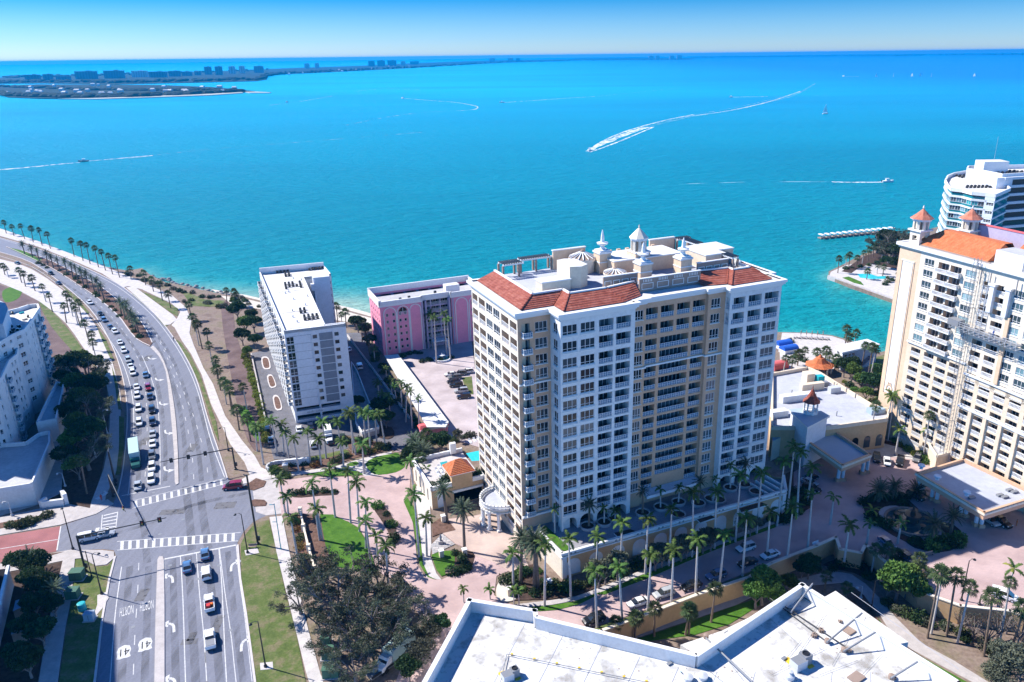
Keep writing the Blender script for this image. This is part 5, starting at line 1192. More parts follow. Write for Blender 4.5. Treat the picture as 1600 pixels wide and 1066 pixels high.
# open scaffold staging on the roof edge
b = B.mb('roof_staging')
for i in range(7):
    for j in (0, 1): b.box((35 + i * 1.9, 1.8 + j * 1.8, ZH + .5), (.1, .1, 3.4), 'light_metal')
    b.box((35 + i * 1.9, 2.7, ZH + 3.8), (.08, 1.9, .08), 'light_metal')
for z in (1.6, 2.7, 3.8):
    for j in (0, 1): b.box((40.7, 1.8 + j * 1.8, ZH + z), (11.6, .08, .08), 'light_metal')
for (u, v_) in ((3.4, 2.6), (9.0, 13.8)):
    b = B.mb('cupola'); z = ZH + .5; hb_ = 3.6
    for sx in (-1, 1):
        for sy in (-1, 1): b.box((u + sx * 1.25, v_ + sy * 1.25, z), (.8, .8, hb_), 'pale_cream')
    b.box((u, v_, z), (3.2, 3.2, 1.0), 'pale_cream'); b.box((u, v_, z + hb_ - 1.2), (3.4, 3.4, 1.2), 'pale_cream'); b.box((u, v_, z + hb_), (4.4, 4.4, .4), 'trim_white')
    b.box((u, v_, z + 1.0), (.6, .6, hb_ - 1.5), 'taupe')
    for k in range(8):
        a = 2 * math.pi * (k + .5) / 8; b.box((u + 1.75 * math.cos(a), v_ + 1.75 * math.sin(a), z + hb_ + .4), (.55, .7, 2.3), 'pale_cream', a)
    b.lathe((u, v_, z + hb_ + .4), [(.9, 0), (.9, 2.3)], 'taupe', 8)
    b.lathe((u, v_, z + hb_ + 2.6), [(2.4, 0), (2.4, .4), (2.9, .5), (2.9, .65)], 'trim_white', 8)
    r = MB(); r.lathe((u, v_, z + hb_ + 3.25), [(3.0, 0), (1.6, 1.1), (.25, 2.4), (.1, 2.6)], 'coral_tile', 8); r.lathe((u, v_, z + hb_ + 5.8), [(.1, 0), (.28, .25), (.05, .9)], 'trim_white', 6); r.build('cupola_roof', B.root)
B.finish()
HB = B
# mast climbing work platform on the hotel front
W = Bld('mast_climber', 'lattice mast with a long grey work platform climbing the cream hotel front', 'work platform', (P0.x, P0.y, 0), -67.7)
b = W.mb('mast'); mu, mv = 25.4, -1.6
for du in (-.55, .55):
    for dv in (-.55, .55): b.box((mu + du, mv + dv, 5.2), (.09, .09, ZH - 3.2), 'mid_metal')
for k in range(46):
    z = 5.3 + k * 1.14
    for dv in (-.55, .55): b.box((mu, mv + dv, z), (1.1, .04, .04), 'mid_metal'); b.tube([(mu - .55, mv + dv, z), (mu + .55, mv + dv, z + 1.14)], .022, 'mid_metal', 4)
    for du in (-.55, .55): b.box((mu + du, mv, z), (.04, 1.1, .04), 'mid_metal')
    if k % 9 == 8: b.box((mu, -.6, z), (.15, 1.6, .12), 'mid_metal')
b = W.mb('platform'); zp_ = 40.3
b.box((31.0, -2.0, zp_), (19, 1.9, .22), 'mid_metal'); b.box((22.6, -1.9, zp_ - .2), (3.2, 2.2, 1.6), 'mid_metal')
for z in (.7, 1.25): b.box((31, -2.95, zp_ + z), (19, .07, .07), 'light_metal'); b.box((31, -2.95, zp_ - z * .8), (19, .09, .09), 'mid_metal')
for i in range(14): b.box((21.8 + i * 1.42, -2.95, zp_ - .9), (.07, .07, 2.2), 'light_metal'); b.tube([(21.8 + i * 1.42, -2.95, zp_ - .9), (23.2 + i * 1.42, -2.95, zp_)], .05, 'light_metal', 4)
for u in (29.5, 33.2, 36.5): b.box((u, -2.2, zp_ + .22), (.5, .5, .7), 'mid_metal')
for u in (26.3, 29.0, 36.0): W.mb('outrigger').box((u, -.8, 51.5), (.2, .2, 3.6), 'mid_metal')
for k in range(10): W.mb('outrigger').box((28.1, -.9, 41.8 + k * 1.1), (1.3, .08, .08), 'light_metal')
for du in (-.65, .65): W.mb('outrigger').box((28.1 + du, -.9, 41.5), (.1, .1, 11.5), 'light_metal')
W.finish()

# ================================================================ glass fronted condominium beyond the hotel
B = Bld('glass_condominium', 'white condominium with curved balcony bands and teal glass beyond the hotel roof', 'condominium', (159.2, 300.0, 0), 0)
zg = 55.0
cv = [B.L(x, y, zg) for x, y in ((1512, 268), (1490, 272), (1480, 276), (1476, 283), (1480, 290), (1486, 296), (1504, 298), (1519, 302), (1540, 304))]
cv += [B.L(1556, 306, zg), B.L(1579, 296, zg), B.L(1570, 288, zg), B.L(1545, 272, zg)]
core = offset(cv, -.5, True)
nf = 17; fh = 3.1
for k in range(nf):
    z = zg - 2.2 - fh * k
    pl_ = cv if k else cv
    b = B.mb('balcony_bands'); b.prism(cv, z - fh + 2.5, z - fh + 3.05 if k else z + .1, 'white_paint', None, True)
B.mb('core').prism(core, 0, zg - 1.2, 'teal_glass', 'white_roof')
n = len(core)
for i in range(1, 8):
    p, q = V(core[i]), V(core[i + 1]); e = (q - p).normalized(); L = (q - p).length; nn = V((e.y, -e.x)); m = max(1, round(L / 2.6))
    for j in range(m):
        x = p + e * (j + .5) * L / m + nn * .12; kind = ('sky_glass', 'teal_glass', 'dark_glass')[(i + j) % 3 if i > 3 else 1]
        for k in range(nf - 4): B.put('window', ('w', round(L / m - .1, 1), kind), lambda w=L / m - .1, kd=kind: win_mb(w, 2.0, 2, 0, kd), (x.x, x.y, zg - 3.5 - fh * k - 1.0), math.atan2(e.y, e.x))
pq = [cv[8], cv[9], cv[10]]
B.facade(cv[8], cv[9], 0, zg + .2, [(zg - 4.2 - fh * k, zg - 3.9 - fh * k, zg - 2.2 - fh * k) for k in range(15)], [('W', .8, 3.4, dict(sillbox=False))], 'cool_white')
B.mb('roof').poly(cv, zg - .7, 'white_roof')
for i in range(len(cv)):
    p, q = V(cv[i]), V(cv[(i + 1) % len(cv)]); e = (q - p).normalized(); nn = V((-e.y, e.x)); m = (p + q) / 2 + nn * .2; B.mb('parapet').box((m.x, m.y, zg - .7), ((q - p).length + .2, .5, 1.3), 'white_paint', math.atan2(e.y, e.x))
u, v_ = B.L(1560, 290, zg); B.mb('roof_house').box((u, v_, zg - .7), (6.5, 6.5, 4.2), 'cool_white', .1, 'white_roof')
u, v_ = B.L(1527, 279, zg - .7); ac_grid(u - 1, v_, 7, 6, 1.6, 2.4, zg - .68, B); u, v_ = B.L(1540, 293, zg - .7); ac_grid(u - 2, v_, 9, 2, 1.5, 2.4, zg - .68, B)
B.finish(90)
B = Bld('striped_condominium', 'blue shaded condominium slab with long dark balcony strips behind the teal glass block', 'condominium', (190, 318, 0), 0)
zs_ = 59.0
q = [B.L(x, y, zs_) for x, y in ((1566, 275), (1680, 268), (1700, 258), (1512, 262), (1510, 266), (1530, 268))]
B.mb('wall').prism(q, 0, zs_ - .8, 'cool_white', 'white_roof')
p, r = V(q[0]), V(q[1]); e = (r - p).normalized(); nn = V((e.y, -e.x)); m = (p + r) / 2
for k in range(17):
    x = m + nn * .5; B.mb('balcony_strips').box((x.x, x.y, zs_ - 3.4 - 3.2 * k), ((r - p).length, 1.0, 2.0), 'dark_glass', math.atan2(e.y, e.x)); x = m + nn * .9
    B.mb('balcony_slabs').box((x.x, x.y, zs_ - 1.4 - 3.2 * k), ((r - p).length, 1.8, 1.0), 'cool_white', math.atan2(e.y, e.x))
for i in range(len(q)):
    a, c = V(q[i]), V(q[(i + 1) % len(q)]); e = (c - a).normalized(); nn = V((-e.y, e.x)); mm = (a + c) / 2 + nn * .2; B.mb('parapet').box((mm.x, mm.y, zs_ - .8), ((c - a).length, .5, 1.6), 'white_paint', math.atan2(e.y, e.x))
u, v_ = B.L(1548, 266, zs_); B.mb('roof_house').box((u, v_, zs_ - .8), (10, 7, 4.6), 'white_paint', .0, 'white_roof')
u, v_ = B.L(1583, 267, zs_); ac_grid(u, v_, 9, 3, 1.8, 2.2, zs_ - .75, B)
u, v_ = B.L(1551, 263, zs_); B.mb('antenna').lathe((u, v_, zs_ + 3.8), [(.05, 0), (.03, 9)], 'light_metal', 5)
B.finish()

# ================================================================ low hotel pavilion with the white flat roof
B = Bld('hotel_pavilion', 'low hotel pavilion with broad white flat roof and arched windows behind the entrance canopy', 'pavilion', (85, 210, 0), 0)
zb = 9.0
q = [B.L(x, y, zb) for x, y in ((1290, 668), (1350, 640), (1395, 652), (1392, 640), (1364, 633), (1280, 582), (1262, 572), (1200, 590), (1200, 690))]
q = [B.L(x, y, zb) for x, y in ((1205, 668), (1292, 668), (1387, 655), (1390, 640), (1362, 632), (1281, 582), (1262, 574), (1206, 584))]
B.mb('wall').prism(q, 0, zb - .8, 'ochre_stucco', 'pale_roof')
for i in range(len(q)):
    a, c = V(q[i]), V(q[(i + 1) % len(q)]); e = (c - a).normalized(); nn = V((-e.y, e.x)); mm = (a + c) / 2 + nn * .2; B.mb('parapet').box((mm.x, mm.y, zb - .8), ((c - a).length, .5, 1.1), 'cream_stucco', math.atan2(e.y, e.x))
a, c = V(q[1]), V(q[2]); e = (c - a).normalized(); nn = V((e.y, -e.x)); L = (c - a).length
for i in range(5):
    um = (i + .5) * L / 5; f = MB(); w = 2.0
    pts = [(um - w / 2, 1.0), (um + w / 2, 1.0)] + [(um + w / 2 * math.cos(math.pi * k / 8), 3.6 + 1.0 * math.sin(math.pi * k / 8)) for k in range(9)]
    f.face([(a.x + e.x * u + nn.x * .06, a.y + e.y * u + nn.y * .06, z) for u, z in pts], 'dark_glass'); f.build('arched_window', B.root)
for (x, y), s_, h, m_ in (((1268, 609), (7.5, 1.6), 2.2, 'cream_stucco'), ((1280, 598), (2.2, 2.0), 2.4, 'teal_paint'), ((1288, 603), (2.0, 1.4), 1.4, 'mid_metal'), ((1303, 613), (3.4, 1.8), 1.8, 'light_metal'), ((1246, 625), (11, 2.2), 2.0, 'cool_white'), ((1216, 650), (5, 2.2), 1.8, 'cool_white'), ((1368, 645), (4.5, 2.4), 1.4, 'shade_blue'), ((1262, 596), (2.6, 3), 3.0, 'cream_stucco')):
    u, v_ = B.L(x, y, zb - .8); B.mb('roof_unit').box((u, v_, zb - .8), (*s_, h), m_, .25)
for x, y in ((1303, 604), (1307, 606), (1322, 613), (1326, 614), (1336, 622), (1340, 623), (1237, 616), (1307, 650)):
    u, v_ = B.L(x, y, zb - .8); B.mb('roof_vent').lathe((u, v_, zb - .8), [(.15, 0), (.15, 1.3), (.25, 1.3), (.02, 1.5)], 'mid_metal', 6)
# square entrance tower with a red tiled belvedere
tw = [B.L(x, y, 12.6) for x, y in ((1262, 666), (1293, 650), (1272, 638), (1236, 641))]
B.mb('entry_tower').prism(tw, 0, 12.2, 'cool_white', 'shade_blue'); twp = offset(tw, .5, True) if sum(tw[k][0] * tw[(k + 1) % 4][1] - tw[(k + 1) % 4][0] * tw[k][1] for k in range(4)) > 0 else offset(tw[::-1], .5, True)
B.mb('entry_tower').prism(twp, 12.2, 12.7, 'trim_white', 'shade_blue', True)
u, v_ = B.L(1266, 645, 12.7); bb = B.mb('belvedere')
bb.lathe((u, v_, 12.72), [(2.1, 0), (2.1, .9), (1.9, .9)], 'trim_white', 8)
for k in range(8): a_ = 2 * math.pi * k / 8; bb.box((u + 1.8 * math.cos(a_), v_ + 1.8 * math.sin(a_), 13.5), (.3, .3, 2.6), 'trim_white', a_)
r = MB(); r.lathe((u, v_, 16.1), [(2.4, 0), (1.5, 1.0), (.7, 2.6), (.1, 3.8), (.15, 4.0), (.02, 4.8)], 'red_tile', 8); r.build('belvedere_roof', B.root)
sh = [B.L(x, y, 6.0) for x, y in ((1207, 690), (1250, 668), (1240, 662), (1207, 660))]
B.mb('side_wing').prism(sh, 0, 6.0, 'cream_stucco', 'shade_blue')
# link walls toward the hotel tower
for pix in ([(1380, 655), (1472, 692), (1486, 680), (1404, 640)], [(1452, 695), (1478, 685), (1500, 704), (1464, 713)]):
    q2 = [B.L(x, y, 5.0) for x, y in pix]; B.mb('link_wing').prism(q2, 0, 4.6, 'cream_stucco', 'grey_roof')
    for i in range(len(q2)):
        a_, c_2 = V(q2[i]), V(q2[(i + 1) % len(q2)]); ee = (c_2 - a_).normalized(); mm = (a_ + c_2) / 2; B.mb('link_parapet').box((mm.x, mm.y, 4.6), ((c_2 - a_).length, .4, .7), 'pale_cream', math.atan2(ee.y, ee.x))
B.finish()
def canopy(name, label, pix, z, th, cols, roof, wallm='tan_stucco'):
    B = Bld(name, label, 'entrance canopy', (*at(pix[0][0], pix[0][1], z).xy, 0), 0)
    q = [B.L(x, y, z) for x, y in pix]
    ar = sum(q[k][0] * q[(k + 1) % 4][1] - q[(k + 1) % 4][0] * q[k][1] for k in range(4)); q = q if ar > 0 else q[::-1]
    B.mb('roof').prism(q, z - th, z - .5, wallm, roof, True)
    B.band(q, z - .5, .5, .35, 'pale_cream', 'cornice', True)
    for i in range(4):
        a, c = V(q[i]), V(q[(i + 1) % 4]); e = (c - a).normalized(); nn = V((-e.y, e.x)); mm = (a + c) / 2 + nn * .1; B.mb('parapet').box((mm.x, mm.y, z - .5), ((c - a).length + .5, .55, .8), wallm, math.atan2(e.y, e.x))
    for x, y in cols:
        p = at(x, y); u, v_ = p.x - B.o.x, p.y - B.o.y
        c = MB(); c.box((u, v_, .1), (1.3, 1.3, .9), 'tan_stucco'); c.lathe((u, v_, 1.0), [(.48, 0), (.42, z - th - 1.5), (.6, z - th - 1.3), (.6, z - th - 1.0)], 'cool_white', 12); c.build('column', B.root)
    return B
B = canopy('entrance_canopy', 'flat shade-blue roofed hotel entrance canopy on paired white columns beside the red belvedere', [(1250, 682), (1316, 728), (1360, 711), (1300, 672)], 6.8, 1.7, [(1309, 752), (1316, 751), (1347, 741), (1354, 739)], 'shade_blue'); B.finish()
B = canopy('entrance_canopy', 'long pale roofed hotel entrance canopy beside the fountain island', [(1433, 740), (1538, 802), (1625, 775), (1505, 718)], 7.4, 1.8, [(1434, 771), (1441, 772), (1455, 781), (1463, 785), (1500, 806), (1508, 808), (1524, 822), (1532, 824)], 'pale_roof')
for x, y in ((1439, 734), (1464, 751), (1510, 776)):
    u, v_ = B.L(x, y, 7.4); B.mb('roof_urn').lathe((u, v_, 7.7), [(.5, 0), (.3, .3), (.9, .8), (.8, 1.1), (.02, 1.1)], 'cool_white', 10)
for x, y in ((1518, 779), (1562, 775), (1570, 778), (1577, 767), (1585, 770)):
    u, v_ = B.L(x, y, 6.9); B.mb('roof_unit').box((u, v_, 6.9), (1.6, .8, .5), 'mid_metal', .3)
B.finish()
# fountain
F = thing('fountain', 'dark stepped stone fountain with tiers of spouts inside the planted island', 'fountain', tuple(at(1424, 818)))
f0 = MB(); f0.lathe((0, 0, .2), [(6.2, 0), (6.2, .6), (5.7, .6), (5.6, .35), (.01, .35)], 'taupe', 24); f0.build('basin', F)
f1 = MB(); f1.lathe((0, 0, .56), [(5.6, 0), (.01, .02)], 'fountain_water', 24); f1.build('water', F)
f2 = MB(); f2.lathe((0, 0, .5), [(1.4, 0), (1.1, 1.4), (2.0, 1.8), (1.8, 2.0), (.6, 2.0), (.45, 3.0), (1.0, 3.3), (.3, 3.5), (.15, 4.2), (.02, 4.4)], 'dark_metal', 12)
for k in range(5):
    a = k * 1.256; f2.lathe((3.4 * math.cos(a), 3.4 * math.sin(a), .5), [(.5, 0), (.35, .8), (.7, 1.1), (.02, 1.2)], 'dark_metal', 8)
f2.build('tiers', F)
# pool and its surroundings by the bay
sheet('pool', [(1248, 533), (1278, 531.5), (1293, 537), (1282, 553), (1276, 560), (1262, 557)], .14, 'pool_water')
B = Bld('beach_pavilion', 'grey two storey pool pavilion with white flat roof beside the bay', 'pavilion', (*at(1318, 582).xy, 0), 25)
q = [B.L(x, y, 7.0) for x, y in ((1317, 550), (1372, 538), (1355, 531), (1308, 541))]
rows = [(.3, 1.2, 2.4), (3.6, 4.4, 5.7)]
B.facade(q[0], q[1], 0, 6.6, rows, [('W', 1.0, 2.4, dict(n=1)), ('W', 2.8, 4.2, dict(n=1)), ('W', 4.6, 6.0, dict(n=1, rows=(1,)))], 'grey_wall')
B.facade(q[1], q[2], 0, 6.6, [], [], 'grey_wall'); B.facade(q[2], q[3], 0, 6.6, [], [], 'grey_wall'); B.facade(q[3], q[0], 0, 6.6, rows, [('B', .6, 3, dict(rail='picket'))], 'white_stucco')
B.mb('roof').prism(offset(q, .5, True), 6.6, 7.1, 'white_paint', 'white_roof', True); u, v_ = B.L(1352, 542, 7.1); B.mb('roof_unit').box((u, v_, 7.1), (2, 1.5, 1), 'mid_metal')
a, c = V(q[0]), V(q[1]); e = (c - a).normalized(); nn = V((e.y, -e.x)); L = (c - a).length
for k in range(12): x = a + e * (L * .5 + k * .45) + nn * .8; B.mb('stair').box((x.x, x.y, 0), (.46, 1.5, .3 + k * .28), 'grey_wall', math.atan2(e.y, e.x))
B.finish()
T = thing('pool_gazebo', 'orange hipped tent roof gazebo at the edge of the pool gardens', 'gazebo', tuple(at(1279, 582)))
b = MB(); b.lathe((0, 0, 2.9), [(5.0, 0), (2.6, 1.1), (1.4, 2.6), (.9, 2.7), (.3, 3.6), (.02, 3.8)], 'orange_tile', 8); b.build('roof', T)
for k in range(8):
    a = 2 * math.pi * (k + .5) / 8; p = MB(); p.box((4.1 * math.cos(a), 4.1 * math.sin(a), 0), (.35, .35, 3.0), 'pale_cream', a); p.build('post', T)
b = MB(); b.lathe((0, 0, 0), [(3.4, 0), (3.4, 1.1), (.01, 1.1)], 'tan_stucco', 8); b.build('counter', T)
for i, (x, y, m_, lb) in enumerate(((1216, 575, 'coral', 'coral red canvas cabana on the lawn behind the white tower bay'), (1223, 542, 'blue_cloth', 'blue canvas cabana by the bay seawall, farther from the pool gazebo'), (1232, 550, 'blue_cloth', 'blue canvas cabana nearest the palms at the pool corner'.replace('nearest', 'close to')))):
    T = thing('cabana', lb, 'cabana', tuple(at(x, y)), .4); b = MB(); b.loft([[(-3.2, 1.9 * math.cos(math.pi * k / 8), 1.4 + 1.3 * math.sin(math.pi * k / 8)) for k in range(9)], [(3.2, 1.9 * math.cos(math.pi * k / 8), 1.4 + 1.3 * math.sin(math.pi * k / 8)) for k in range(9)]], m_, True, True); b.build('canvas', T)
    b = MB(); b.box((0, 0, 0), (6.2, 3.7, 1.4), m_ if m_ == 'coral' else 'cool_white'); b.build('sides', T)
def lounger(x, y, rz, label, group):
    p = at(x, y); t = MB(); t.box((0, -.3, .22), (.65, 1.3, .1), 'taupe'); t.face([(-.33, .3, .32), (.33, .3, .32), (.33, .95, .8), (-.33, .95, .8)], 'cool_white')
    for sx in (-.28, .28):
        for sy in (-.85, .25): t.box((sx, sy, 0), (.07, .07, .22), 'taupe')
    t.build('sun_lounger', None, (p.x, p.y, .11), rz, label=label, cat='sun lounger', group=group)
for i in range(14): lounger(1241 + i * 4.1, 529 + i * .22 - .5 * (i % 2), 2.9, f'sun lounger facing the bay pool, {ORD[i]} along its row from the tower', 'loungers beside the bay pool')
for i in range(5):
    p = at(1251 + i * 8.6, 526.5 + i * .3); t = thing('closed_parasol', f'closed tan parasol behind the bay pool loungers, {ORD[i]} from the tower', 'parasol', tuple(p), 0, 'closed parasols by the bay pool')
    b = MB(); b.lathe((0, 0, 1.0), [(.1, 0), (.22, .5), (.12, 1.6), (.02, 1.9)], 'red_cloth' if False else 'taupe', 8); b.build('canopy', t); b = MB(); b.lathe((0, 0, .1), [(.3, 0), (.3, .12), (.04, .14), (.04, 1.0)], 'mid_metal', 8); b.build('pole', t)
# peninsula: pool, pavilion and marina dock
sheet('pool', [(1339, 428), (1358, 427.5), (1372, 432), (1384, 431), (1384, 436), (1360, 436), (1344, 434)], .12, 'pool_water')
for k_, (pa, pb) in enumerate((((1294, 431.5), (1398, 468.5)),)):
    a, c = at(*pa), at(*pb); e = (c - a).normalized(); m = (a + c) / 2
    S = MB(); S.box((0, 0, -3), ((c - a).length, .9, 3.5), 'concrete'); S.build('seawall', None, (m.x, m.y, 0), math.atan2(e.y, e.x), label='long concrete seawall along the peninsula pool terrace', cat='seawall')
D = thing('marina_dock', 'long marina dock of white roofed boat slips reaching into the bay', 'dock', tuple(at(1350, 367, WZ)))
d0 = at(1283, 373, WZ); d1 = at(1392, 362, WZ); o = D.location
nn = 13
b = MB(); e = (d1 - d0).normalized(); m = (d0 + d1) / 2 - o; b.box((m.x, m.y, .2), ((d1 - d0).length + 3, 3.2, .6), 'taupe', math.atan2(e.y, e.x)); b.build('deck', D)
for i in range(nn):
    x = d0.lerp(d1, i / (nn - 1)) - o; r = MB(); r.box((x.x, x.y, 2.4), (2.0, 4.6, .4), 'cool_white', math.atan2(e.y, e.x), None, (.85, .8))
    for sx in (-.9, .9): r.box((x.x + sx, x.y - 2.5, -.5), (.3, .3, 2.9), 'taupe')
    r.build('slip_roof', D)
# ================================================================ white roofed building below the camera
B = Bld('white_roofed_building', 'broad building with white membrane roof, steel guy masts and cooling units', 'building', (25, 100, -3.6), 0)
zf = 7.0
o_ = [(732, 936), (838, 953), (840, 963), (1087, 1022), (1253, 912), (1500, 1066), (1620, 1150), (1500, 1500), (560, 1500), (625, 1130)]
q = [B.L(x, y, zf) for x, y in o_]
B.mb('wall').prism(q, 0, zf + 3.6 - 2.5, 'white_stucco', 'white_roof')
ar = sum(q[k][0] * q[(k + 1) % len(q)][1] - q[(k + 1) % len(q)][0] * q[k][1] for k in range(len(q))); s_ = 1 if ar > 0 else -1
for i in range(len(q)):
    a, c = V(q[i]), V(q[(i + 1) % len(q)]); e = (c - a).normalized(); nn = V((-e.y, e.x)) * s_; mm = (a + c) / 2 + nn * .35; B.mb('parapet').box((mm.x, mm.y, zf + 3.6 - 2.5), ((c - a).length + .2, .6, 2.55), 'white_stucco', math.atan2(e.y, e.x)); B.mb('coping').box((mm.x, mm.y, zf + 3.6 + .05), ((c - a).length + .5, .85, .1), 'white_paint', math.atan2(e.y, e.x))
zr = zf + 3.6 - 2.48; RZ = zf - 2.5
def rp(x, y): return B.L(x, y, RZ)
def rl(x, y, h): return (*B.L(x, y, RZ + h), zr + h)
# guy masts and cables
for n_, (a, c, h0, h1) in enumerate((((1103, 997), (1176, 1066), .6, 2.6), ((1235, 958), (1270, 912), .5, 3.2), ((1292, 1004), (1347, 958), .6, 3.0), ((1318, 1018), (1368, 988), .6, 3.0), ((1392, 1060), (1434, 1034), .6, 3.0))):
    b = MB(); b.tube([rl(*a, h0), rl(*c, h1)], .17, 'mid_metal', 8); b.lathe(rl(*a, 0), [(.5, 0), (.5, .7), (.2, .8)], 'taupe', 8); b.build('guy_mast', B.root)
for n_, pts in enumerate((((1203, 935), (1292, 1003)), ((1222, 945), (1320, 1010)), ((1240, 925), (1296, 956)))):
    b = MB(); b.tube([rl(*p, .35) for p in pts], .11, 'dark_metal', 6); b.build('roof_pipe', B.root)
b = MB()
for pts in (((1192, 957), (1252, 1010)), ((1252, 1000), (1218, 1042)), ((1085, 1030), (1130, 1066)), ((1120, 1010), (1160, 1062)), ((1290, 958), (1236, 1040)), ((1347, 958), (1300, 1040)), ((1378, 1022), (1340, 1062)), ((1205, 1055), (1290, 1012)), ((1280, 1055), (1340, 1032))):
    b.tube([rl(*pts[0], .25), rl(*pts[1], .25)], .035, 'mid_metal', 4)
b.build('cables', B.root)
b = MB()
for i in range(18): x, y = 1256 + i * 12.5, 925 + i * 7.6; b.tube([rl(x, y, 0), rl(x, y, 1.3)], .04, 'light_metal', 4)
b.tube([rl(1256, 925, 1.3), rl(1468, 1054, 1.3)], .035, 'light_metal', 4); b.build('guard_rail', B.root)
for x, y in ((1272, 995), (1283, 987), (1314, 972), (1326, 1018), (1236, 958), (1395, 1060)):
    b = MB(); u, v_ = rp(x, y)
    for k in range(7): a = k * .9; b.box((u + .35 * math.cos(a), v_ + .35 * math.sin(a), zr), (.35, .25, .4 + .12 * (k % 3)), 'taupe', a)
    b.build('anchor_winch', B.root)
def ac_unit(x, y, s_, fan=True):
    u, v_ = rp(x, y); b = MB(); b.box((u, v_, zr), (2.4 * s_, 1.9 * s_, 1.7 * s_), 'light_metal', .5, 'mid_metal'); b.box((u + 1.5 * s_, v_ + 1.1 * s_, zr), (1.7 * s_, 1.7 * s_, 2.0 * s_), 'mid_metal', .5)
    b.lathe((u + 1.5 * s_, v_ + 1.1 * s_, zr + 2.01 * s_), [(.62 * s_, 0), (.62 * s_, .15), (.5 * s_, .15), (.45 * s_, .02), (.01, .02)], 'dark_metal', 14); b.box((u - 1.0 * s_, v_ + 1.3 * s_, zr), (1.2, 2.2 * s_, .05), 'yellow', .5); b.box((u + 2.2 * s_, v_ + .2, zr), (1.3 * s_, .8, .05), 'yellow', .5); b.build('cooling_unit', B.root)
ac_unit(1247, 1043, 1.0); ac_unit(793, 1062, .8)
b = MB(); b.lathe((*rp(1234, 1060), zr), [(.8, 0), (.8, .7), (.3, 1.0), (.3, 1.4), (.5, 1.5), (.01, 1.6)], 'light_metal', 14); b.build('roof_vent', B.root)
for x, y, c in ((1328, 985, 'taupe'), (1338, 1060, 'taupe'), (1046, 1038, 'mid_metal'), (1225, 1030, 'mid_metal'), (1136, 990, 'mid_metal')):
    b = MB(); b.box((*rp(x, y), zr), (2.6 if c == 'taupe' else .9, 1.9 if c == 'taupe' else .6, .3), c, .6); b.build('roof_hatch', B.root)
g_ = MB(); g_.tube([rl(792, 1022, .4), rl(905, 1045, .4), rl(1010, 1066, .4)], .07, 'mid_metal', 5); g_.tube([rl(792, 1022, .4), rl(782, 1066, .4)], .07, 'mid_metal', 5); g_.build('gas_pipe', B.root)
for i in range(7):
    t = i / 6; b = MB(); b.box((*rp(800 + 210 * t, 1024 + 42 * t), zr), (.45, .3, .34), 'yellow'); b.build('pipe_support', B.root)
b = MB(); b.poly([rp(x, y) for x, y in ((742, 946), (836, 962), (1086, 1036), (1252, 930), (1440, 1066), (1540, 1180), (1480, 1480), (640, 1480), (664, 1100))], zr + .006, 'roof_stain'); b.build('roof_stain', B.root)
for i in range(11):
    a, c = V(rp(760 + i * 60, 958 + i * 17 if i < 6 else 1050)), V(rp(640 + i * 72, 1180)); e = (c - a).normalized(); m = (a + c) / 2; B.mb('roof_seam').box((m.x, m.y, zr), ((c - a).length, .1, .025), 'pale_roof', math.atan2(e.y, e.x))
for i in range(5):
    a, c = V(rp(1130 + i * 50, 1022 - i * 24)), V(rp(1290 + i * 52, 1150 - i * 26)); e = (c - a).normalized(); m = (a + c) / 2; B.mb('roof_seam').box((m.x, m.y, zr), ((c - a).length, .1, .025), 'pale_roof', math.atan2(e.y, e.x))
b = MB()
for i in range(34):
    t = rnd.random(); x, y = (rnd.uniform(880, 1180), rnd.uniform(1005, 1060)) if i < 22 else (rnd.uniform(1200, 1400), rnd.uniform(980, 1060))
    b.lathe((*rp(x, y), zr), [(rnd.uniform(.05, .2), 0), (.06, .06), (.01, .08)], 'taupe', 6)
b.build('roof_debris', B.root, kind='stuff')
for x, y in ((1064, 1050), (1092, 1020), (1258, 1030)):
    b = MB(); b.tube([rl(x, y, 0), rl(x, y, 1.2)], .09, 'teal_paint', 6); b.build('vent_pipe', B.root)
for x, y in ((1075, 1063), (1098, 1061)):
    b = MB(); b.lathe((*rp(x, y), zr), [(.7, 0), (.7, .4), (.9, .5), (.9, .8), (.1, 1.0)], 'light_metal', 12); b.build('roof_fan', B.root)
lw_ = [B.L(x, y, 3.5) for x, y in ((1063, 1007), (1128, 985), (1190, 955), (1088, 1022))]
B.mb('side_wing').prism(lw_, 0, 7.0, 'white_stucco', 'white_roof'); lw_ = [B.L(x, y, 4.5) for x, y in ((1288, 930), (1306, 920), (1420, 1000), (1400, 1004))]
B.mb('side_wing').prism(lw_, 0, 7.6, 'cool_white', 'white_roof')
B.finish()
# retaining wall of the driveway
wl = gpts(WALL_LINE[2:], 0)
B = Bld('retaining_wall', 'long ochre retaining wall with coping between the driveway and the lower path', 'wall', (wl[0][0], wl[0][1], 0), 0)
ww = [(p[0] - wl[0][0], p[1] - wl[0][1]) for p in wl]
for i in range(len(ww) - 1):
    a, c = V(ww[i]), V(ww[i + 1]); e = (c - a).normalized(); m = (a + c) / 2
    B.mb('wall').box((m.x, m.y, -3.6), ((c - a).length + .2, .5, 4.2), 'ochre_stucco', math.atan2(e.y, e.x)); B.mb('coping').box((m.x, m.y, .6), ((c - a).length + .4, .7, .22), 'pale_cream', math.atan2(e.y, e.x))
for i in range(3):
    x, y = 1318 + i * 9, 866 + i * 1.5; p = at(x, y, -2) - B.o
B.finish()
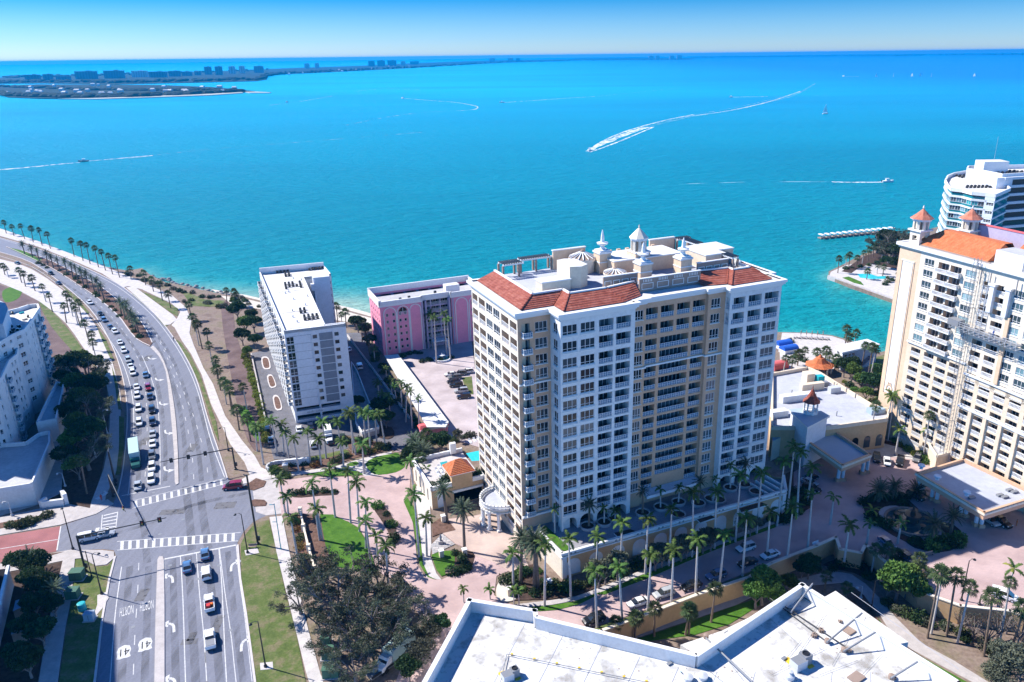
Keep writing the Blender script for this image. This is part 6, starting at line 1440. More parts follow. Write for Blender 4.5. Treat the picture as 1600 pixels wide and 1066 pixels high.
# ================================================================ vegetation
vr = random.Random(5)
def frond(b, az, el0, L, droop, wid, nl, mat, roll=0.0, lw=.13):
    """pinnate frond from the origin: arching rachis with paired hanging leaflets"""
    d = V((math.cos(az), math.sin(az), 0)); s = V((-math.sin(az), math.cos(az), 0)); pts = []; p = V((0, 0, 0)); el = el0
    N = 9
    for i in range(N + 1):
        pts.append(p.copy()); el = el0 - droop * ((i + 1) / N) ** 1.3; p = p + (d * math.cos(el) + V((0, 0, math.sin(el)))) * (L / N)
    for i in range(N):
        w0 = .07 * (1 - i / N) + .015; b.face([pts[i] - s * w0, pts[i] + s * w0, pts[i + 1] + s * w0 * .85, pts[i + 1] - s * w0 * .85], mat)
    for k in range(nl):
        t = .12 + .88 * (k + .5) / nl; f = t * N; i = min(N - 1, int(f)); q = pts[i].lerp(pts[i + 1], f - i); tg = (pts[i + 1] - pts[i]).normalized()
        ll = wid * (math.sin(math.pi * (.12 + .80 * t)) ** .7) * vr.uniform(.85, 1.1)
        for sg in (-1, 1):
            out = (s * sg * .85 + tg * .45 + V((0, 0, vr.uniform(-.55, .05)))).normalized(); tip = q + out * ll
            b.face([q - tg * lw, q + tg * lw, tip + tg * lw * .3], mat)
def royal_crown(n, L, mat='royal_leaf', yellow=False):
    b = MB()
    for k in range(n):
        az = 2.4 * k + vr.uniform(-.3, .3); f = k / n; el = 1.25 - 1.25 * f + vr.uniform(-.12, .12)
        frond(b, az, el, L * vr.uniform(.85, 1.08), 1.3 + .5 * f, L * .24, 17, 'yellow_leaf' if (yellow and k % 2) else mat)
    b.tube([(0, 0, -1.3), (0, 0, -.7), (0, 0, .1)], [.2, .23, .09], 'bright_leaf', 7)
    return b
def date_crown(n, L):
    b = MB()
    for k in range(n):
        az = 2.4 * k + vr.uniform(-.2, .2); f = k / n; el = 1.35 - 1.9 * f + vr.uniform(-.1, .1)
        frond(b, az, el, L * vr.uniform(.9, 1.05), .75, L * .15, 15, 'date_leaf', lw=.10)
    b.tube([(0, 0, -.9), (0, 0, -.3), (0, 0, .3)], [.3, .48, .2], 'brown_trunk', 8)
    return b
def fan_crown(n, pet, r, mat='sabal_leaf', skirt=True):
    b = MB()
    for k in range(n):
        az = 2.4 * k; f = k / n; el = 1.4 - 2.15 * f + vr.uniform(-.1, .1); d = V((math.cos(az) * math.cos(el), math.sin(az) * math.cos(el), math.sin(el)))
        s = V((-math.sin(az), math.cos(az), 0)); u = d.cross(s); c = d * pet * vr.uniform(.85, 1.1)
        b.face([s * .03, c + s * .03, c - s * .03], mat)
        m = 9
        for j in range(m):
            a = -1.9 + 3.8 * j / (m - 1); w = .2; rr = r * (1 - .25 * abs(a) / 1.9)
            def q(aa, q_): return c + d * (math.cos(aa) * q_) + s * (math.sin(aa) * q_) + V((0, 0, -.35 * q_ * q_))
            b.face([c, q(a - w, rr * .6), q(a, rr), q(a + w, rr * .6)], mat)
    if skirt: b.tube([(0, 0, -.8), (0, 0, -.2), (0, 0, .2)], [.2, .34, .15], 'brown_trunk', 7)
    return b
def trunk(r0, r1, mat, bulge=0.0):
    b = MB(); b.tube([(0, 0, 0), (0, 0, .04), (0, 0, .3), (0, 0, .6), (0, 0, 1.0)], [r0 * 1.35, r0 * 1.1, r0 * (1 + bulge), r0 * .9, r1], mat, 9); return b

def leaf_cloud(b, blobs, n, size, mat, edge=.75):
    """leaf-sized quads spread through blobs (centre, radii), thicker towards their skins"""
    tot = sum(q[1][0] * q[1][1] * q[1][2] for q in blobs)
    for c, r in [(q[0], q[1]) for q in blobs]:
        k = max(20, int(n * (r[0] * r[1] * r[2]) / tot))
        for _ in range(k):
            th = vr.uniform(0, 2 * math.pi); z = vr.uniform(-.85, 1); q = math.sqrt(max(0, 1 - z * z)); rad = vr.uniform(edge, 1.05) if vr.random() < .75 else vr.uniform(.2, 1.2)
            p = V((c[0] + r[0] * q * math.cos(th) * rad, c[1] + r[1] * q * math.sin(th) * rad, c[2] + r[2] * z * rad))
            nrm = V((vr.gauss(0, .7), vr.gauss(0, .7), vr.uniform(.1, 1))).normalized(); a = nrm.cross(V((vr.gauss(0, 1), vr.gauss(0, 1), vr.gauss(0, 1)))).normalized(); e = nrm.cross(a); sz = size * vr.uniform(.6, 1.3)
            b.face([p - a * sz, p + e * sz * .55, p + a * sz, p - e * sz * .55], mat)
def blobs_for(R, Hh, n, z0):
    out = []
    for k in range(n):
        a = 2.4 * k + vr.uniform(-.4, .4); rr = R * .62 * math.sqrt((k + .3) / n); s = R * vr.uniform(.30, .46)
        out.append(((rr * math.cos(a), rr * math.sin(a), z0 + Hh * (.35 + .5 * (1 - (rr / R) ** 2) * vr.uniform(.7, 1.1))), (s, s, s * .72)))
    return out
def limbs(b, R, Hh, n, mat='bark', r=.3, zt=.35):
    b.tube([(0, 0, 0), (.1, 0, Hh * .2), (0, .1, Hh * zt)], [r * 1.3, r, r * .8], mat, 8)
    for k in range(n):
        a = 2 * math.pi * k / n + vr.uniform(-.3, .3); x, y = math.cos(a), math.sin(a); q = vr.uniform(.55, .9)
        p2 = V((x * R * .35, y * R * .35, Hh * (zt + .22))); p3 = V((x * R * q, y * R * q, Hh * vr.uniform(.55, .82)))
        b.tube([(0, 0, Hh * (zt - .06)), p2, p3], [r * .6, r * .36, r * .1], mat, 5)
        for j in range(3):
            aa = a + vr.uniform(-1, 1); b.tube([p2, p2 + V((math.cos(aa) * R * .35, math.sin(aa) * R * .35, Hh * vr.uniform(.1, .3)))], [r * .24, r * .06], mat, 4)

PARTS = {}
def kind_mesh(key, trunk_b, crown_b):
    PARTS[key] = (trunk_b.mesh(key + '_trunk'), crown_b.mesh(key + '_crown'))
TR = trunk(.23, .13, 'grey_trunk', .12); TD = trunk(.34, .30, 'brown_trunk'); TS = trunk(.22, .2, 'brown_trunk')
for i in range(3): kind_mesh('royal%d' % i, TR, royal_crown(11 + i, 2.65))
kind_mesh('thin', TR, royal_crown(7, 2.3)); kind_mesh('yellow', TR, royal_crown(8, 2.4, 'royal_leaf', True)); kind_mesh('small', trunk(.13, .09, 'grey_trunk'), royal_crown(9, 1.5, 'bright_leaf'))
for i in range(2): kind_mesh('date%d' % i, TD, date_crown(46, 3.2))
kind_mesh('mdate', TD, date_crown(30, 2.9))
for i in range(2): kind_mesh('sabal%d' % i, TS, fan_crown(26, 1.1, 1.15))
kind_mesh('fanpalm', trunk(.2, .15, 'grey_trunk'), fan_crown(24, 1.0, 1.0))
kind_mesh('youngfan', trunk(.2, .2, 'brown_trunk'), fan_crown(20, .9, .9))

def tree_mesh(key, R, Hh, nb, n, size, mat, nl=6, r=.25, zt=.3, edge=.7):
    t = MB(); limbs(t, R, Hh, nl, 'bark', r, zt); c = MB(); leaf_cloud(c, blobs_for(R, Hh, nb, Hh * .12), n, size, mat, edge); kind_mesh(key, t, c)
tree_mesh('broad0', 3.4, 6.5, 12, 3800, .30, 'bright_leaf'); tree_mesh('broad1', 3.2, 6.0, 11, 3400, .30, 'bright_leaf')
tree_mesh('dark0', 4.2, 7.5, 14, 4600, .34, 'dark_leaf'); tree_mesh('dark1', 4.0, 6.8, 13, 4200, .34, 'dark_leaf')
tree_mesh('grey0', 2.2, 4.6, 9, 1500, .22, 'grey_leaf', 6, .14)
def oak_mesh(key, R, Hh, nl, n2, lpc):
    t = MB(); c = MB(); t.tube([(0, 0, 0), (.1, 0, Hh * .16), (0, .1, Hh * .26)], [.5, .4, .34], 'bark', 8)
    for k in range(nl):
        a = 2 * math.pi * k / nl + vr.uniform(-.25, .25); q = vr.uniform(.5, .8); p1 = V((0, 0, Hh * .24)); p2 = V((math.cos(a) * R * q * .5, math.sin(a) * R * q * .5, Hh * vr.uniform(.4, .55))); p3 = V((math.cos(a) * R * q, math.sin(a) * R * q, Hh * vr.uniform(.55, .85)))
        t.tube([p1, p2, p3], [.22, .15, .07], 'bark', 5)
        for j in range(n2):
            s0 = p2.lerp(p3, vr.uniform(0, 1)); aa = a + vr.uniform(-1.3, 1.3); e = s0 + V((math.cos(aa), math.sin(aa), vr.uniform(.0, .8))) * R * vr.uniform(.18, .42)
            t.tube([s0, s0.lerp(e, .5) + V((0, 0, .2)), e], [.08, .05, .02], 'bark', 4)
            for m in range(2):
                f = s0.lerp(e, vr.uniform(.55, 1.05)) + V((vr.gauss(0, .25), vr.gauss(0, .25), vr.uniform(0, .3))); r = vr.uniform(.45, .95); leaf_cloud(c, [(f, (r, r, r * .55))], lpc, .15, 'oak_leaf', .3)
    kind_mesh(key, t, c)
oak_mesh('oak0', 6.0, 7.5, 9, 7, 46); oak_mesh('oak1', 6.0, 7.0, 8, 7, 40)
tree_mesh('bare0', 3.0, 6.0, 6, 120, .15, 'grey_leaf', 11, .18, .25); tree_mesh('olive0', 4.0, 6.0, 13, 3800, .22, 'grey_leaf', 7, .2)
def bush_mesh(key, R, n, size, mat):
    c = MB(); leaf_cloud(c, [((0, 0, R * .35), (R, R, R * .75)), ((R * .5, .2 * R, R * .3), (R * .6, R * .6, R * .5)), ((-R * .4, -.3 * R, R * .3), (R * .6, R * .6, R * .55))], n, size, mat, .6); PARTS[key] = c.mesh(key)
bush_mesh('bush_dark', 1.0, 420, .17, 'dark_leaf'); bush_mesh('bush_shrub', 1.0, 420, .17, 'shrub_leaf'); bush_mesh('bush_bright', 1.0, 420, .17, 'bright_leaf'); bush_mesh('bush_bloom', .8, 300, .14, 'bloom_leaf'); bush_mesh('bush_hedge', .9, 380, .15, 'hedge_leaf'); bush_mesh('bush_grey', 1.1, 360, .18, 'grey_leaf')

CNT = {}
def plant(key, name, label, cat, px, py, ty=None, h=None, z=0.0, group=None, s=1.0, rz=None):
    """trunk foot at photo point (px,py) on ground z; crown at photo row ty or height h"""
    p = at(px, py, z)
    if h is None: h = max(1.2, upto(p, ty) - z)
    t, c = PARTS[key]
    o = thing(name, label, cat, (p.x, p.y, z), vr.uniform(0, 6.28) if rz is None else rz, group)
    tr = link('trunk', t, o); cr = link('crown', c, o)
    if key[:2] in ('br', 'da', 'gr', 'oa', 'ba', 'ol') and key[:4] != 'date':
        k = h; tr.scale = (k, k, k); cr.scale = (k, k, k)
    else:
        tr.scale = (s, s, h); cr.location = (0, 0, h); cr.scale = (s, s, s)
        s *= vr.uniform(.86, 1.12); cr.scale = (s, s, s * vr.uniform(.9, 1.15)); cr.rotation_euler = (vr.gauss(0, .09), vr.gauss(0, .09), 0); o.rotation_euler = (vr.gauss(0, .03), vr.gauss(0, .03), o.rotation_euler[2])
    return o
def palms(fmt, group, keys, lst, name='royal_palm', cat='palm tree', z=0.0, s=1.0, extra=None):
    for i, q in enumerate(lst):
        k = keys[i % len(keys)] if isinstance(keys, (list, tuple)) else keys
        if len(q) > 3: k = q[3]
        plant(k, name, fmt.format(ORD[i]), cat, q[0], q[1], q[2], z=z, group=group, s=s)
RY = ['royal0', 'royal1', 'royal2']
palms('royal palm with pale trunk before the white slab car park, {} from the avenue', 'royal palms before the white slab', RY, [(434, 712, 657), (444, 711, 664), (452, 716, 675), (467, 737, 686), (485, 725, 674), (502, 727, 686), (510, 717, 660), (534, 715, 660), (537, 730, 691), (552, 708, 645), (556, 711, 646), (572, 691, 645), (579, 705, 648), (589, 694, 649), (603, 701, 646), (569, 741, 695), (654, 705, 690, 'thin'), (412, 726, 667)])
palms('royal palm along the pink driveway and its lawn, {} in from the road crossing', 'royal palms along the driveway', RY, [(446, 802, 750), (451, 810, 777), (466, 875, 807, 'thin'), (500, 845, 757), (504, 845, 795), (524, 809, 736), (548, 817, 740), (562, 831, 755), (572, 857, 784), (580, 886, 815), (592, 882, 837, 'thin'), (607, 920, 852), (647, 767, 722), (655, 871, 775), (667, 870, 809)])
palms('royal palm at the kerb by the podium wall, {} along from the arrival court', 'royal palms by the podium wall', RY, [(802, 916, 866), (851, 948, 850), (892, 937, 843), (932, 905, 840), (970, 897, 817), (1008, 898, 814), (1045, 885, 798), (1081, 871, 771), (1116, 858, 768), (1149, 847, 742), (1182, 834, 739), (1214, 822, 722)])
palms('royal palm between the parked cars of the paved street, {} from the white roofed building', 'royal palms along the street kerb', RY, [(933, 981, 896), (972, 967, 883), (1012, 955, 867), (1049, 944, 858), (1087, 929, 844), (1124, 914, 834), (1160, 901, 814), (1198, 870, 798), (1230, 873, 794), (1262, 857, 775, 'thin'), (1297, 820, 777, 'thin'), (1245, 810, 706), (1261, 785, 730), (1230, 800, 697)])
palms('dark feathery date palm on the arrival court, {} from the pool house', 'date palms of the arrival court', ['date0', 'date1'], [(699, 815, 766), (726, 862, 797), (813, 912, 843), (835, 922, 845), (841, 921, 850)], 'date_palm')
palms('small bright palm between the white roof corner and the pink driveway, {} from the oaks', 'small palms by the white roof', 'small', [(725, 942, 920), (766, 937, 921), (803, 945, 922), (811, 947, 924)], 'young_palm')
palms('dark palm growing from a round planter on the podium deck, {} from the sunny end', 'palms in the deck planters', ['mdate', 'thin', 'royal0'], [(920, 822, 788), (944, 817, 794), (961, 811, 798), (1004, 802, 768), (1032, 793, 765), (1060, 785, 762), (1091, 787, 753), (1115, 781, 748), (1141, 763, 727), (1163, 758, 725), (867, 832, 795)], 'planter_palm', z=5.5, s=.72)
palms('sabal palm beside the lower path under the retaining wall, {} from the white roof', 'sabal palms by the lower path', ['sabal0', 'sabal1'], [(962, 1000, 974), (992, 998, 966), (1022, 994, 951), (1071, 992, 953), (1076, 991, 957), (1111, 972, 920), (1321, 940, 918, 'youngfan'), (1288, 925, 900, 'youngfan')], 'sabal_palm', z=-3.5)
palms('royal palm beside the fountain island, {} from the retaining wall corner', 'royal palms by the fountain', RY, [(1319, 877, 822), (1354, 850, 818, 'thin'), (1361, 808, 797, 'yellow'), (1402, 850, 817, 'yellow')])
palms('feathery date palm planted on the fountain island, {} from its hedge end', 'date palms on the fountain island', ['date0', 'date1'], [(1485, 837, 808), (1456, 847, 820), (1394, 782, 761), (1372, 785, 766), (1430, 777, 768)], 'date_palm')
palms('tall palm around the little car park before the cream hotel, {} from the pavilion', 'palms by the hotel car park', ['fanpalm', 'royal0', 'royal1'], [(1354, 701, 632), (1379, 692, 618), (1387, 689, 622), (1399, 712, 672, 'yellow'), (1411, 690, 632), (1426, 695, 645), (1442, 717, 648), (1446, 712, 672, 'yellow')], 'royal_palm')
palms('palm in the gardens around the bay pool, {} from the white tower bay', 'palms around the bay pool', ['fanpalm', 'sabal0', 'sabal1'], [(1224, 583, 560), (1236, 580, 562), (1246, 572, 553), (1256, 566, 547), (1276, 562, 550), (1289, 566, 548), (1295, 572, 556), (1320, 545, 514), (1323, 541, 526), (1335, 538, 521), (1344, 585, 540), (1354, 603, 542), (1358, 600, 545), (1304, 578, 560)], 'fan_palm')
palms('fan palm in the lower garden by the curved path, {} from the fountain side', 'fan palms in the lower garden', ['fanpalm', 'sabal0'], [(1361, 897, 857), (1379, 895, 856), (1398, 893, 867), (1429, 912, 872), (1440, 922, 895), (1449, 996, 897), (1455, 990, 904), (1479, 992, 900), (1496, 1004, 917), (1537, 1024, 932), (1562, 1002, 910), (1577, 1024, 947), (1564, 957, 884, 'yellow'), (1590, 1030, 960)], 'fan_palm', z=-3.4)
# seaside road and its medians
palms('date palm in the planted median of the curving avenue, {} from the bay end', 'date palms in the median', ['date0', 'date1', 'mdate'], [(39, 398, 381), (51, 403, 387), (62, 409, 391), (75, 415, 396), (84, 420, 401), (94, 424, 405), (106, 430, 408), (114, 434, 413), (122, 440, 417), (131, 446, 423), (139, 452, 428), (148, 457, 433), (156, 462, 438), (163, 469, 446), (190, 492, 470), (196, 498, 476), (202, 505, 482), (208, 512, 488), (213, 519, 495), (200, 493, 474), (218, 524, 503)], 'date_palm', s=.85)
palms('palm along the bay seawall promenade, {} from the far end', 'palms along the bay seawall', ['sabal0', 'sabal1'], [(10, 365, 348), (22, 369, 354), (39, 374, 353), (52, 379, 357), (66, 384, 359), (79, 389, 366), (116, 401, 376), (130, 408, 381), (141, 413, 383), (154, 418, 388), (165, 423, 393), (176, 429, 400), (187, 434, 403), (205, 436, 420), (228, 446, 427), (240, 456, 437), (254, 470, 445), (267, 482, 459)], 'sabal_palm')
palms('sabal palm on the mulch beside the seaside path, {} from the bay', 'sabal palms beside the seaside path', ['sabal0', 'sabal1', 'fanpalm'], [(300, 500, 476), (305, 518, 495), (311, 540, 505), (316, 545, 506), (327, 545, 517), (332, 570, 540), (340, 592, 562), (345, 610, 577), (354, 632, 596), (366, 650, 612), (362, 640, 602), (386, 640, 605), (355, 478, 454), (368, 478, 457), (372, 480, 460), (374, 672, 640), (392, 690, 655), (402, 705, 668), (528, 506, 478), (541, 512, 488), (535, 508, 492)], 'sabal_palm')
palms('palm on the paved plaza beside the queueing traffic, {} from the bay', 'palms on the paved plaza', ['sabal0', 'fanpalm', 'sabal1'], [(8, 430, 415), (14, 434, 420), (34, 442, 422), (55, 455, 434), (72, 472, 448), (82, 487, 462), (108, 488, 459), (114, 495, 467), (104, 505, 478), (126, 512, 483), (122, 508, 478), (138, 530, 505), (146, 548, 522), (150, 560, 535), (128, 500, 473), (40, 448, 428)], 'sabal_palm')
palms('palm in the shaded yard beside the curved condominium, {} from the bay', 'palms in the shaded yard', ['fanpalm', 'sabal0'], [(160, 655, 620), (153, 700, 665), (150, 716, 690), (136, 772, 722), (112, 650, 620)], 'fan_palm')
palms('palm between the carport and the dark service lane, {} from the bay', 'palms beside the carport', RY, [(574, 540, 510, 'date0'), (566, 535, 505, 'sabal0'), (586, 565, 545), (604, 592, 575), (612, 615, 596, 'royal2'), (628, 640, 598), (634, 660, 606), (644, 670, 612), (655, 672, 622), (620, 630, 604), (600, 640, 616), (592, 618, 598), (610, 655, 620), (578, 556, 530, 'mdate')], s=.85)
palms('tall pale trunked royal palm in the court of the pink building, {} from the carport', 'royal palms before the pink building', RY, [(682, 568, 496), (676, 545, 492), (704, 563, 500), (698, 555, 490)])
palms('young palm beside the pool house terrace, {} from its garage', 'palms beside the pool house', ['royal1', 'sabal1', 'date1'], [(668, 760, 735), (660, 748, 715, 'sabal0'), (664, 738, 706), (656, 726, 700, 'mdate'), (672, 712, 690), (648, 712, 688), (668, 700, 678, 'sabal1'), (654, 700, 684)])
palms('palm on the peninsula pool terrace, {} from its tip', 'palms on the peninsula', ['sabal0', 'fanpalm', 'sabal1'], [(1309, 427, 404), (1320, 420, 401), (1326, 419, 398), (1338, 417, 403), (1347, 412, 395), (1356, 408, 391), (1364, 402, 386), (1370, 428, 415), (1379, 432, 417), (1354, 437, 424), (1386, 441, 437)], 'sabal_palm')
for i, (x, y, h) in enumerate(((33, 897, 5), (52, 893, 3.5), (64, 905, 6), (55, 925, 6), (70, 940, 6), (60, 965, 6), (45, 1000, 5), (70, 1010, 6), (88, 945, 4), (30, 1040, 5), (50, 1060, 6), (88, 965, 5))):
    plant('dark%d' % (i % 2) if i not in (1, 8) else 'mdate', 'tree' if i not in (1, 8) else 'date_palm', f'dense dark tree beside the pavement across from the road shields, {ORD[i]} from the brick street', 'tree' if i not in (1, 8) else 'palm tree', x, y, h=h / 7.5 if i not in (1, 8) else h, group='dark trees in the shaded corner yard')
# broadleaf trees
def trees(lst, fmt, group, key, sc=7.0, z=0.0, name='tree'):
    for i, q in enumerate(lst):
        k = key[i % len(key)]; plant(k, name, fmt.format(ORD[i]), 'tree', q[0], q[1], h=q[2] / sc, z=z, group=group)
trees([(118, 590, 8), (135, 585, 9), (150, 590, 8), (140, 610, 10), (120, 625, 9), (152, 632, 9), (135, 650, 10), (112, 668, 8), (150, 672, 9), (128, 690, 9), (145, 705, 9), (118, 712, 8), (106, 735, 7), (140, 735, 8), (125, 750, 7), (98, 585, 6), (160, 600, 6), (108, 610, 8)], 'dense dark tree in the shade of the curved condominium, {} from the bay', 'dark trees in the shaded yard', ['dark0', 'broad1', 'dark1', 'oak0', 'broad0'])
trees([(372, 500, 7), (385, 522, 8), (398, 520, 7), (380, 540, 6), (368, 480, 5), (395, 505, 6), (400, 545, 5), (388, 560, 5)], 'leafy dark green tree by the seaside path and white slab, {} from the beach', 'trees by the white slab', ['dark0', 'broad1', 'dark1'])
trees([(500, 930, 8.5), (545, 935, 9), (595, 940, 8), (470, 960, 6), (530, 970, 9), (585, 985, 9), (625, 965, 6.5), (560, 1010, 9.5), (600, 1022, 7.5), (530, 1030, 7), (640, 1000, 6), (498, 905, 5), (556, 1066, 6)], 'wide live oak with grey sparse crown beside the pavement, {} from the avenue lawn', 'live oaks by the pavement', ['oak0', 'oak1'], 7.0, 0, 'live_oak')
trees([(670, 1010, 5), (688, 995, 4.5), (660, 1045, 6), (640, 1066, 5)], 'bushy grey green tree against the white roofed building, {} from its corner', 'trees against the white building', ['olive0', 'dark1'])
trees([(1190, 945, 8.5), (1180, 950, 7), (1232, 930, 5), (1206, 950, 6)], 'fresh green tree beyond the white roof and its guy masts, {} from the lawn', 'green trees beyond the white roof', ['broad0', 'broad1'], z=-3.5)
trees([(1399, 940, 9.5), (1415, 935, 8), (1428, 945, 6.5), (1386, 935, 6)], 'bright green tree by the curved lower path, {} from the wall corner', 'green trees by the lower path', ['broad1', 'broad0'], z=-3.5)
trees([(1262, 905, 5), (1252, 905, 4.5)], 'dark tree in the corner under the retaining wall, {} from the white mast', 'dark trees under the wall', ['dark0', 'dark1'], z=-3.5)
trees([(1540, 1010, 7), (1558, 1000, 6.5), (1520, 1000, 6), (1572, 990, 6), (1590, 1005, 6), (1500, 985, 5)], 'leafless grey tree at the lower garden, {} from the path', 'bare trees in the lower garden', ['bare0'], 6.0, -3.5)
trees([(1567, 1068, 7), (1592, 1060, 6), (1552, 1080, 5)], 'olive green tree at the lower garden corner, {} from the path', 'olive trees at the corner', ['olive0'], 6.0, -3.5)
trees([(935, 920, 7), (945, 915, 6), (965, 908, 7), (1024, 893, 6.5), (1034, 888, 6), (1064, 878, 6.5), (1072, 874, 6), (1098, 866, 6), (1110, 862, 6), (1163, 842, 6), (1172, 838, 5.5)], 'small silvery tree against the podium arches, {} from the arrival court', 'silvery trees by the podium arches', ['grey0'], 4.8)
trees([(1318, 590, 6), (1330, 598, 7), (1345, 612, 7), (1360, 620, 7), (1372, 616, 7), (1310, 580, 5), (1374, 600, 6), (1366, 590, 5), (1385, 612, 6), (1330, 585, 5.5), (1352, 628, 5)], 'garden tree between the pavilion roof and the cream hotel, {} from the gazebo', 'garden trees by the hotel', ['dark0', 'broad0', 'broad1'])
trees([(1392, 404, 11), (1400, 415, 10), (1408, 400, 12), (1388, 412, 9), (1402, 428, 8), (1412, 388, 11), (1396, 392, 10), (1384, 420, 6), (1378, 404, 9), (1370, 396, 9), (1384, 392, 11)], 'tree on the peninsula beside the hotel corner, {} from the dock', 'trees on the peninsula', ['oak0', 'dark1', 'oak1'], 6.5)
trees([(560, 520, 6), (572, 528, 6), (580, 545, 5), (555, 512, 5)], 'dark garden tree between the white slab and the pink building, {} from the beach', 'trees between slab and pink building', ['dark0', 'dark1'])
trees([(560, 640, 4), (592, 668, 6), (604, 670, 5), (598, 655, 7)], 'shaded tree in the kerbed bed of the service lane, {} from the bay', 'trees in the service lane', ['dark0', 'dark1'])
trees([(655, 745, 5), (648, 735, 5), (668, 728, 5), (690, 708, 4.5), (715, 690, 4)], 'grey green tree along the pool house wall, {} from the driveway', 'trees along the pool house', ['grey0', 'dark1'], 5)
# shrubs
def shrubs(lst, fmt, group, key, cat='shrub', name='shrub', z=0.0):
    for i, q in enumerate(lst):
        k = key[i % len(key)]; p = at(q[0], q[1], z); s = q[2] if len(q) > 2 else vr.uniform(1.0, 1.9)
        o = link(name, PARTS[k], None, tuple(p), vr.uniform(0, 6.3), fmt.format(ORD[i]), cat, group); o.scale = (s, s, s * vr.uniform(.8, 1.1))
def N_(n): return max(4, int(n * .5))
def along(pts, n, j=1.5):
    P_ = smooth(pts, 6); return [(P_[int(t * (len(P_) - 1))][0] + vr.uniform(-j, j), P_[int(t * (len(P_) - 1))][1] + vr.uniform(-j * .6, j * .6)) for t in [i / (N_(n) - 1) for i in range(N_(n))]]
shrubs(along([(383, 556), (392, 585), (402, 620), (412, 660), (415, 690)], 76, .8), 'yellow green hedge shrub along the slab car park, {} from the bay', 'hedge along the slab car park', ['bush_hedge'], 'hedge shrub')
shrubs(along([(60, 412), (110, 434), (155, 464), (190, 495), (220, 528)], 36, 3.2), 'low shrub under the median date palms, {} from the bay end', 'shrubs in the planted median', ['bush_shrub', 'bush_dark'])
shrubs(along([(200, 428), (235, 440), (270, 452), (310, 462), (345, 466), (385, 472)], 36, 4.0), 'sea grape shrub on the rocky shore beside the promenade, {} from the far end', 'shoreline shrubs', ['bush_shrub', 'bush_grey', 'bush_dark'])
shrubs(along([(290, 475), (320, 472), (350, 482), (365, 490), (380, 478), (410, 480)], 20, 5), 'scrubby shrub behind the beach, {} from the road', 'beach scrub', ['bush_grey', 'bush_shrub'])
shrubs(along([(462, 812), (470, 850), (478, 890), (492, 900)], 22, 4), 'low flowering shrub in the mulch bed beside the driveway wall, {} from the crossing', 'flowering shrubs by the driveway wall', ['bush_bloom', 'bush_shrub'])
shrubs(along([(592, 793), (605, 805), (613, 822), (616, 845)], 8, 1.5), 'green shrub in the leaf shaped driveway bed, {} from the lawn', 'shrubs in the leaf shaped bed', ['bush_bright', 'bush_dark'])
shrubs(along([(460, 772), (490, 770), (522, 770)], 10, 1.2), 'dark shrub in the driveway entrance island, {} from the avenue', 'shrubs in the entrance island', ['bush_dark', 'bush_shrub'])
shrubs(along([(714, 868), (724, 876), (730, 890), (712, 894)], 14, 5), 'dark low shrub in the court bed around the date palm, {} from the pool house', 'shrubs in the court bed', ['bush_dark', 'bush_shrub'])
shrubs(along([(792, 912), (815, 900), (840, 895), (860, 915), (890, 922), (820, 925), (850, 930)], 28, 6), 'dark shrub in the podium corner bed, {} from the court', 'shrubs in the podium corner bed', ['bush_dark', 'bush_shrub', 'bush_bright'])
shrubs(along([(905, 918), (960, 900), (1040, 872), (1130, 842), (1205, 812)], 34, 2), 'low hedge shrub at the foot of the podium arches, {} from the court', 'shrubs under the podium arches', ['bush_dark', 'bush_shrub'])
shrubs(along([(545, 690), (570, 690), (600, 698), (585, 706), (555, 708), (530, 720), (480, 728), (445, 728)], 34, 4), 'low shrub in the mulch bed before the white slab, {} from the service lane', 'shrubs before the white slab', ['bush_shrub', 'bush_bloom', 'bush_dark'])
shrubs(along([(425, 735), (432, 738), (440, 744), (448, 746)], 9, 2), 'green hedge shrub by the white sign wall at the crossing, {} from the road', 'hedge by the sign wall', ['bush_dark', 'bush_bright'])
shrubs(along([(1352, 786), (1370, 778), (1400, 779), (1418, 784), (1384, 826), (1362, 808)], 24, 4), 'dark shrub on the fountain island, {} from the street side', 'shrubs on the fountain island', ['bush_dark'])
shrubs(along([(1424, 848), (1440, 853), (1465, 858), (1488, 855), (1500, 846), (1480, 846), (1455, 848)], 30, 2.5), 'clipped green hedge shrub at the sunny end of the fountain island, {} from the fountain', 'clipped hedge on the fountain island', ['bush_bright', 'bush_dark'], 'hedge shrub')
shrubs(along([(1400, 692), (1420, 705), (1440, 716), (1448, 722)], 14, 3), 'bright shrub beside the hotel car park wall, {} from the pavilion', 'shrubs by the hotel car park', ['bush_bright', 'bush_hedge'])
shrubs(along([(1228, 790), (1240, 770), (1262, 775), (1250, 800), (1222, 815)], 18, 5), 'dark shrub in the bed at the podium end, {} from the canopy', 'shrubs at the podium end', ['bush_dark'])
shrubs(along([(1340, 632), (1355, 640), (1335, 625), (1372, 628), (1385, 622), (1330, 610), (1318, 600)], 24, 5), 'leafy garden shrub behind the white pavilion roof, {} from the hotel', 'garden shrubs behind the pavilion', ['bush_bright', 'bush_dark', 'bush_hedge'])
shrubs(along([(1235, 535), (1242, 548), (1250, 562), (1290, 570), (1305, 572)], 16, 2), 'low shrub bordering the bay pool, {} from the tower', 'shrubs by the bay pool', ['bush_dark', 'bush_bright'])
shrubs(along([(1320, 420), (1345, 416), (1370, 412), (1390, 408), (1405, 420), (1398, 440), (1385, 446)], 26, 4), 'low shrub on the peninsula terrace, {} from its tip', 'shrubs on the peninsula', ['bush_dark', 'bush_shrub'])
shrubs(along([(1300, 890), (1322, 880), (1345, 886), (1360, 900)], 14, 5), 'dark shrub in the sunken bed under the wall corner, {} from the white roof', 'shrubs in the sunken bed', ['bush_dark'], z=-3.4)
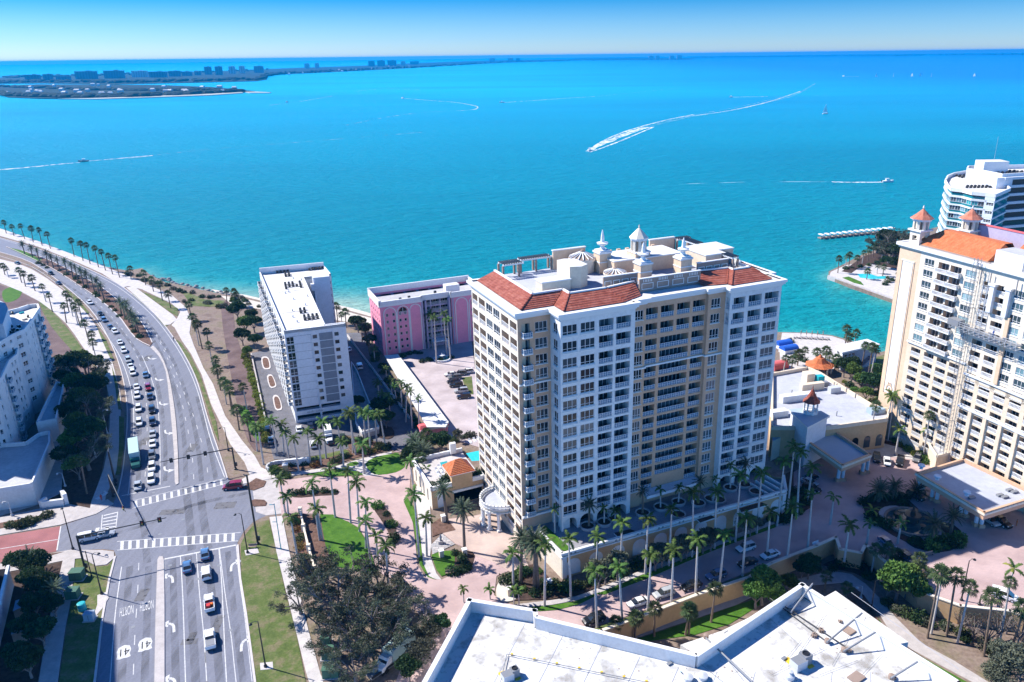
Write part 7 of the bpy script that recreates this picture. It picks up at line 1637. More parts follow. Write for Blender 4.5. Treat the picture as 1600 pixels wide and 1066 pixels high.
shrubs(along([(1390, 945), (1420, 960), (1450, 975), (1490, 990), (1540, 1020), (1590, 1040)], 30, 9), 'scrubby dark shrub in the lower garden, {} from the green trees', 'lower garden shrubs', ['bush_shrub', 'bush_dark', 'bush_grey'], z=-3.4)
shrubs(along([(676, 758), (695, 754), (702, 752)], 8, 1), 'dark planter shrub on the pool house roof edge, {} from the driveway', 'roof edge shrubs of the pool house', ['bush_dark'], z=5.6)
shrubs([(745, 742), (750, 741), (755, 739), (757, 737)], 'dark planter shrub between the tiled pavilion and the tower, {} from the pavilion', 'planter shrubs by the tiled pavilion', ['bush_dark'], z=5.6)
shrubs(along([(640, 700), (665, 690), (690, 690), (715, 686), (735, 684)], 22, 4), 'pale scrub along the wall behind the pool terrace, {} from the driveway', 'scrub behind the pool terrace', ['bush_grey', 'bush_shrub'])
shrubs(along([(585, 556), (598, 580), (612, 605), (628, 632), (645, 656), (652, 668)], 26, 3), 'dark shrub along the lane wall beside the carport, {} from the bay', 'shrubs along the lane wall', ['bush_dark', 'bush_shrub'])
shrubs(along([(22, 876), (40, 873), (56, 869), (60, 868)], 12, 1), 'dark clipped shrub by the brick street, {} from the picture edge'.replace(' from the picture edge', ' towards the signal pole'), 'hedge by the brick street', ['bush_dark'])
shrubs(along([(30, 822), (48, 818), (62, 810), (10, 822), (75, 808)], 12, 3), 'low shrub in the street planting strip before the curved condominium, {} along it', 'shrubs in the street planting strip', ['bush_shrub'])
shrubs([(656, 553, 1.2), (648, 552, 1.2), (640, 554, 1.3), (630, 558, 1.4), (735, 530, 1.4), (724, 531, 1.3), (713, 533, 1.2), (660, 566, 1.3), (670, 564, 1.5), (690, 564, 1.4), (705, 560, 1.2)], 'dark shrub before the pink facade or its fountain, {} from the carport', 'shrubs before the pink facade', ['bush_dark'])
# rocks on the shore
for i in range(40):
    t = i / 39; x, y = 205 + 185 * t + vr.uniform(-3, 3), 424 + 44 * t + vr.uniform(-2, 3); p = at(x, y, -.6); b = MB(); s = vr.uniform(.7, 1.6)
    b.lathe((0, 0, -s * .6), [(.02, 0), (s * vr.uniform(.7, 1), s * .25), (s * vr.uniform(.8, 1.1), s * .6), (s * .5, s * 1.0), (.02, s * 1.1)], 'rock', 6)
    b.build('rock', None, tuple(p), vr.uniform(0, 6), label=f'rough shore boulder along the rocky bay edge, {ORD[i]} from the far end', cat='rock', group='boulders on the bay shore')
# ================================================================ vehicles (x forwards)
def ring(x, hw, z0, z1, ch=.12):
    return [(x, -hw + ch, z0), (x, -hw, z0 + ch), (x, -hw, z1 - ch * .8), (x, -hw + ch, z1), (x, hw - ch, z1), (x, hw, z1 - ch * .8), (x, hw, z0 + ch), (x, hw - ch, z0)][::-1]
def make_car(name, body, cabin, wheels, wr=.34, extra=None, roof=True, lamps=(.72, .62)):
    """body: sections (x, halfwidth, z0, z1); cabin: sections (x, halfwidth bottom, halfwidth top, z0, z1)"""
    root = thing(name, 'template', 'car', (0, 0, -500))
    b = MB(); b.loft([ring(*s) for s in body], 'car_paint')
    if cabin:
        xs = [c[0] for c in cabin]
        mid = [c for c in cabin if c[4] - c[3] > .2]
        for a, c in zip(mid, mid[1:]):
            b.face([(a[0], -a[2] - .01, a[4] + .015), (c[0], -c[2] - .01, c[4] + .015), (c[0], c[2] + .01, c[4] + .015), (a[0], a[2] + .01, a[4] + .015)] if c[0] > a[0] else [(c[0], -c[2] - .01, c[4] + .015), (a[0], -a[2] - .01, a[4] + .015), (a[0], a[2] + .01, a[4] + .015), (c[0], c[2] + .01, c[4] + .015)], 'car_paint')
        for a in mid:
            for s in (-1, 1): b.tube([(a[0], s * (a[1] + .01), a[3]), (a[0], s * (a[2] + .01), a[4])], .045, 'car_paint', 4)
    hw = body[len(body) // 2][1]
    for s in (-1, 1): b.box((cabin[-2][0] - .25 if cabin else 1.2, s * (hw + .1), .92), (.16, .2, .13), 'car_paint')
    b.box((body[-1][0] - .02, 0, .28), (.1, hw * 1.5, .22), 'rubber'); b.box((body[0][0] + .02, 0, .28), (.1, hw * 1.5, .2), 'rubber')
    if extra: extra(b)
    b.build('body', root)
    if cabin:
        g = MB(); g.loft([[(x, -w0, z0), (x, w0, z0), (x, w1, z1), (x, -w1, z1)] for x, w0, w1, z0, z1 in cabin], 'car_glass'); g.build('window', root)
    for x in wheels:
        for s in (-1, 1):
            w = MB(); n = 14; yo, yi = s * (hw + .01), s * (hw - .22)
            w.loft([[(x + wr * math.cos(2 * math.pi * k / n), y, wr + wr * math.sin(2 * math.pi * k / n)) for k in range(n)] for y in (min(yo, yi), max(yo, yi))], 'rubber'); wo = w.build('wheel', root); w = MB()
            w.loft([[(x + wr * .6 * math.cos(2 * math.pi * k / n), y, wr + wr * .6 * math.sin(2 * math.pi * k / n)) for k in range(n)] for y in (min(yo, yi) - .012, max(yo, yi) + .012)], 'light_metal'); w.build('rim', wo)
    z = lamps[0]
    for s in (-1, 1):
        l = MB(); l.box((body[-1][0] - .06, s * hw * .72, z - .08), (.14, .34, .15), 'lamp_clear'); l.build('headlight', root)
        l = MB(); l.box((body[0][0] + .06, s * hw * .74, lamps[1] + .08), (.14, .30, .16), 'lamp_red'); l.build('tail_light', root)
    return remember(root)
def ex_rack(b):
    for s in (-1, 1): b.box((-.5, s * .62, 1.66), (2.0, .06, .06), 'dark_metal')
TM = {}
TM['sedan'] = make_car('parked_car', [(-2.32, .74, .42, .86), (-2.2, .86, .28, .96), (-1.4, .91, .22, .99), (0, .92, .2, .97), (1.3, .91, .22, .93), (2.05, .86, .28, .80), (2.32, .70, .36, .64)], [(-1.75, .74, .70, .95, .97), (-1.05, .80, .62, .95, 1.40), (-.1, .82, .64, .95, 1.45), (.45, .81, .62, .94, 1.40), (1.25, .78, .72, .92, .94)], (-1.4, 1.4))
TM['suv'] = make_car('parked_car', [(-2.3, .80, .45, 1.02), (-2.2, .90, .32, 1.10), (-1.3, .95, .26, 1.10), (0, .96, .24, 1.08), (1.2, .95, .26, 1.04), (2.0, .90, .32, .96), (2.32, .76, .42, .78)], [(-2.22, .82, .74, 1.08, 1.14), (-1.95, .84, .68, 1.08, 1.64), (-.4, .86, .70, 1.08, 1.70), (.4, .85, .68, 1.06, 1.66), (1.15, .82, .76, 1.03, 1.05)], (-1.4, 1.42), .38, ex_rack, lamps=(.82, .85))
TM['van'] = make_car('parked_car', [(-2.5, .86, .45, 1.15), (-2.4, .95, .32, 1.22), (-1.0, .98, .26, 1.2), (.6, .98, .24, 1.15), (1.6, .96, .26, 1.06), (2.2, .9, .32, .95), (2.5, .76, .42, .8)], [(-2.46, .88, .78, 1.2, 1.24), (-2.32, .9, .76, 1.2, 1.86), (-.8, .92, .8, 1.18, 1.95), (.55, .9, .78, 1.14, 1.9), (1.75, .84, .76, 1.03, 1.05)], (-1.5, 1.55), .38, ex_rack, lamps=(.82, .95))
def ex_bed(b):
    b.box((-1.75, 0, .95), (1.95, 1.56, .06), 'dark_metal')
    for s in (-1, 1): b.box((-1.75, s * .88, .9), (2.1, .14, .38), 'car_paint')
    b.box((-2.78, 0, .55), (.12, 1.8, .7), 'car_paint'); b.box((-.72, 0, .9), (.1, 1.8, .4), 'car_paint')
TM['pickup'] = make_car('pickup_truck', [(-2.8, .88, .42, .92), (-2.6, .95, .36, .95), (-.7, .97, .3, .96), (.0, .97, .28, 1.18), (1.4, .97, .3, 1.16), (2.5, .93, .36, 1.08), (2.8, .80, .45, .92)], [(-.68, .84, .76, 1.15, 1.2), (-.55, .86, .72, 1.15, 1.78), (.3, .88, .74, 1.15, 1.86), (.85, .87, .72, 1.15, 1.80), (1.55, .84, .8, 1.12, 1.14)], (-1.75, 1.8), .42, ex_bed, lamps=(.95, .8))
CAT = {'sedan': 'car', 'suv': 'car', 'van': 'van', 'pickup': 'pickup truck'}
WHT, SIL, BLK, NAV, BLU, RED, GRY, DKG = (.82, .82, .82), (.45, .47, .49), (.012, .013, .016), (.02, .035, .08), (.08, .16, .30), (.28, .015, .03), (.16, .17, .18), (.03, .05, .04)
CN = {WHT: 'white', SIL: 'silver', BLK: 'black', NAV: 'dark navy', BLU: 'steel blue', RED: 'dark red', GRY: 'grey', DKG: 'dark green'}
def car(kind, px, py, hx, hy, color, label, group=None, z=.04):
    """(px,py): photo point of the ground under its middle; (hx,hy): a point it faces"""
    p = at(px, py, z); q = at(hx, hy, z); a = math.atan2(q.y - p.y, q.x - p.x)
    o = copy_tree(TM[kind], tuple(p), a, label, group, color); o['category'] = CAT[kind]; return o
# queue: stopped traffic, facing the crossing (towards the camera)
def heading(lane, x, y):
    i = min(range(len(lane) - 1), key=lambda k: abs((lane[k][1] + lane[k + 1][1]) / 2 - y)); a, c = lane[i], lane[i + 1]; return (x + (c[0] - a[0]), y + (c[1] - a[1]))
LA = [(-20, 395), (0, 403), (40, 416), (92, 445), (140, 476), (163, 503), (181, 521), (195, 551), (206, 578), (215, 608), (218, 640), (218, 664), (215, 705), (214, 765)]
for i, (x, y, kd, c) in enumerate(((28, 413, 'sedan', BLK), (80, 429, 'suv', BLK), (92, 444, 'sedan', NAV), (141, 475, 'suv', WHT), (157, 492, 'sedan', BLK), (163, 502, 'suv', BLU), (173, 513, 'sedan', NAV), (180, 520, 'suv', WHT), (188, 537, 'sedan', WHT), (194, 550, 'suv', WHT), (201, 565, 'suv', SIL), (205, 575, 'sedan', WHT), (208, 585, 'suv', WHT), (214, 607, 'sedan', WHT), (215, 621, 'suv', WHT), (217, 641, 'suv', WHT), (218, 663, 'suv', WHT), (216, 762, 'sedan', SIL))):
    car(kd, x, y, *heading(LA, x, y), c, f'{CN[c]} car in the kerbside queue lane, {ORD[i]} from the bay', 'cars queueing in the kerbside lane')
LB = [(225, 570), (228, 588), (233, 608), (236, 640), (239, 680), (239, 715), (237, 755)]
for i, (x, y, kd, c) in enumerate(((228, 588, 'sedan', BLU), (232, 608, 'suv', RED), (235, 622, 'sedan', NAV), (238, 643, 'suv', BLK), (239, 662, 'suv', NAV), (239, 681, 'sedan', SIL), (239, 696, 'sedan', WHT), (238, 715, 'suv', GRY), (238, 733, 'suv', WHT), (237, 752, 'suv', WHT))):
    car(kd, x, y, *heading(LB, x, y), c, f'{CN[c]} car in the inner queue lane beside the truck, {ORD[i]} from the bay', 'cars queueing in the inner lane')
car('van', 364, 763, 340, 766, RED, 'dark red minivan crossing towards the far crosswalk')
car('sedan', 163, 838, 190, 833, SIL, 'silver car turning out of the brick street beside the signal pole')
car('van', 141, 843, 165, 838, WHT, 'white van waiting behind the silver car at the brick street')
for x, y, kd, c, l in ((293, 889, 'sedan', BLU, 'steel blue car alone in its lane below the near crosswalk'), (321, 869, 'sedan', BLU, 'steel blue car first at the near stop line, ahead of the white van'), (323, 899, 'van', WHT, 'white van behind the steel blue car at the near stop line'), (328, 946, 'pickup', WHT, 'white pickup with red cargo in its bed on the avenue'), (329, 1003, 'pickup', WHT, 'white pickup with a dark covered bed, last on the avenue')):
    o = car(kd, x, y, x - 2.2, y - 30, c, l)
    if 'red cargo' in l: b = MB(); b.box((-1.7, .2, 1.0), (.9, .7, .5), 'red_cloth'); b.box((-1.3, -.4, 1.0), (.5, .5, .35), 'orange_vest'); b.build('cargo', o)
    if 'covered' in l: b = MB(); b.box((-1.75, 0, 1.27), (1.95, 1.6, .05), 'mid_metal'); b.build('bed_cover', o)
car('suv', 622, 911, 610, 890, BLK, 'black car parked on the pink driveway beside the live oaks')
ST = [(928, 971, 'suv', BLK, 'closest to the white roof'), (997, 945, 'sedan', WHT, 'second from the white roof'), (1037, 931, 'suv', SIL, 'third from the white roof'), (1080, 918, 'sedan', BLK, 'fourth from the white roof'), (1119, 902, 'suv', BLU, 'fifth from the white roof'), (1168, 882, 'sedan', BLK, 'sixth from the white roof'), (1203, 870, 'sedan', WHT, 'seventh from the white roof'), (1165, 859, 'suv', WHT, 'double parked by the silvery tree')]
for x, y, kd, c, l in ST: car(kd, x, y, x - 40, y + 13, c, f'{CN[c]} car on the paved street below the podium, {l}'.replace('closest', 'first'), 'cars along the paved street', .1)
for x, y, kd, c, hx, hy, l in ((1266, 749, 'sedan', BLK, 1280, 745, 'black car by the podium end bed, farthest into the drop-off'.replace('farthest into', 'deepest in')), (1264, 756, 'sedan', SIL, 1280, 763, 'silver car between two black cars at the podium end'), (1268, 766, 'suv', BLK, 1284, 772, 'black car at the podium end, first from the street'), (1370, 719, 'suv', BLK, 1372, 735, 'black car in the hotel car park, first from the shade-blue canopy'), (1386, 724, 'sedan', WHT, 1387, 738, 'white car in the hotel car park between two black ones'), (1406, 724, 'pickup', BLK, 1402, 740, 'black pickup in the hotel car park beside the white car'), (1433, 719, 'suv', GRY, 1426, 732, 'grey car in the hotel car park, last before the shrubs'), (1430, 778, 'suv', BLK, 1448, 788, 'black car under the long hotel canopy behind the date palm'), (1385, 851, 'sedan', BLU, 1398, 862, 'blue car by the retaining wall corner behind the palms'), (1418, 876, 'suv', NAV, 1430, 886, 'dark car parked beyond the green tree at the wall'), (1547, 817, 'suv', SIL, 1556, 823, 'silver car by the end columns of the long canopy'), (1562, 818, 'pickup', BLK, 1575, 826, 'black pickup with orange load beside the long canopy'), (1568, 934, 'van', WHT, 1590, 941, 'white van parked at the forecourt wall beside the lamp')):
    car(kd, x, y, hx, hy, c, l, None, .1)
for x, y, kd, c, hx, hy, l in ((468, 673, 'sedan', WHT, 466, 660, 'white car parked at the foot of the white slab'), (486, 668, 'sedan', NAV, 484, 655, 'navy car parked at the foot of the white slab'), (503, 665, 'suv', BLK, 501, 652, 'black car parked under the white slab garage'), (490, 697, 'suv', WHT, 488, 684, 'white car between the palms of the slab car park'), (517, 692, 'sedan', BLK, 515, 680, 'black car below the white box truck'), (536, 688, 'pickup', DKG, 530, 676, 'dark green pickup beside the white box truck'), (418, 674, 'suv', BLK, 416, 660, 'black car by the hedge end of the slab car park'), (424, 690, 'sedan', GRY, 422, 676, 'grey car by the palm at the slab car park corner'), (562, 575, 'van', WHT, 556, 560, 'white van in the dark service lane'), (545, 548, 'sedan', WHT, 541, 540, 'white car at the bay end of the service lane')):
    car(kd, x, y, hx, hy, c, l, None, .06)
for x, y, kd, c, l in ((705, 587, 'sedan', WHT, 'white car in the pink building court, first of the row'), (711, 592, 'suv', GRY, 'grey car in the pink building court, second of the row'), (709, 598, 'sedan', BLK, 'black car in the pink building court, third of the row'), (713, 604, 'suv', BLK, 'black car in the pink building court, fourth of the row'), (719, 586, 'suv', GRY, 'grey car in the pink building court close to the white one at the tower'), (730, 583, 'suv', WHT, 'white car in the pink building court at the tower wall'), (721, 613, 'suv', SIL, 'silver car in the pink building court, fifth of the row'), (725, 622, 'suv', BLK, 'black car in the pink building court, sixth of the row')):
    car(kd, x, y, x - 14, y + 1.5, c, l, None, .08)
# trucks and trailers
def box_truck(label, x, y, hx, hy, L, w, h, boxm, cabc, z=.04, cat='truck', name='box_truck'):
    p = at(x, y, z); q = at(hx, hy, z); r = thing(name, label, cat, tuple(p), math.atan2(q.y - p.y, q.x - p.x))
    b = MB(); b.box((-.6, 0, 1.0), (L, w, h), boxm); b.box((-.6, 0, .6), (L, 1.0, .4), 'dark_metal'); b.build('cargo_box', r)
    c = MB(); x0 = L / 2 - .5; c.loft([ring(x0, w / 2 - .1, .5, 2.5), ring(x0 + .9, w / 2 - .08, .45, 2.6), ring(x0 + 1.5, w / 2 - .1, .45, 1.75), ring(x0 + 2.7, w / 2 - .25, .5, 1.45)], cabc); c.build('cab', r)
    g = MB(); g.face([(x0 + .94, -w / 2 + .25, 2.48), (x0 + .94, w / 2 - .25, 2.48), (x0 + 1.52, w / 2 - .25, 1.8), (x0 + 1.52, -w / 2 + .25, 1.8)][::-1], 'car_glass'); g.build('windscreen', r)
    for xx in (-L / 2 + .6, -L / 2 + 1.7, x0 + 1.7):
        for s in (-1, 1):
            t = MB(); t.loft([[(xx + .5 * math.cos(2 * math.pi * k / 14), yy, .5 + .5 * math.sin(2 * math.pi * k / 14)) for k in range(14)] for yy in sorted((s * w / 2, s * (w / 2 - .3)))], 'rubber'); t.build('wheel', r)
    return r
M['truck_green'] = newmat('truck_green', (.01, .12, .11), .35, .5); M['truck_box'] = newmat('truck_box', (.45, .62, .60), .5)
box_truck('long truck with pale teal box and dark green cab in the traffic queue', 212, 716, 214, 740, 10.5, 2.5, 2.9, 'truck_box', 'truck_green')
box_truck('white box truck among the palms of the slab car park', 513, 685, 517, 700, 4.6, 2.2, 2.4, 'white_paint', 'white_paint', .06)
box_truck('pale teal box trailer truck with white painted panels beside the oaks and white roof', 622, 1025, 596, 1050, 6.4, 2.4, 2.4, 'truck_box', 'white_paint', .1)
fb = thing('flatbed_trailer', 'open flatbed tool trailer between the oaks and the white roofed building', 'trailer', tuple(at(596, 1050, .1)), -2.3)
b = MB(); b.box((0, 0, .6), (5.5, 2.0, .15), 'mid_metal')
for s in (-1, 1): b.box((0, s * .98, .75), (5.5, .06, .5), 'dark_metal')
b.build('bed', fb); b = MB(); b.box((-.8, .1, .76), (1.4, 1.0, .6), 'green_box'); b.box((1.1, -.2, .76), (.9, .7, .9), 'mid_metal'); b.build('tools', fb)
for s in (-1, 1):
    for x in (-.5, .4): t = MB(); t.loft([[(x + .34 * math.cos(k * .45), y, .34 + .34 * math.sin(k * .45)) for k in range(14)] for y in sorted((s * 1.1, s * .9))], 'rubber'); t.build('wheel', fb)
# bicycle rider near the path
def person(label, px, py, z, shirt, pants, rz=0.0, pose=0):
    p = at(px, py, z); r = thing('person', label, 'person', tuple(p), rz)
    J = [(0, 0, .92), (0, 0, 1.15), (0, 0, 1.42), (0, 0, 1.53), (0, .02, 1.66), (.10, 0, .88), (.12, .05 + .12 * pose, .5), (.12, -.02 + .1 * pose, .08), (.12, .12, .03), (-.10, 0, .88), (-.12, .03 - .12 * pose, .5), (-.12, -.05 - .2 * pose, .08), (-.12, .1, .03), (.19, 0, 1.40), (.26, .02, 1.12), (.27, .12, .90), (-.19, 0, 1.40), (-.26, .02, 1.12), (-.27, .12, .90)]
    E = [(0, 1), (1, 2), (2, 3), (3, 4), (0, 5), (5, 6), (6, 7), (7, 8), (0, 9), (9, 10), (10, 11), (11, 12), (2, 13), (13, 14), (14, 15), (2, 16), (16, 17), (17, 18)]
    Rr = [.15, .14, .15, .06, .10, .10, .07, .05, .04, .10, .07, .05, .04, .07, .05, .04, .07, .05, .04]
    me = bpy.data.meshes.new('figure'); me.from_pydata(J, E, []); o = link('figure', me, r)
    m = o.modifiers.new('skin', 'SKIN'); sd = me.skin_vertices[0].data
    for v, q in zip(sd, Rr): v.radius = (q, q)
    sd[0].use_root = True; o.modifiers.new('sub', 'SUBSURF').levels = 1
    mt = newmat('clothes', shirt, .9); t = NT(mt); geo = t.n('ShaderNodeTexCoord'); sx = t.n('ShaderNodeSeparateXYZ'); t.l(geo.outputs['Object'], sx.inputs[0])
    rm = t.ramp(sx.outputs[2], [(.0, (.03, .03, .03)), (.06, pants), (.92, shirt)]); mr = rm.node.color_ramp; mr.interpolation = 'CONSTANT'; e = mr.elements.new(1.0); e.color = (*shirt, 1)
    me.materials.append(mt)
    h = MB(); h.lathe((0, .02, 1.52), [(.02, 0), (.085, .05), (.105, .12), (.1, .2), (.05, .26), (.01, .27)], 'skin', 10); h.build('head', r); h = MB(); h.lathe((0, 0, 1.67), [(.115, 0), (.112, .06), (.06, .13), (.01, .14)], 'dark_metal', 10); h.build('hair', r)
    return r
person('person in an orange vest standing on the driveway beside the oaks', 647, 996, .1, (.9, .2, .05), (.05, .06, .12), .5, .4)
person('person in an orange shirt at the rear of the box trailer', 612, 1036, .1, (.8, .25, .08), (.05, .06, .1), 2.0, .2)
person('person walking on the pale path beside the avenue crossing', 272, 533, .14, (.05, .05, .08), (.1, .1, .12), .2, .8)
person('person in red walking on the shaded plaza corner by the rack', 159, 782, .14, (.4, .05, .05), (.02, .02, .03), 1.0, .5)
person('person in a blue shirt standing under the long hotel canopy end', 1588, 822, .1, (.7, .25, .1), (.1, .1, .12), 1.3, .1)
W_pos = HB.world(33.5, -2.2, 40.55)
pp = person('person in blue overalls standing on the mast platform of the hotel', 1550, 520, .1, (.05, .15, .5), (.04, .08, .3), .4, .1); pp.location = tuple(W_pos)
# ---------------------------------------------------------------- street furniture
def lamp_post(label, px, py, ty, arm_to=None, mat='dark_metal', z=.13, head=True, name='street_lamp', group='lamp posts'):
    p = at(px, py, z); h = upto(p, ty) - z; r = thing(name, label, 'street lamp', tuple(p), 0, group)
    b = MB(); b.lathe((0, 0, 0), [(.32, 0), (.32, .35), (.18, .5), (.14, 1.2), (.09, h - .6), (.07, h)], mat, 10); b.build('post', r)
    a = MB(); d = V((1, 0, 0))
    if arm_to: q = at(*arm_to, z); d = V((q.x - p.x, q.y - p.y, 0)).normalized()
    a.tube([(0, 0, h - .2), d * .5 + V((0, 0, h + .25)), d * 1.3 + V((0, 0, h + .15))], .06, mat, 6); a.build('arm', r)
    l = MB(); l.lathe((d.x * 1.3, d.y * 1.3, h - .25), [(.05, 0), (.34, .1), (.22, .32), (.06, .42)], mat, 10); l.build('lamp_head', r)
    return r
LP = [('black lamp post on the avenue lawn, close to the picture bottom', 415, 1042, 971, (410, 1044)), ('black lamp post on the lawn just below the near crosswalk', 387, 864, 803, (370, 866)), ('black lamp post on the lit pad by the road shields', 159, 928, 866, (175, 926)), ('black lamp post at the brick street corner beside the silver car', 114, 858, 798, (110, 850)),
      ('black lamp post on the path beside the far stop line', 357, 704, 668, (340, 706)), ('pale lamp post in the shaded plaza verge', 168, 678, 642, (180, 676)), ('black lamp post on the garden path before the car park palms', 524, 733, 700, (530, 733)), ('black lamp post among the palms of the forecourt lamp row', 1502, 938, 876, (1510, 936)),
      ('short black lamp post at the lower path corner', 1530, 945, 929, (1535, 944)), ('dark lamp post beside the curved lower path', 1361, 954, 908, (1375, 952)), ('pale lamp post close to the white roof side wing', 1345, 935, 916, (1340, 936)), ('pale bracket lamp by the brick street before the curved condominium', 19, 806, 785, (14, 806)), ('pale lamp post in the shaded yard under the trees', 102, 760, 740, (95, 760))]
for q in LP: lamp_post(*q, mat='light_metal' if q[0].startswith('pale') else 'dark_metal', z=-3.45 if 'lower path' in q[0] and 'corner' not in q[0] or 'side wing' in q[0] else .13)
def signal(label, px, py, ty, tip, nh, fr=(.45, .95), h0=None):
    p = at(px, py, .13); h = upto(p, ty); r = thing('traffic_signal', label, 'traffic signal', tuple(p), 0, 'mast arm traffic signals')
    q = at(*tip, h); d = V((q.x - p.x, q.y - p.y, 0)); L = d.length; e = d.normalized(); a = math.atan2(e.y, e.x)
    b = MB(); b.lathe((0, 0, 0), [(.4, 0), (.4, .3), (.24, .4), (.2, h)], 'dark_metal', 10); b.box((.4, 0, 1.0), (.5, .4, 1.0), 'dark_metal'); b.build('pole', r)
    m = MB(); m.tube([(0, 0, h - .2), e * L + V((0, 0, h))], [.17, .09], 'dark_metal', 8); m.build('mast_arm', r)
    for i in range(nh):
        t = fr[0] + (fr[1] - fr[0]) * i / max(1, nh - 1); c = e * L * t; g = MB(); nv = V((-e.y, e.x, 0))
        g.box((c.x, c.y, h - .75), (.42, .32, 1.15), 'dark_metal', a); g.box((c.x, c.y, h - .8), (.8, .04, 1.3), 'rubber', a)
        for k, mm in enumerate(('lamp_red', 'yellow', 'green_box')):
            for s in (-1,): y = c + nv * s * .18; g.lathe((y.x, y.y, h + .05 - k * .36), [(.02, 0), (.13, .02), (.13, .2), (.02, .22)], mm, 8)
        g.build('signal_head', r)
    return r
signal('traffic signal mast reaching over the far lanes from the seaside path', 368, 733, 700, (250, 723), 3, (.38, .85))
signal('traffic signal mast reaching over the crossing from the brick street corner', 134, 893, 838, (260, 810), 2, (.72, .92))
signal('traffic signal mast in the shaded plaza reaching towards the queue', 177, 776, 742, (196, 800), 1, (.9, .9))
r = signal('tall traffic signal pole with black base by the driveway apron', 403, 850, 743, (380, 742), 0)
signal('short signal pole with pedestrian heads at the shaded plaza corner', 181, 758, 706, (170, 700), 0)
for lbl, x, y, ty in (('thin pole at the verge below the brick street corner', 143, 900, 862), ('teal painted sign pole on the pale pavement by the driveway', 439, 858, 788)):
    p = at(x, y, .13); h = upto(p, ty); r = thing('pole', lbl, 'pole', tuple(p)); b = MB(); b.lathe((0, 0, 0), [(.2, 0), (.2, .2), (.11, .3), (.09, h)], 'teal_paint' if 'teal' in lbl else 'dark_metal', 8); b.build('shaft', r)
    b = MB(); b.box((-.5, 0, h - .3), (1.2, .12, .12), 'teal_paint' if 'teal' in lbl else 'dark_metal'); b.box((-.5, 0, h * .6), (1.0, .1, .1), 'teal_paint' if 'teal' in lbl else 'dark_metal'); b.build('bracket', r)
for i, (lbl, x, y, w, d, h, m, rz) in enumerate((('green utility cabinet on the verge, first below the brick street', 122, 904, 2.6, 2.0, 1.9, 'green_box', .1), ('dark utility cabinet under tree shade on the verge', 115, 933, 2.4, 1.9, 1.8, 'green_box', .1), ('dark blue cabinet beside the white pad on the verge', 141, 968, 1.8, 1.4, 1.5, 'shade_blue', .1), ('green utility cabinet beside the oaks, farthest from the trailer'.replace('farthest from the trailer', 'first along the pavement'), 510, 1005, 1.9, 1.5, 1.5, 'green_box', .1), ('pale green utility cabinet beside the oaks, second along the pavement', 515, 1026, 2.6, 1.9, 1.7, 'green_box', .1), ('teal green utility cabinet beside the oaks, third along the pavement', 518, 1054, 2.9, 2.2, 1.8, 'green_box', .1))):
    p = at(x, y, .1); t = thing('utility_cabinet', lbl, 'cabinet', tuple(p), rz); b = MB(); b.box((0, 0, .12), (w, d, h), m, 0, None, (.97, .97)); b.build('body', t); b = MB(); b.box((0, 0, 0), (w + .5, d + .5, .12), 'concrete'); b.build('plinth', t)
    b = MB(); b.box((0, 0, h + .12), (w + .1, d + .1, .1), m); b.build('lid', t); b = MB(); b.box((.03, -d / 2 - .02, .3), (.04, .04, h * .75), 'dark_metal'); b.build('door_seam', t)
t = thing('litter_drum', 'bright turquoise drum on the verge among the dark cabinets', 'drum', tuple(at(129, 953, .1))); b = MB(); b.lathe((0, 0, 0), [(.75, 0), (.8, .1), (.78, 1.5), (.8, 1.6), (.6, 1.7), (.01, 1.72)], 'teal_paint', 16); b.build('shell', t); b = MB(); b.lathe((0, 0, .6), [(.82, 0), (.82, .08)], 'mid_metal', 16); b.build('hoop', t)
# sign walls and fences
S = thing('sign_wall', 'low white curved sign wall with end pier beside the avenue crossing', 'sign wall', tuple(at(462, 727)), .2)
b = MB(); b.box((.6, 0, 0), (6.5, .5, 1.9), 'white_paint'); b.box((.6, -.1, 1.9), (6.7, .7, .15), 'trim_white'); b.build('wall', S)
b = MB()
for k in range(10): a = 1.2 + k * .28; b.box((-4.4 + 3.0 * math.cos(a), -.6 + 2.2 * math.sin(a), 0), (.85, .45, 1.2), 'white_paint', a + 1.57)
b.build('curved_wall', S); b = MB(); b.box((-2.2, -3.2, 0), (1.3, 1.3, 2.2), 'ochre_stucco'); b.box((-2.2, -3.2, 2.2), (1.5, 1.5, .2), 'trim_white'); b.build('pier', S)
b = MB(); pts = gpts([(470, 804), (475, 830), (483, 862), (492, 895), (496, 906)])
W2 = thing('garden_wall', 'low cream garden wall with piers between the flower bed and the lawn', 'wall', pts[0])
for i in range(len(pts) - 1):
    a, c = V(pts[i]) - V(pts[0]), V(pts[i + 1]) - V(pts[0]); e = (c - a).normalized(); m = (a + c) / 2; b.box((m.x, m.y, 0), ((c - a).length, .4, 1.5), 'pale_cream', math.atan2(e.y, e.x)); b.box((a.x, a.y, 0), (.8, .8, 2.0), 'pale_cream')
b.build('wall', W2)
for i, (x, y) in enumerate(((693, 815), (726, 868), (1284, 910) if False else (858, 917), (690, 870), (796, 930))):
    t = thing('stone_pier', ('square cream stone pier by the pool house garage', 'square cream stone pier at the foot of the court date palm', 'square cream stone pier in the podium corner bed', 'small cream stone pier in the checked paving', 'small cream stone pier in the rock bordered bed')[i], 'pier', tuple(at(x, y, .1)), .4)
    b = MB(); b.box((0, 0, 0), (.95, .95, 1.6), 'cream_stucco'); b.build('shaft', t); b = MB(); b.box((0, 0, 1.6), (1.1, 1.1, .18), 'trim_white'); b.build('cap', t)
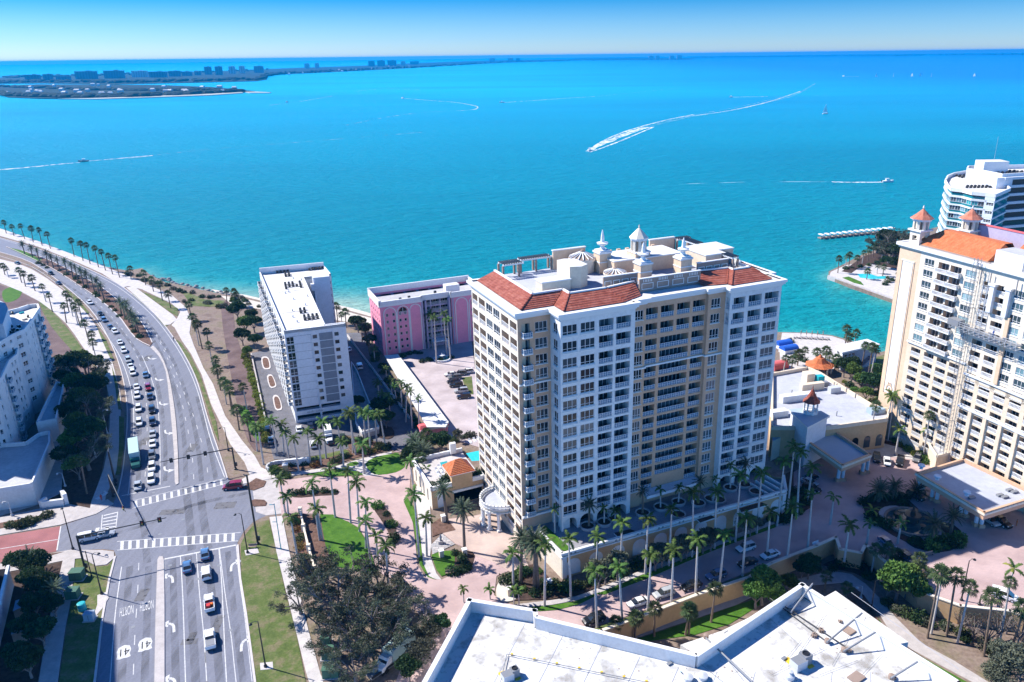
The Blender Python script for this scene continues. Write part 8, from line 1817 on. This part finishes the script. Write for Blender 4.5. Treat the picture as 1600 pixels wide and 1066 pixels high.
for i, (x, y, l, rz) in enumerate(((703, 897, 'wooden bench at the tip of the court planting bed', .2), (1275, 852, 'white bench on the kerb above the retaining wall', .5), (395, 856, 'dark bench on the lawn near the near lamp post'.replace('near the near', 'beside the upper'), .1), (1452, 868, 'dark bench beyond the clipped hedge of the fountain island', .3))):
    t = thing('bench', l, 'bench', tuple(at(x, y, .18)), rz); m = 'white_paint' if 'white' in l else 'taupe'
    b = MB(); b.box((0, 0, .42), (1.9, .5, .06), m); b.build('seat', t); b = MB(); b.box((0, .26, .5), (1.9, .06, .45), m); b.build('backrest', t)
    for s in (-.8, .8): b = MB(); b.box((s, 0, 0), (.08, .45, .42), 'dark_metal'); b.build('leg', t)
t = thing('court_statue', 'small dark statue on a plinth in the checked paving of the court', 'statue', tuple(at(689, 849, .15))); b = MB(); b.box((0, 0, 0), (1.0, 1.0, .7), 'concrete'); b.build('plinth', t); b = MB(); b.lathe((0, 0, .7), [(.3, 0), (.22, .5), (.32, 1.0), (.14, 1.4), (.18, 1.6), (.02, 1.85)], 'mid_metal', 10); b.build('figure', t)
t = thing('fountain', 'round blue tiled fountain before the pink facade between two tall palms', 'fountain', tuple(at(691, 562, .06))); b = MB(); b.lathe((0, 0, 0), [(3.2, 0), (3.2, .7), (2.8, .7), (2.75, .4), (.01, .4)], 'cool_white', 20); b.build('basin', t); b = MB(); b.lathe((0, 0, .42), [(2.75, 0), (.01, .02)], 'spa_water', 20); b.build('water', t); b = MB(); b.lathe((0, 0, .4), [(.5, 0), (.3, 1.0), (1.1, 1.4), (.2, 1.7), (.05, 2.2)], 'cool_white', 12); b.build('spout', t)
for i, pix in enumerate(([(393, 556), (418, 672)], [(543, 526), (640, 655)])):
    pts = gpts(pix); t = thing('boundary_wall', ('thin boundary kerb wall along the hedge of the slab car park', 'thin pale lane wall between the service lane and the palms')[i], 'wall', pts[0]); a, c = V((0, 0, 0)), V(pts[1]) - V(pts[0]); e = c.normalized(); m = c / 2
    b = MB(); b.box((m.x, m.y, 0), (c.length, .3, .9), 'white_stucco', math.atan2(e.y, e.x)); b.build('wall', t); b = MB(); b.box((m.x, m.y, .9), (c.length, .42, .1), 'concrete', math.atan2(e.y, e.x)); b.build('coping', t)
t = thing('bike_rack', 'pale bike rack with a parked bicycle on the shaded plaza corner', 'bike rack', tuple(at(159, 775, .14)), 1.3)
b = MB()
for k in range(4): b.tube([(k * .7 - 1, -.4, 0), (k * .7 - 1, -.4, .8), (k * .7 - 1, .4, .8), (k * .7 - 1, .4, 0)], .05, 'light_metal', 5)
b.build('hoops', t); b = MB(); b.box((0, 0, 0), (3.4, 1.0, .06), 'white_paint'); b.build('base', t)
# ================================================================ boats, wakes, far shore
wear('foam', (.82, .87, .88), .36, .6, (.22, .22, 1)); wear('thin_foam', (.35, .62, .70), .44, .8, (.05, .12, 1))
def wake(pix, w0, w1, mat='foam', z=.04, n=5, gap=0.0):
    """foam trail lying on the water; pix from the boat outwards"""
    P_ = [V(at(x, y, WZ)) for x, y in smooth(pix, n)]; b = MB(); N = len(P_); wr = random.Random(len(P_)); rows_ = []
    for i, p in enumerate(P_):
        t = (P_[min(i + 1, N - 1)] - P_[max(i - 1, 0)]).normalized(); nn = V((-t.y, t.x, 0)); w = (w0 + (w1 - w0) * i / (N - 1)) * .5 * wr.uniform(.7, 1.25); rows_.append((p + nn * w, p - nn * w * wr.uniform(.7, 1.2)))
    for (a, c), (d, e) in zip(rows_, rows_[1:]): b.face([(c.x, c.y, WZ + z), (e.x, e.y, WZ + z), (d.x, d.y, WZ + z), (a.x, a.y, WZ + z)] if (e - c).cross(a - c).z > 0 else [(a.x, a.y, WZ + z), (d.x, d.y, WZ + z), (e.x, e.y, WZ + z), (c.x, c.y, WZ + z)], mat)
    return b.build('wake', kind='stuff')
def motor_boat(label, px, py, hx, hy, L=8.0, group='motor boats on the bay', hull='white_paint'):
    p = at(px, py, WZ); q = at(hx, hy, WZ); r = thing('motor_boat', label, 'motor boat', tuple(p), math.atan2(q.y - p.y, q.x - p.x), group); s = L / 8
    b = MB(); b.loft([[(x * s, -w * s, z1 * s), (x * s, -w * .7 * s, -.3), (x * s, w * .7 * s, -.3), (x * s, w * s, z1 * s)] for x, w, z1 in ((-4, 1.2, .9), (-1, 1.35, .95), (2, 1.1, 1.15), (3.4, .5, 1.35), (4.0, .05, 1.45))][::1], hull); b.build('hull', r)
    c = MB(); c.box((-.4 * s, 0, .95 * s), (2.6 * s, 1.7 * s, 1.0 * s), 'white_paint', 0, None, (.7, .8)); c.box((-.6 * s, 0, 2.4 * s), (2.4 * s, 1.9 * s, .12), 'white_paint'); c.build('cabin', r)
    for sx in (-1.5, .4): g = MB(); [g.box((sx * s, y * s, 1.9 * s), (.08, .08, .55 * s), 'light_metal') for y in (-.8, .8)]; g.build('canopy_post', r)
    e = MB(); e.box((-4.2 * s, 0, .2), (.5 * s, .8 * s, 1.1 * s), 'dark_metal'); e.build('outboard', r); return r
def sail_boat(label, px, py, ty, group='sailing boats on the bay', rz=.4):
    p = at(px, py, WZ); h = upto(p, ty) - WZ; r = thing('sailing_boat', label, 'sailing boat', tuple(p), rz, group); s = h / 12
    b = MB(); b.loft([[(x * s, -w * s, z1 * s), (x * s, -w * .5 * s, -.3), (x * s, w * .5 * s, -.3), (x * s, w * s, z1 * s)] for x, w, z1 in ((-4, .9, .9), (0, 1.4, .9), (2.6, .9, 1.1), (4.4, .05, 1.3))], 'white_paint'); b.build('hull', r)
    m = MB(); m.tube([(.6 * s, 0, .8 * s), (.6 * s, 0, h)], .09 * s, 'light_metal', 6); m.build('mast', r)
    for nm, pts in (('mainsail', [(.5, .05, 2.0), (-3.6, .4, 2.0), (.5, .05, 11.6)]), ('jib', [(4.2, .0, 1.6), (.8, .3, 2.2), (.7, 0, 10.4)])):
        f = MB(); P3 = [V(q) * s for q in pts]; f.loft([P3, [q + V((0, .08 * s, 0)) for q in P3]], 'white_paint'); f.build(nm, r)
motor_boat('white motor boat leading the broad double wake in mid bay', 921, 236, 880, 260, 11); wake([(919, 237), (930, 230), (955, 219), (985, 207), (1010, 199)], 7, 15); wake([(1010, 199), (1040, 191), (1090, 181), (1150, 171), (1200, 160), (1240, 149), (1275, 130)], 14, 5, 'thin_foam', .03)
wake([(918, 236), (945, 219), (985, 203), (1040, 188), (1085, 179)], 2.0, 5, 'foam', .055); wake([(922, 238), (950, 228), (985, 214), (1020, 199)], 2.0, 4, 'foam', .06); wake([(1085, 179), (1150, 168), (1215, 153), (1262, 140)], 5, 3, 'thin_foam', .05); wake([(1060, 184), (1140, 173), (1205, 158), (1250, 143)], 3, 3, 'foam', .07)
motor_boat('small boat with a straight pale wake off the promenade', 130, 252.5, 100, 254, 10, hull='mid_metal'); wake([(134, 252), (160, 250), (200, 246.5), (240, 243)], 2.5, 5); wake([(-20, 267), (40, 262), (90, 257), (125, 254)], 7, 3, 'foam'); wake([(200, 248), (300, 236), (420, 226), (560, 215), (680, 205)], 6, 4, 'thin_foam', .03)
motor_boat('small boat with a straight wake between the long islands and mid bay', 784, 160.5, 770, 161, 12); wake([(786, 160.4), (830, 157.5), (880, 154), (930, 151)], 5, 3); wake([(930, 151), (1010, 143), (1060, 138)], 5, 3, 'thin_foam', .03)
motor_boat('small boat at the start of a curling wake below the far islands', 629, 154, 612, 153, 12); wake([(631, 154), (670, 157), (710, 160), (735, 164), (746, 167), (742, 171), (720, 173)], 3.0, 2.5); wake([(720, 173), (660, 176), (600, 184), (540, 196)], 6, 4, 'thin_foam', .03)
motor_boat('small boat with a short wake off the cream hotel, far out in the bay', 1142, 152, 1130, 152.5, 12); wake([(1144, 152), (1170, 151.5), (1200, 151)], 6, 4); wake([(1200, 151), (1260, 150), (1310, 149)], 4, 3, 'thin_foam', .03)
motor_boat('speed boat with a long straight wake heading for the glass condominium', 1387, 284.5, 1420, 284, 10); wake([(1385, 284.5), (1360, 285), (1330, 285), (1300, 284.5)], 3.5, 4.5); wake([(1300, 284.5), (1240, 284), (1150, 285), (1060, 288)], 4.5, 3, 'thin_foam', .03)
motor_boat('tiny boat with a bent wake among the distant sailing boats', 1318, 119.5, 1300, 119, 16); wake([(1322, 119.6), (1332, 119.9), (1343, 119.6)], 8, 6)
motor_boat('tiny moored boat off the wooded island spit', 448, 160, 440, 161, 10)
for y0, pts in ((0, [(555, 143), (600, 139), (660, 141)]), (0, [(585, 112), (610, 109), (650, 107)]), (0, [(420, 165), (480, 157), (520, 150)])): wake(pts, 9, 12, 'thin_foam', .03)
sail_boat('sailing boat with white sails in the open bay before the hotel', 1289, 178, 163)
for i, (x, y) in enumerate(((1369, 120), (1396, 119.5), (1425, 119.5), (1438, 119), (1455, 119.5), (1522, 119.5))): sail_boat(f'tiny distant sailing boat on the horizon water, {ORD[i]} in the line from mid bay', x, y, y - 5.5, 'distant sailing boats', .3 + i)
# ---- far islands
def far_sheet(name, pix, mat, z=.5): return sheet(name, [proj(at(x, y, WZ)) for x, y in pix], z, mat, 2.5)
M['far_wood'] = noisy('far_wood', [(.3, (.004, .016, .008)), (.55, (.012, .028, .014)), (.78, (.06, .07, .05))], .02, 9); M['far_sand'] = newmat('far_sand', (.5, .47, .4), .9)
far_sheet('island', [(-120, 146), (0, 147), (12, 151.5), (60, 153.5), (120, 154), (200, 153), (240, 151), (320, 148), (384, 143.5), (400, 143), (384, 141), (330, 136), (250, 133), (150, 132), (60, 132), (0, 134), (-120, 136)], 'far_wood')
far_sheet('island', [(-120, 132), (0, 130.5), (60, 130), (180, 131.5), (300, 129), (400, 126.5), (417, 124), (408, 120), (440, 116), (520, 112.5), (640, 106.5), (720, 101.5), (790, 98), (880, 95.5), (900, 94), (880, 92.5), (780, 94), (640, 99), (560, 103), (440, 107), (380, 110), (200, 115), (60, 119), (0, 121), (-120, 124)], 'far_wood')
far_sheet('island', [(880, 94.5), (960, 94), (1080, 93.3), (1088, 91.5), (1000, 90), (900, 91)], 'far_wood'); far_sheet('island', [(1080, 90.8), (1300, 88.2), (1420, 87.6), (1420, 86.4), (1300, 86.9), (1080, 89.3)], 'far_wood')
far_sheet('island', [(1480, 86.6), (1700, 85.2), (1700, 83.6), (1480, 85.5)], 'far_wood')
far_sheet('sand_spit', [(383, 143.6), (400, 143.2), (424, 144.5), (420, 145), (390, 145)], 'far_sand', .3); far_sheet('beach', [(90, 154.2), (150, 154.6), (240, 151.8), (330, 148.5), (380, 145), (378, 144), (320, 146.8), (235, 150), (150, 153.2)], 'far_sand', .55)
M['far_wall_a'] = newmat('far_wall_a', (.16, .19, .26), .9); M['far_wall_b'] = newmat('far_wall_b', (.55, .56, .58), .9)
def far_block(label, x0, x1, yb, yt, light=False, group='far shore tower blocks'):
    p = at((x0 + x1) / 2, yb, 0); h = upto(p, yt); dist = (p - EYE).length; w = (x1 - x0) / F_PX * dist * .82
    r = thing('tower_block', label, 'building', (p.x, p.y, 0), 0.0, group); d = max(14, w * .25); m = 'far_wall_b' if light else 'far_wall_a'
    b = MB(); b.box((0, d / 2, 0), (w, d, h), m); b.box((w * .12, d / 2, h), (w * .22, d * .4, h * .08), m)
    nb = max(2, int(w / 16))
    for i in range(nb): b.box((-w / 2 + (i + .5) * w / nb, -.8, 0), (w / nb * .34, 1.6, h * .97), m)
    b.build('wall', r); g = MB(); nf = max(3, int(h / 5.5))
    for k in range(nf): g.box((0, -.3, (k + .45) * h / nf), (w * .96, .5, h / nf * .45), 'dark_glass')
    g.build('windows' if False else 'window_band', r)
FB = [(40, 62, 128, 117), (68, 82, 126, 116), (88, 109, 126, 119), (118, 150, 124, 111.5), (163, 193, 123, 110.5), (206, 230, 121, 111, 1), (233, 260, 121.5, 112), (264, 282, 120, 111), (284, 300, 119, 112), (304, 314, 118, 112), (320, 331, 117, 104.5), (336.5, 348, 117.5, 104), (358, 368, 115.5, 104, 1), (374, 383, 115, 103.5, 1), (397, 412, 114, 103.5), (476, 484, 107.5, 99.5, 1), (492, 499, 107, 99, 1), (575, 586, 104, 95.5), (589, 602, 104, 94.8), (605, 620, 103.5, 94.5), (626, 634, 102.5, 96, 1), (640, 655, 101, 96), (764, 774, 97, 91.3, 1), (793, 803, 97, 91, 1), (806, 813, 96.5, 91.3), (1013, 1022, 93.3, 87.2, 1), (1024, 1031, 93.2, 87.3, 1), (1046, 1054, 93, 87, 1), (1057, 1066, 92.8, 86.6, 1)]
for i, q in enumerate(FB): far_block(f'{"pale" if len(q) > 4 else "blue grey"} tower block on the far barrier island skyline, {ORD[i]} from the picture edge'.replace(' from the picture edge', ' counting towards the hotel'), q[0], q[1], q[2], q[3], len(q) > 4)
# wooded skyline and houses on the islands
fr_ = random.Random(9)
def far_trees(nm, poly, n, hmin, hmax):
    b = MB()
    for _ in range(n):
        i = fr_.randrange(len(poly) - 1); t = fr_.random(); x = poly[i][0] + (poly[i + 1][0] - poly[i][0]) * t; y = poly[i][1] + (poly[i + 1][1] - poly[i][1]) * t + fr_.uniform(-1.2, .6)
        p = at(x, y, 0); r = fr_.uniform(9, 22); h = fr_.uniform(hmin, hmax)
        b.lathe((p.x, p.y, -.5), [(r * .5, 0), (r, h * .4), (r * .8, h * .8), (r * .3, h), (.1, h * 1.02)], 'far_wood', 7)
    return b.build(nm, kind='stuff')
far_trees('distant_trees', [(0, 146), (12, 150), (60, 151.5), (120, 152.5), (200, 151.5), (240, 150), (320, 146.5), (380, 143)], 260, 7, 13)
far_trees('distant_trees', [(0, 136), (60, 138), (150, 141), (250, 142), (340, 141)], 160, 6, 11)
far_trees('distant_trees', [(-20, 130), (60, 128.5), (180, 129.5), (300, 127.5), (400, 125), (414, 123)], 260, 8, 16)
far_trees('distant_trees', [(410, 120), (440, 116), (520, 112), (640, 106), (720, 101.5), (790, 97.5), (890, 95), (1080, 92.8)], 300, 8, 18)
far_trees('distant_trees', [(1080, 90.5), (1300, 87.8), (1420, 87), (1480, 86.2), (1640, 85.2)], 170, 14, 30)
far_trees('distant_trees', [(0, 122), (120, 119), (300, 114), (420, 110)], 160, 8, 16)
for i in range(40):
    x = fr_.uniform(10, 372) if i < 30 else fr_.uniform(380, 640); t = x / 372
    y = (fr_.uniform(134, 150) if x < 250 else fr_.uniform(138, 146.5)) if i < 30 else 122 - (x - 380) * .062 + fr_.uniform(-3, 0)
    p = at(x, y, 0); s = fr_.uniform(10, 20); r = thing('waterside_house', f'pale roofed house among the trees of the far wooded island, {ORD[i]} of those glimpsed', 'house', (p.x, p.y, 0), fr_.uniform(-.4, .4), 'houses on the far islands')
    b = MB(); b.box((0, 0, 0), (s, s * .6, 9), 'far_wall_b'); b.build('wall', r); b = MB(); b.box((0, 0, 9), (s * 1.1, s * .72, 3.5), 'white_roof', 0, None, (.7, .25)); b.build('roof', r)
# ================================================================ water
def coast_world():
    return [V(p).xy for p in gpts(COAST[1:16] and COAST)]
CW = coast_world()
def dist_coast(p):
    best = 1e9
    for a, c in zip(CW, CW[1:]):
        ab = c - a; t = max(0, min(1, (p - a).dot(ab) / max(1e-6, ab.dot(ab)))); best = min(best, (a + ab * t - p).length)
    return best
wb = bpy.data.meshes.new('water'); vs = []; fs = []; sh = []
ys = []; d = 230.0
while d < 36000: ys.append(d); d *= 1.045 if d < 900 else 1.14
na = 121
bch = V(at(400, 468, WZ)).xy
for r_ in ys:
    for k in range(na):
        a = R_(-64 + 128 * k / (na - 1)); x, y = r_ * math.sin(a), r_ * math.cos(a); vs.append((x, y, WZ))
        p = V((x, y)); s = 0.0
        if r_ < 900:
            dc = dist_coast(p); beach = math.exp(-((p - V((-95, 340))).length / 90) ** 2)
            s = math.exp(-dc / (6 + 20 * beach)) * (.35 + .65 * beach) + .25 * math.exp(-dc / 140)
        sh.append(s)
for i in range(len(ys) - 1):
    for k in range(na - 1): a = i * na + k; fs.append((a, a + 1, a + na + 1, a + na))
wb.from_pydata(vs, [], [f[::-1] if False else f for f in fs]); at_ = wb.attributes.new('shallow', 'FLOAT', 'POINT'); at_.data.foreach_set('value', sh)
wb.polygons.foreach_set('use_smooth', [True] * len(fs))
m = newmat('sea_water', rough=.25, spec=.02); t = NT(m); M['sea_water'] = m
po = t.n('ShaderNodeNewGeometry').outputs['Position']; sx = t.n('ShaderNodeSeparateXYZ'); t.l(po, sx.inputs[0])
# deep water: greener close to the land, clearer blue far out (depth), with broad patches of sea grass and sandbar
mr = t.n('ShaderNodeMapRange'); mr.inputs[1].default_value = 150; mr.inputs[2].default_value = 4200; t.l(sx.outputs[1], mr.inputs[0])
deep = t.ramp(mr.outputs[0], WATER_RAMP)
mp = t.n('ShaderNodeMapping'); mp.inputs['Scale'].default_value = (.0008, .0026, 1); t.l(po, mp.inputs[0])
n1 = t.n('ShaderNodeTexNoise', i_Scale=1.0, i_Detail=7.0, i_Roughness=.55); t.l(mp.outputs[0], n1.inputs['Vector'])
pat = t.ramp(n1.outputs['Fac'], [(.30, (.62, .74, .80)), (.52, (.95, .97, 1)), (.72, (1.0, 1.12, 1.08))])
mx = t.n('ShaderNodeMix', data_type='RGBA', blend_type='MULTIPLY'); mx.inputs[0].default_value = .85; t.l(deep, mx.inputs[6]); t.l(pat, mx.inputs[7])
# the deeper blue eastern basin
mre = t.n('ShaderNodeMapRange'); mre.inputs[1].default_value = -200; mre.inputs[2].default_value = 1900; t.l(sx.outputs[0], mre.inputs[0])
mye = t.n('ShaderNodeMapRange'); mye.inputs[1].default_value = 900; mye.inputs[2].default_value = 3200; t.l(sx.outputs[1], mye.inputs[0])
ml = t.n('ShaderNodeMath', operation='MULTIPLY'); t.l(mre.outputs[0], ml.inputs[0]); t.l(mye.outputs[0], ml.inputs[1])
mx2 = t.n('ShaderNodeMix', data_type='RGBA'); t.l(ml.outputs[0], mx2.inputs[0]); t.l(mx.outputs[2], mx2.inputs[6]); mx2.inputs[7].default_value = (*WATER_EAST, 1)
sa = t.n('ShaderNodeAttribute', attribute_name='shallow')
n2 = t.n('ShaderNodeTexNoise', i_Scale=.06, i_Detail=6.0); t.l(po, n2.inputs['Vector'])
ad = t.n('ShaderNodeMath', operation='MULTIPLY_ADD'); t.l(n2.outputs['Fac'], ad.inputs[0]); ad.inputs[1].default_value = .35; ad.inputs[2].default_value = -.17
ad2 = t.n('ShaderNodeMath', operation='ADD'); t.l(sa.outputs['Fac'], ad2.inputs[0]); t.l(ad.outputs[0], ad2.inputs[1])
shm = t.ramp(ad2.outputs[0], [(0.0, (0, 0, 0)), (.9, (1, 1, 1))])
shc = t.ramp(sa.outputs['Fac'], [(.0, WATER_SH0), (.35, WATER_SH1), (.85, WATER_SH2)])
mx3 = t.n('ShaderNodeMix', data_type='RGBA'); t.l(shm, mx3.inputs[0]); t.l(mx2.outputs[2], mx3.inputs[6]); t.l(shc, mx3.inputs[7])
t.l(mx3.outputs[2], t.b.inputs['Base Color'])
# wind ripples
mp2 = t.n('ShaderNodeMapping'); mp2.inputs['Scale'].default_value = (.05, .13, 1); mp2.inputs['Rotation'].default_value = (0, 0, .35); t.l(po, mp2.inputs[0])
n3 = t.n('ShaderNodeTexNoise', i_Scale=1.0, i_Detail=6.0, i_Roughness=.68); t.l(mp2.outputs[0], n3.inputs['Vector'])
n4 = t.n('ShaderNodeTexNoise', i_Scale=3.4, i_Detail=4.0); t.l(mp2.outputs[0], n4.inputs['Vector']); n5 = t.n('ShaderNodeMath', operation='MULTIPLY_ADD'); t.l(n4.outputs['Fac'], n5.inputs[0]); n5.inputs[1].default_value = .32; t.l(n3.outputs['Fac'], n5.inputs[2])
bp = t.n('ShaderNodeBump'); bp.inputs['Strength'].default_value = .9; bp.inputs['Distance'].default_value = 6.0; t.l(n5.outputs[0], bp.inputs['Height']); t.l(bp.outputs[0], t.b.inputs['Normal'])
wb.materials.append(m); link('water', wb, kind='structure')
# beach sand by the white slab
sheet('beach', [(345, 462), (384, 467), (412, 474), (460, 478), (522, 481), (560, 492), (580, 497), (585, 506), (540, 503), (480, 492), (410, 484), (360, 474)], .09, 'sand')
sheet('beach', [proj(at(x, y, WZ + .15)) for x, y in ((330, 452), (384, 461), (412, 467.5), (460, 472), (522, 475.5), (548, 481), (580, 490), (580, 496), (522, 482), (412, 475), (350, 465))], WZ + .15, 'sand')

# ================================================================ light, sky
SUN_EL, SUN_DIR = R_(44), V((-.943, .335))
w = bpy.data.worlds.new('World'); SC.world = w; w.use_nodes = True; nt = w.node_tree; bg = nt.nodes['Background']
sky = nt.nodes.new('ShaderNodeTexSky'); sky.sky_type = 'NISHITA'; sky.sun_disc = False; sky.sun_elevation = SUN_EL
sky.sun_rotation = math.atan2(SUN_DIR.x, SUN_DIR.y); sky.air_density = SKY_AIR; sky.dust_density = SKY_DUST; sky.ozone_density = SKY_OZ
hs = nt.nodes.new('ShaderNodeHueSaturation'); hs.inputs['Saturation'].default_value = SKY_SAT
nt.links.new(sky.outputs[0], hs.inputs['Color'])
tc = nt.nodes.new('ShaderNodeTexCoord'); sp = nt.nodes.new('ShaderNodeSeparateXYZ'); nt.links.new(tc.outputs['Generated'], sp.inputs[0])
rp_ = nt.nodes.new('ShaderNodeValToRGB'); cr = rp_.color_ramp
while len(cr.elements) < len(SKY_RAMP): cr.elements.new(.5)
for e, (p_, c) in zip(cr.elements, SKY_RAMP): e.position = p_; e.color = (*c, 1)
nt.links.new(sp.outputs[2], rp_.inputs[0])
mu = nt.nodes.new('ShaderNodeMix'); mu.data_type = 'RGBA'; mu.blend_type = 'MULTIPLY'; mu.inputs[0].default_value = 1.0
nt.links.new(hs.outputs[0], mu.inputs[6]); nt.links.new(rp_.outputs[0], mu.inputs[7]); nt.links.new(mu.outputs[2], bg.inputs[0]); bg.inputs[1].default_value = SKY_STR
ld = bpy.data.lights.new('sun', 'SUN'); ld.energy = SUN_STR; ld.angle = R_(.5); ld.color = (1.0, .95, .88)
sun = bpy.data.objects.new('sun', ld); COL.objects.link(sun)
dv = V((SUN_DIR.x * math.cos(SUN_EL), SUN_DIR.y * math.cos(SUN_EL), math.sin(SUN_EL))); sun.rotation_euler = dv.to_track_quat('Z', 'Y').to_euler()
SC.view_settings.view_transform = 'Standard'; SC.view_settings.look = 'None'; SC.view_settings.exposure = EXPO; SC.view_settings.gamma = 1.0
SC.render.engine = 'CYCLES'; cy = SC.cycles; cy.max_bounces = 5; cy.diffuse_bounces = 1; cy.glossy_bounces = 2; cy.transparent_max_bounces = 4; cy.transmission_bounces = 2
try: cy.use_denoising = True; cy.denoiser = 'OPENIMAGEDENOISE'
except Exception: pass
# templates are not part of the place
for r_ in TM.values():
    def rm(o):
        for ch in list(o.children): rm(ch)
        bpy.data.objects.remove(o)
    rm(r_)
# ---- the air: one closed box of thin blue haze
hm = bpy.data.materials.new('haze'); hm.use_nodes = True; hn = hm.node_tree; hn.nodes.remove(hn.nodes['Principled BSDF'])
pv = hn.nodes.new('ShaderNodeVolumePrincipled'); pv.inputs['Color'].default_value = (*HAZE_C, 1); pv.inputs['Density'].default_value = HAZE_D; pv.inputs['Anisotropy'].default_value = .2
hn.links.new(pv.outputs[0], hn.nodes['Material Output'].inputs['Volume']); M['haze'] = hm
hb_ = MB(); hb_.box((0, 17000, -6.5), (90000, 44000, 125), 'haze'); hz = hb_.build('haze', kind='stuff')
cy.volume_bounces = 0
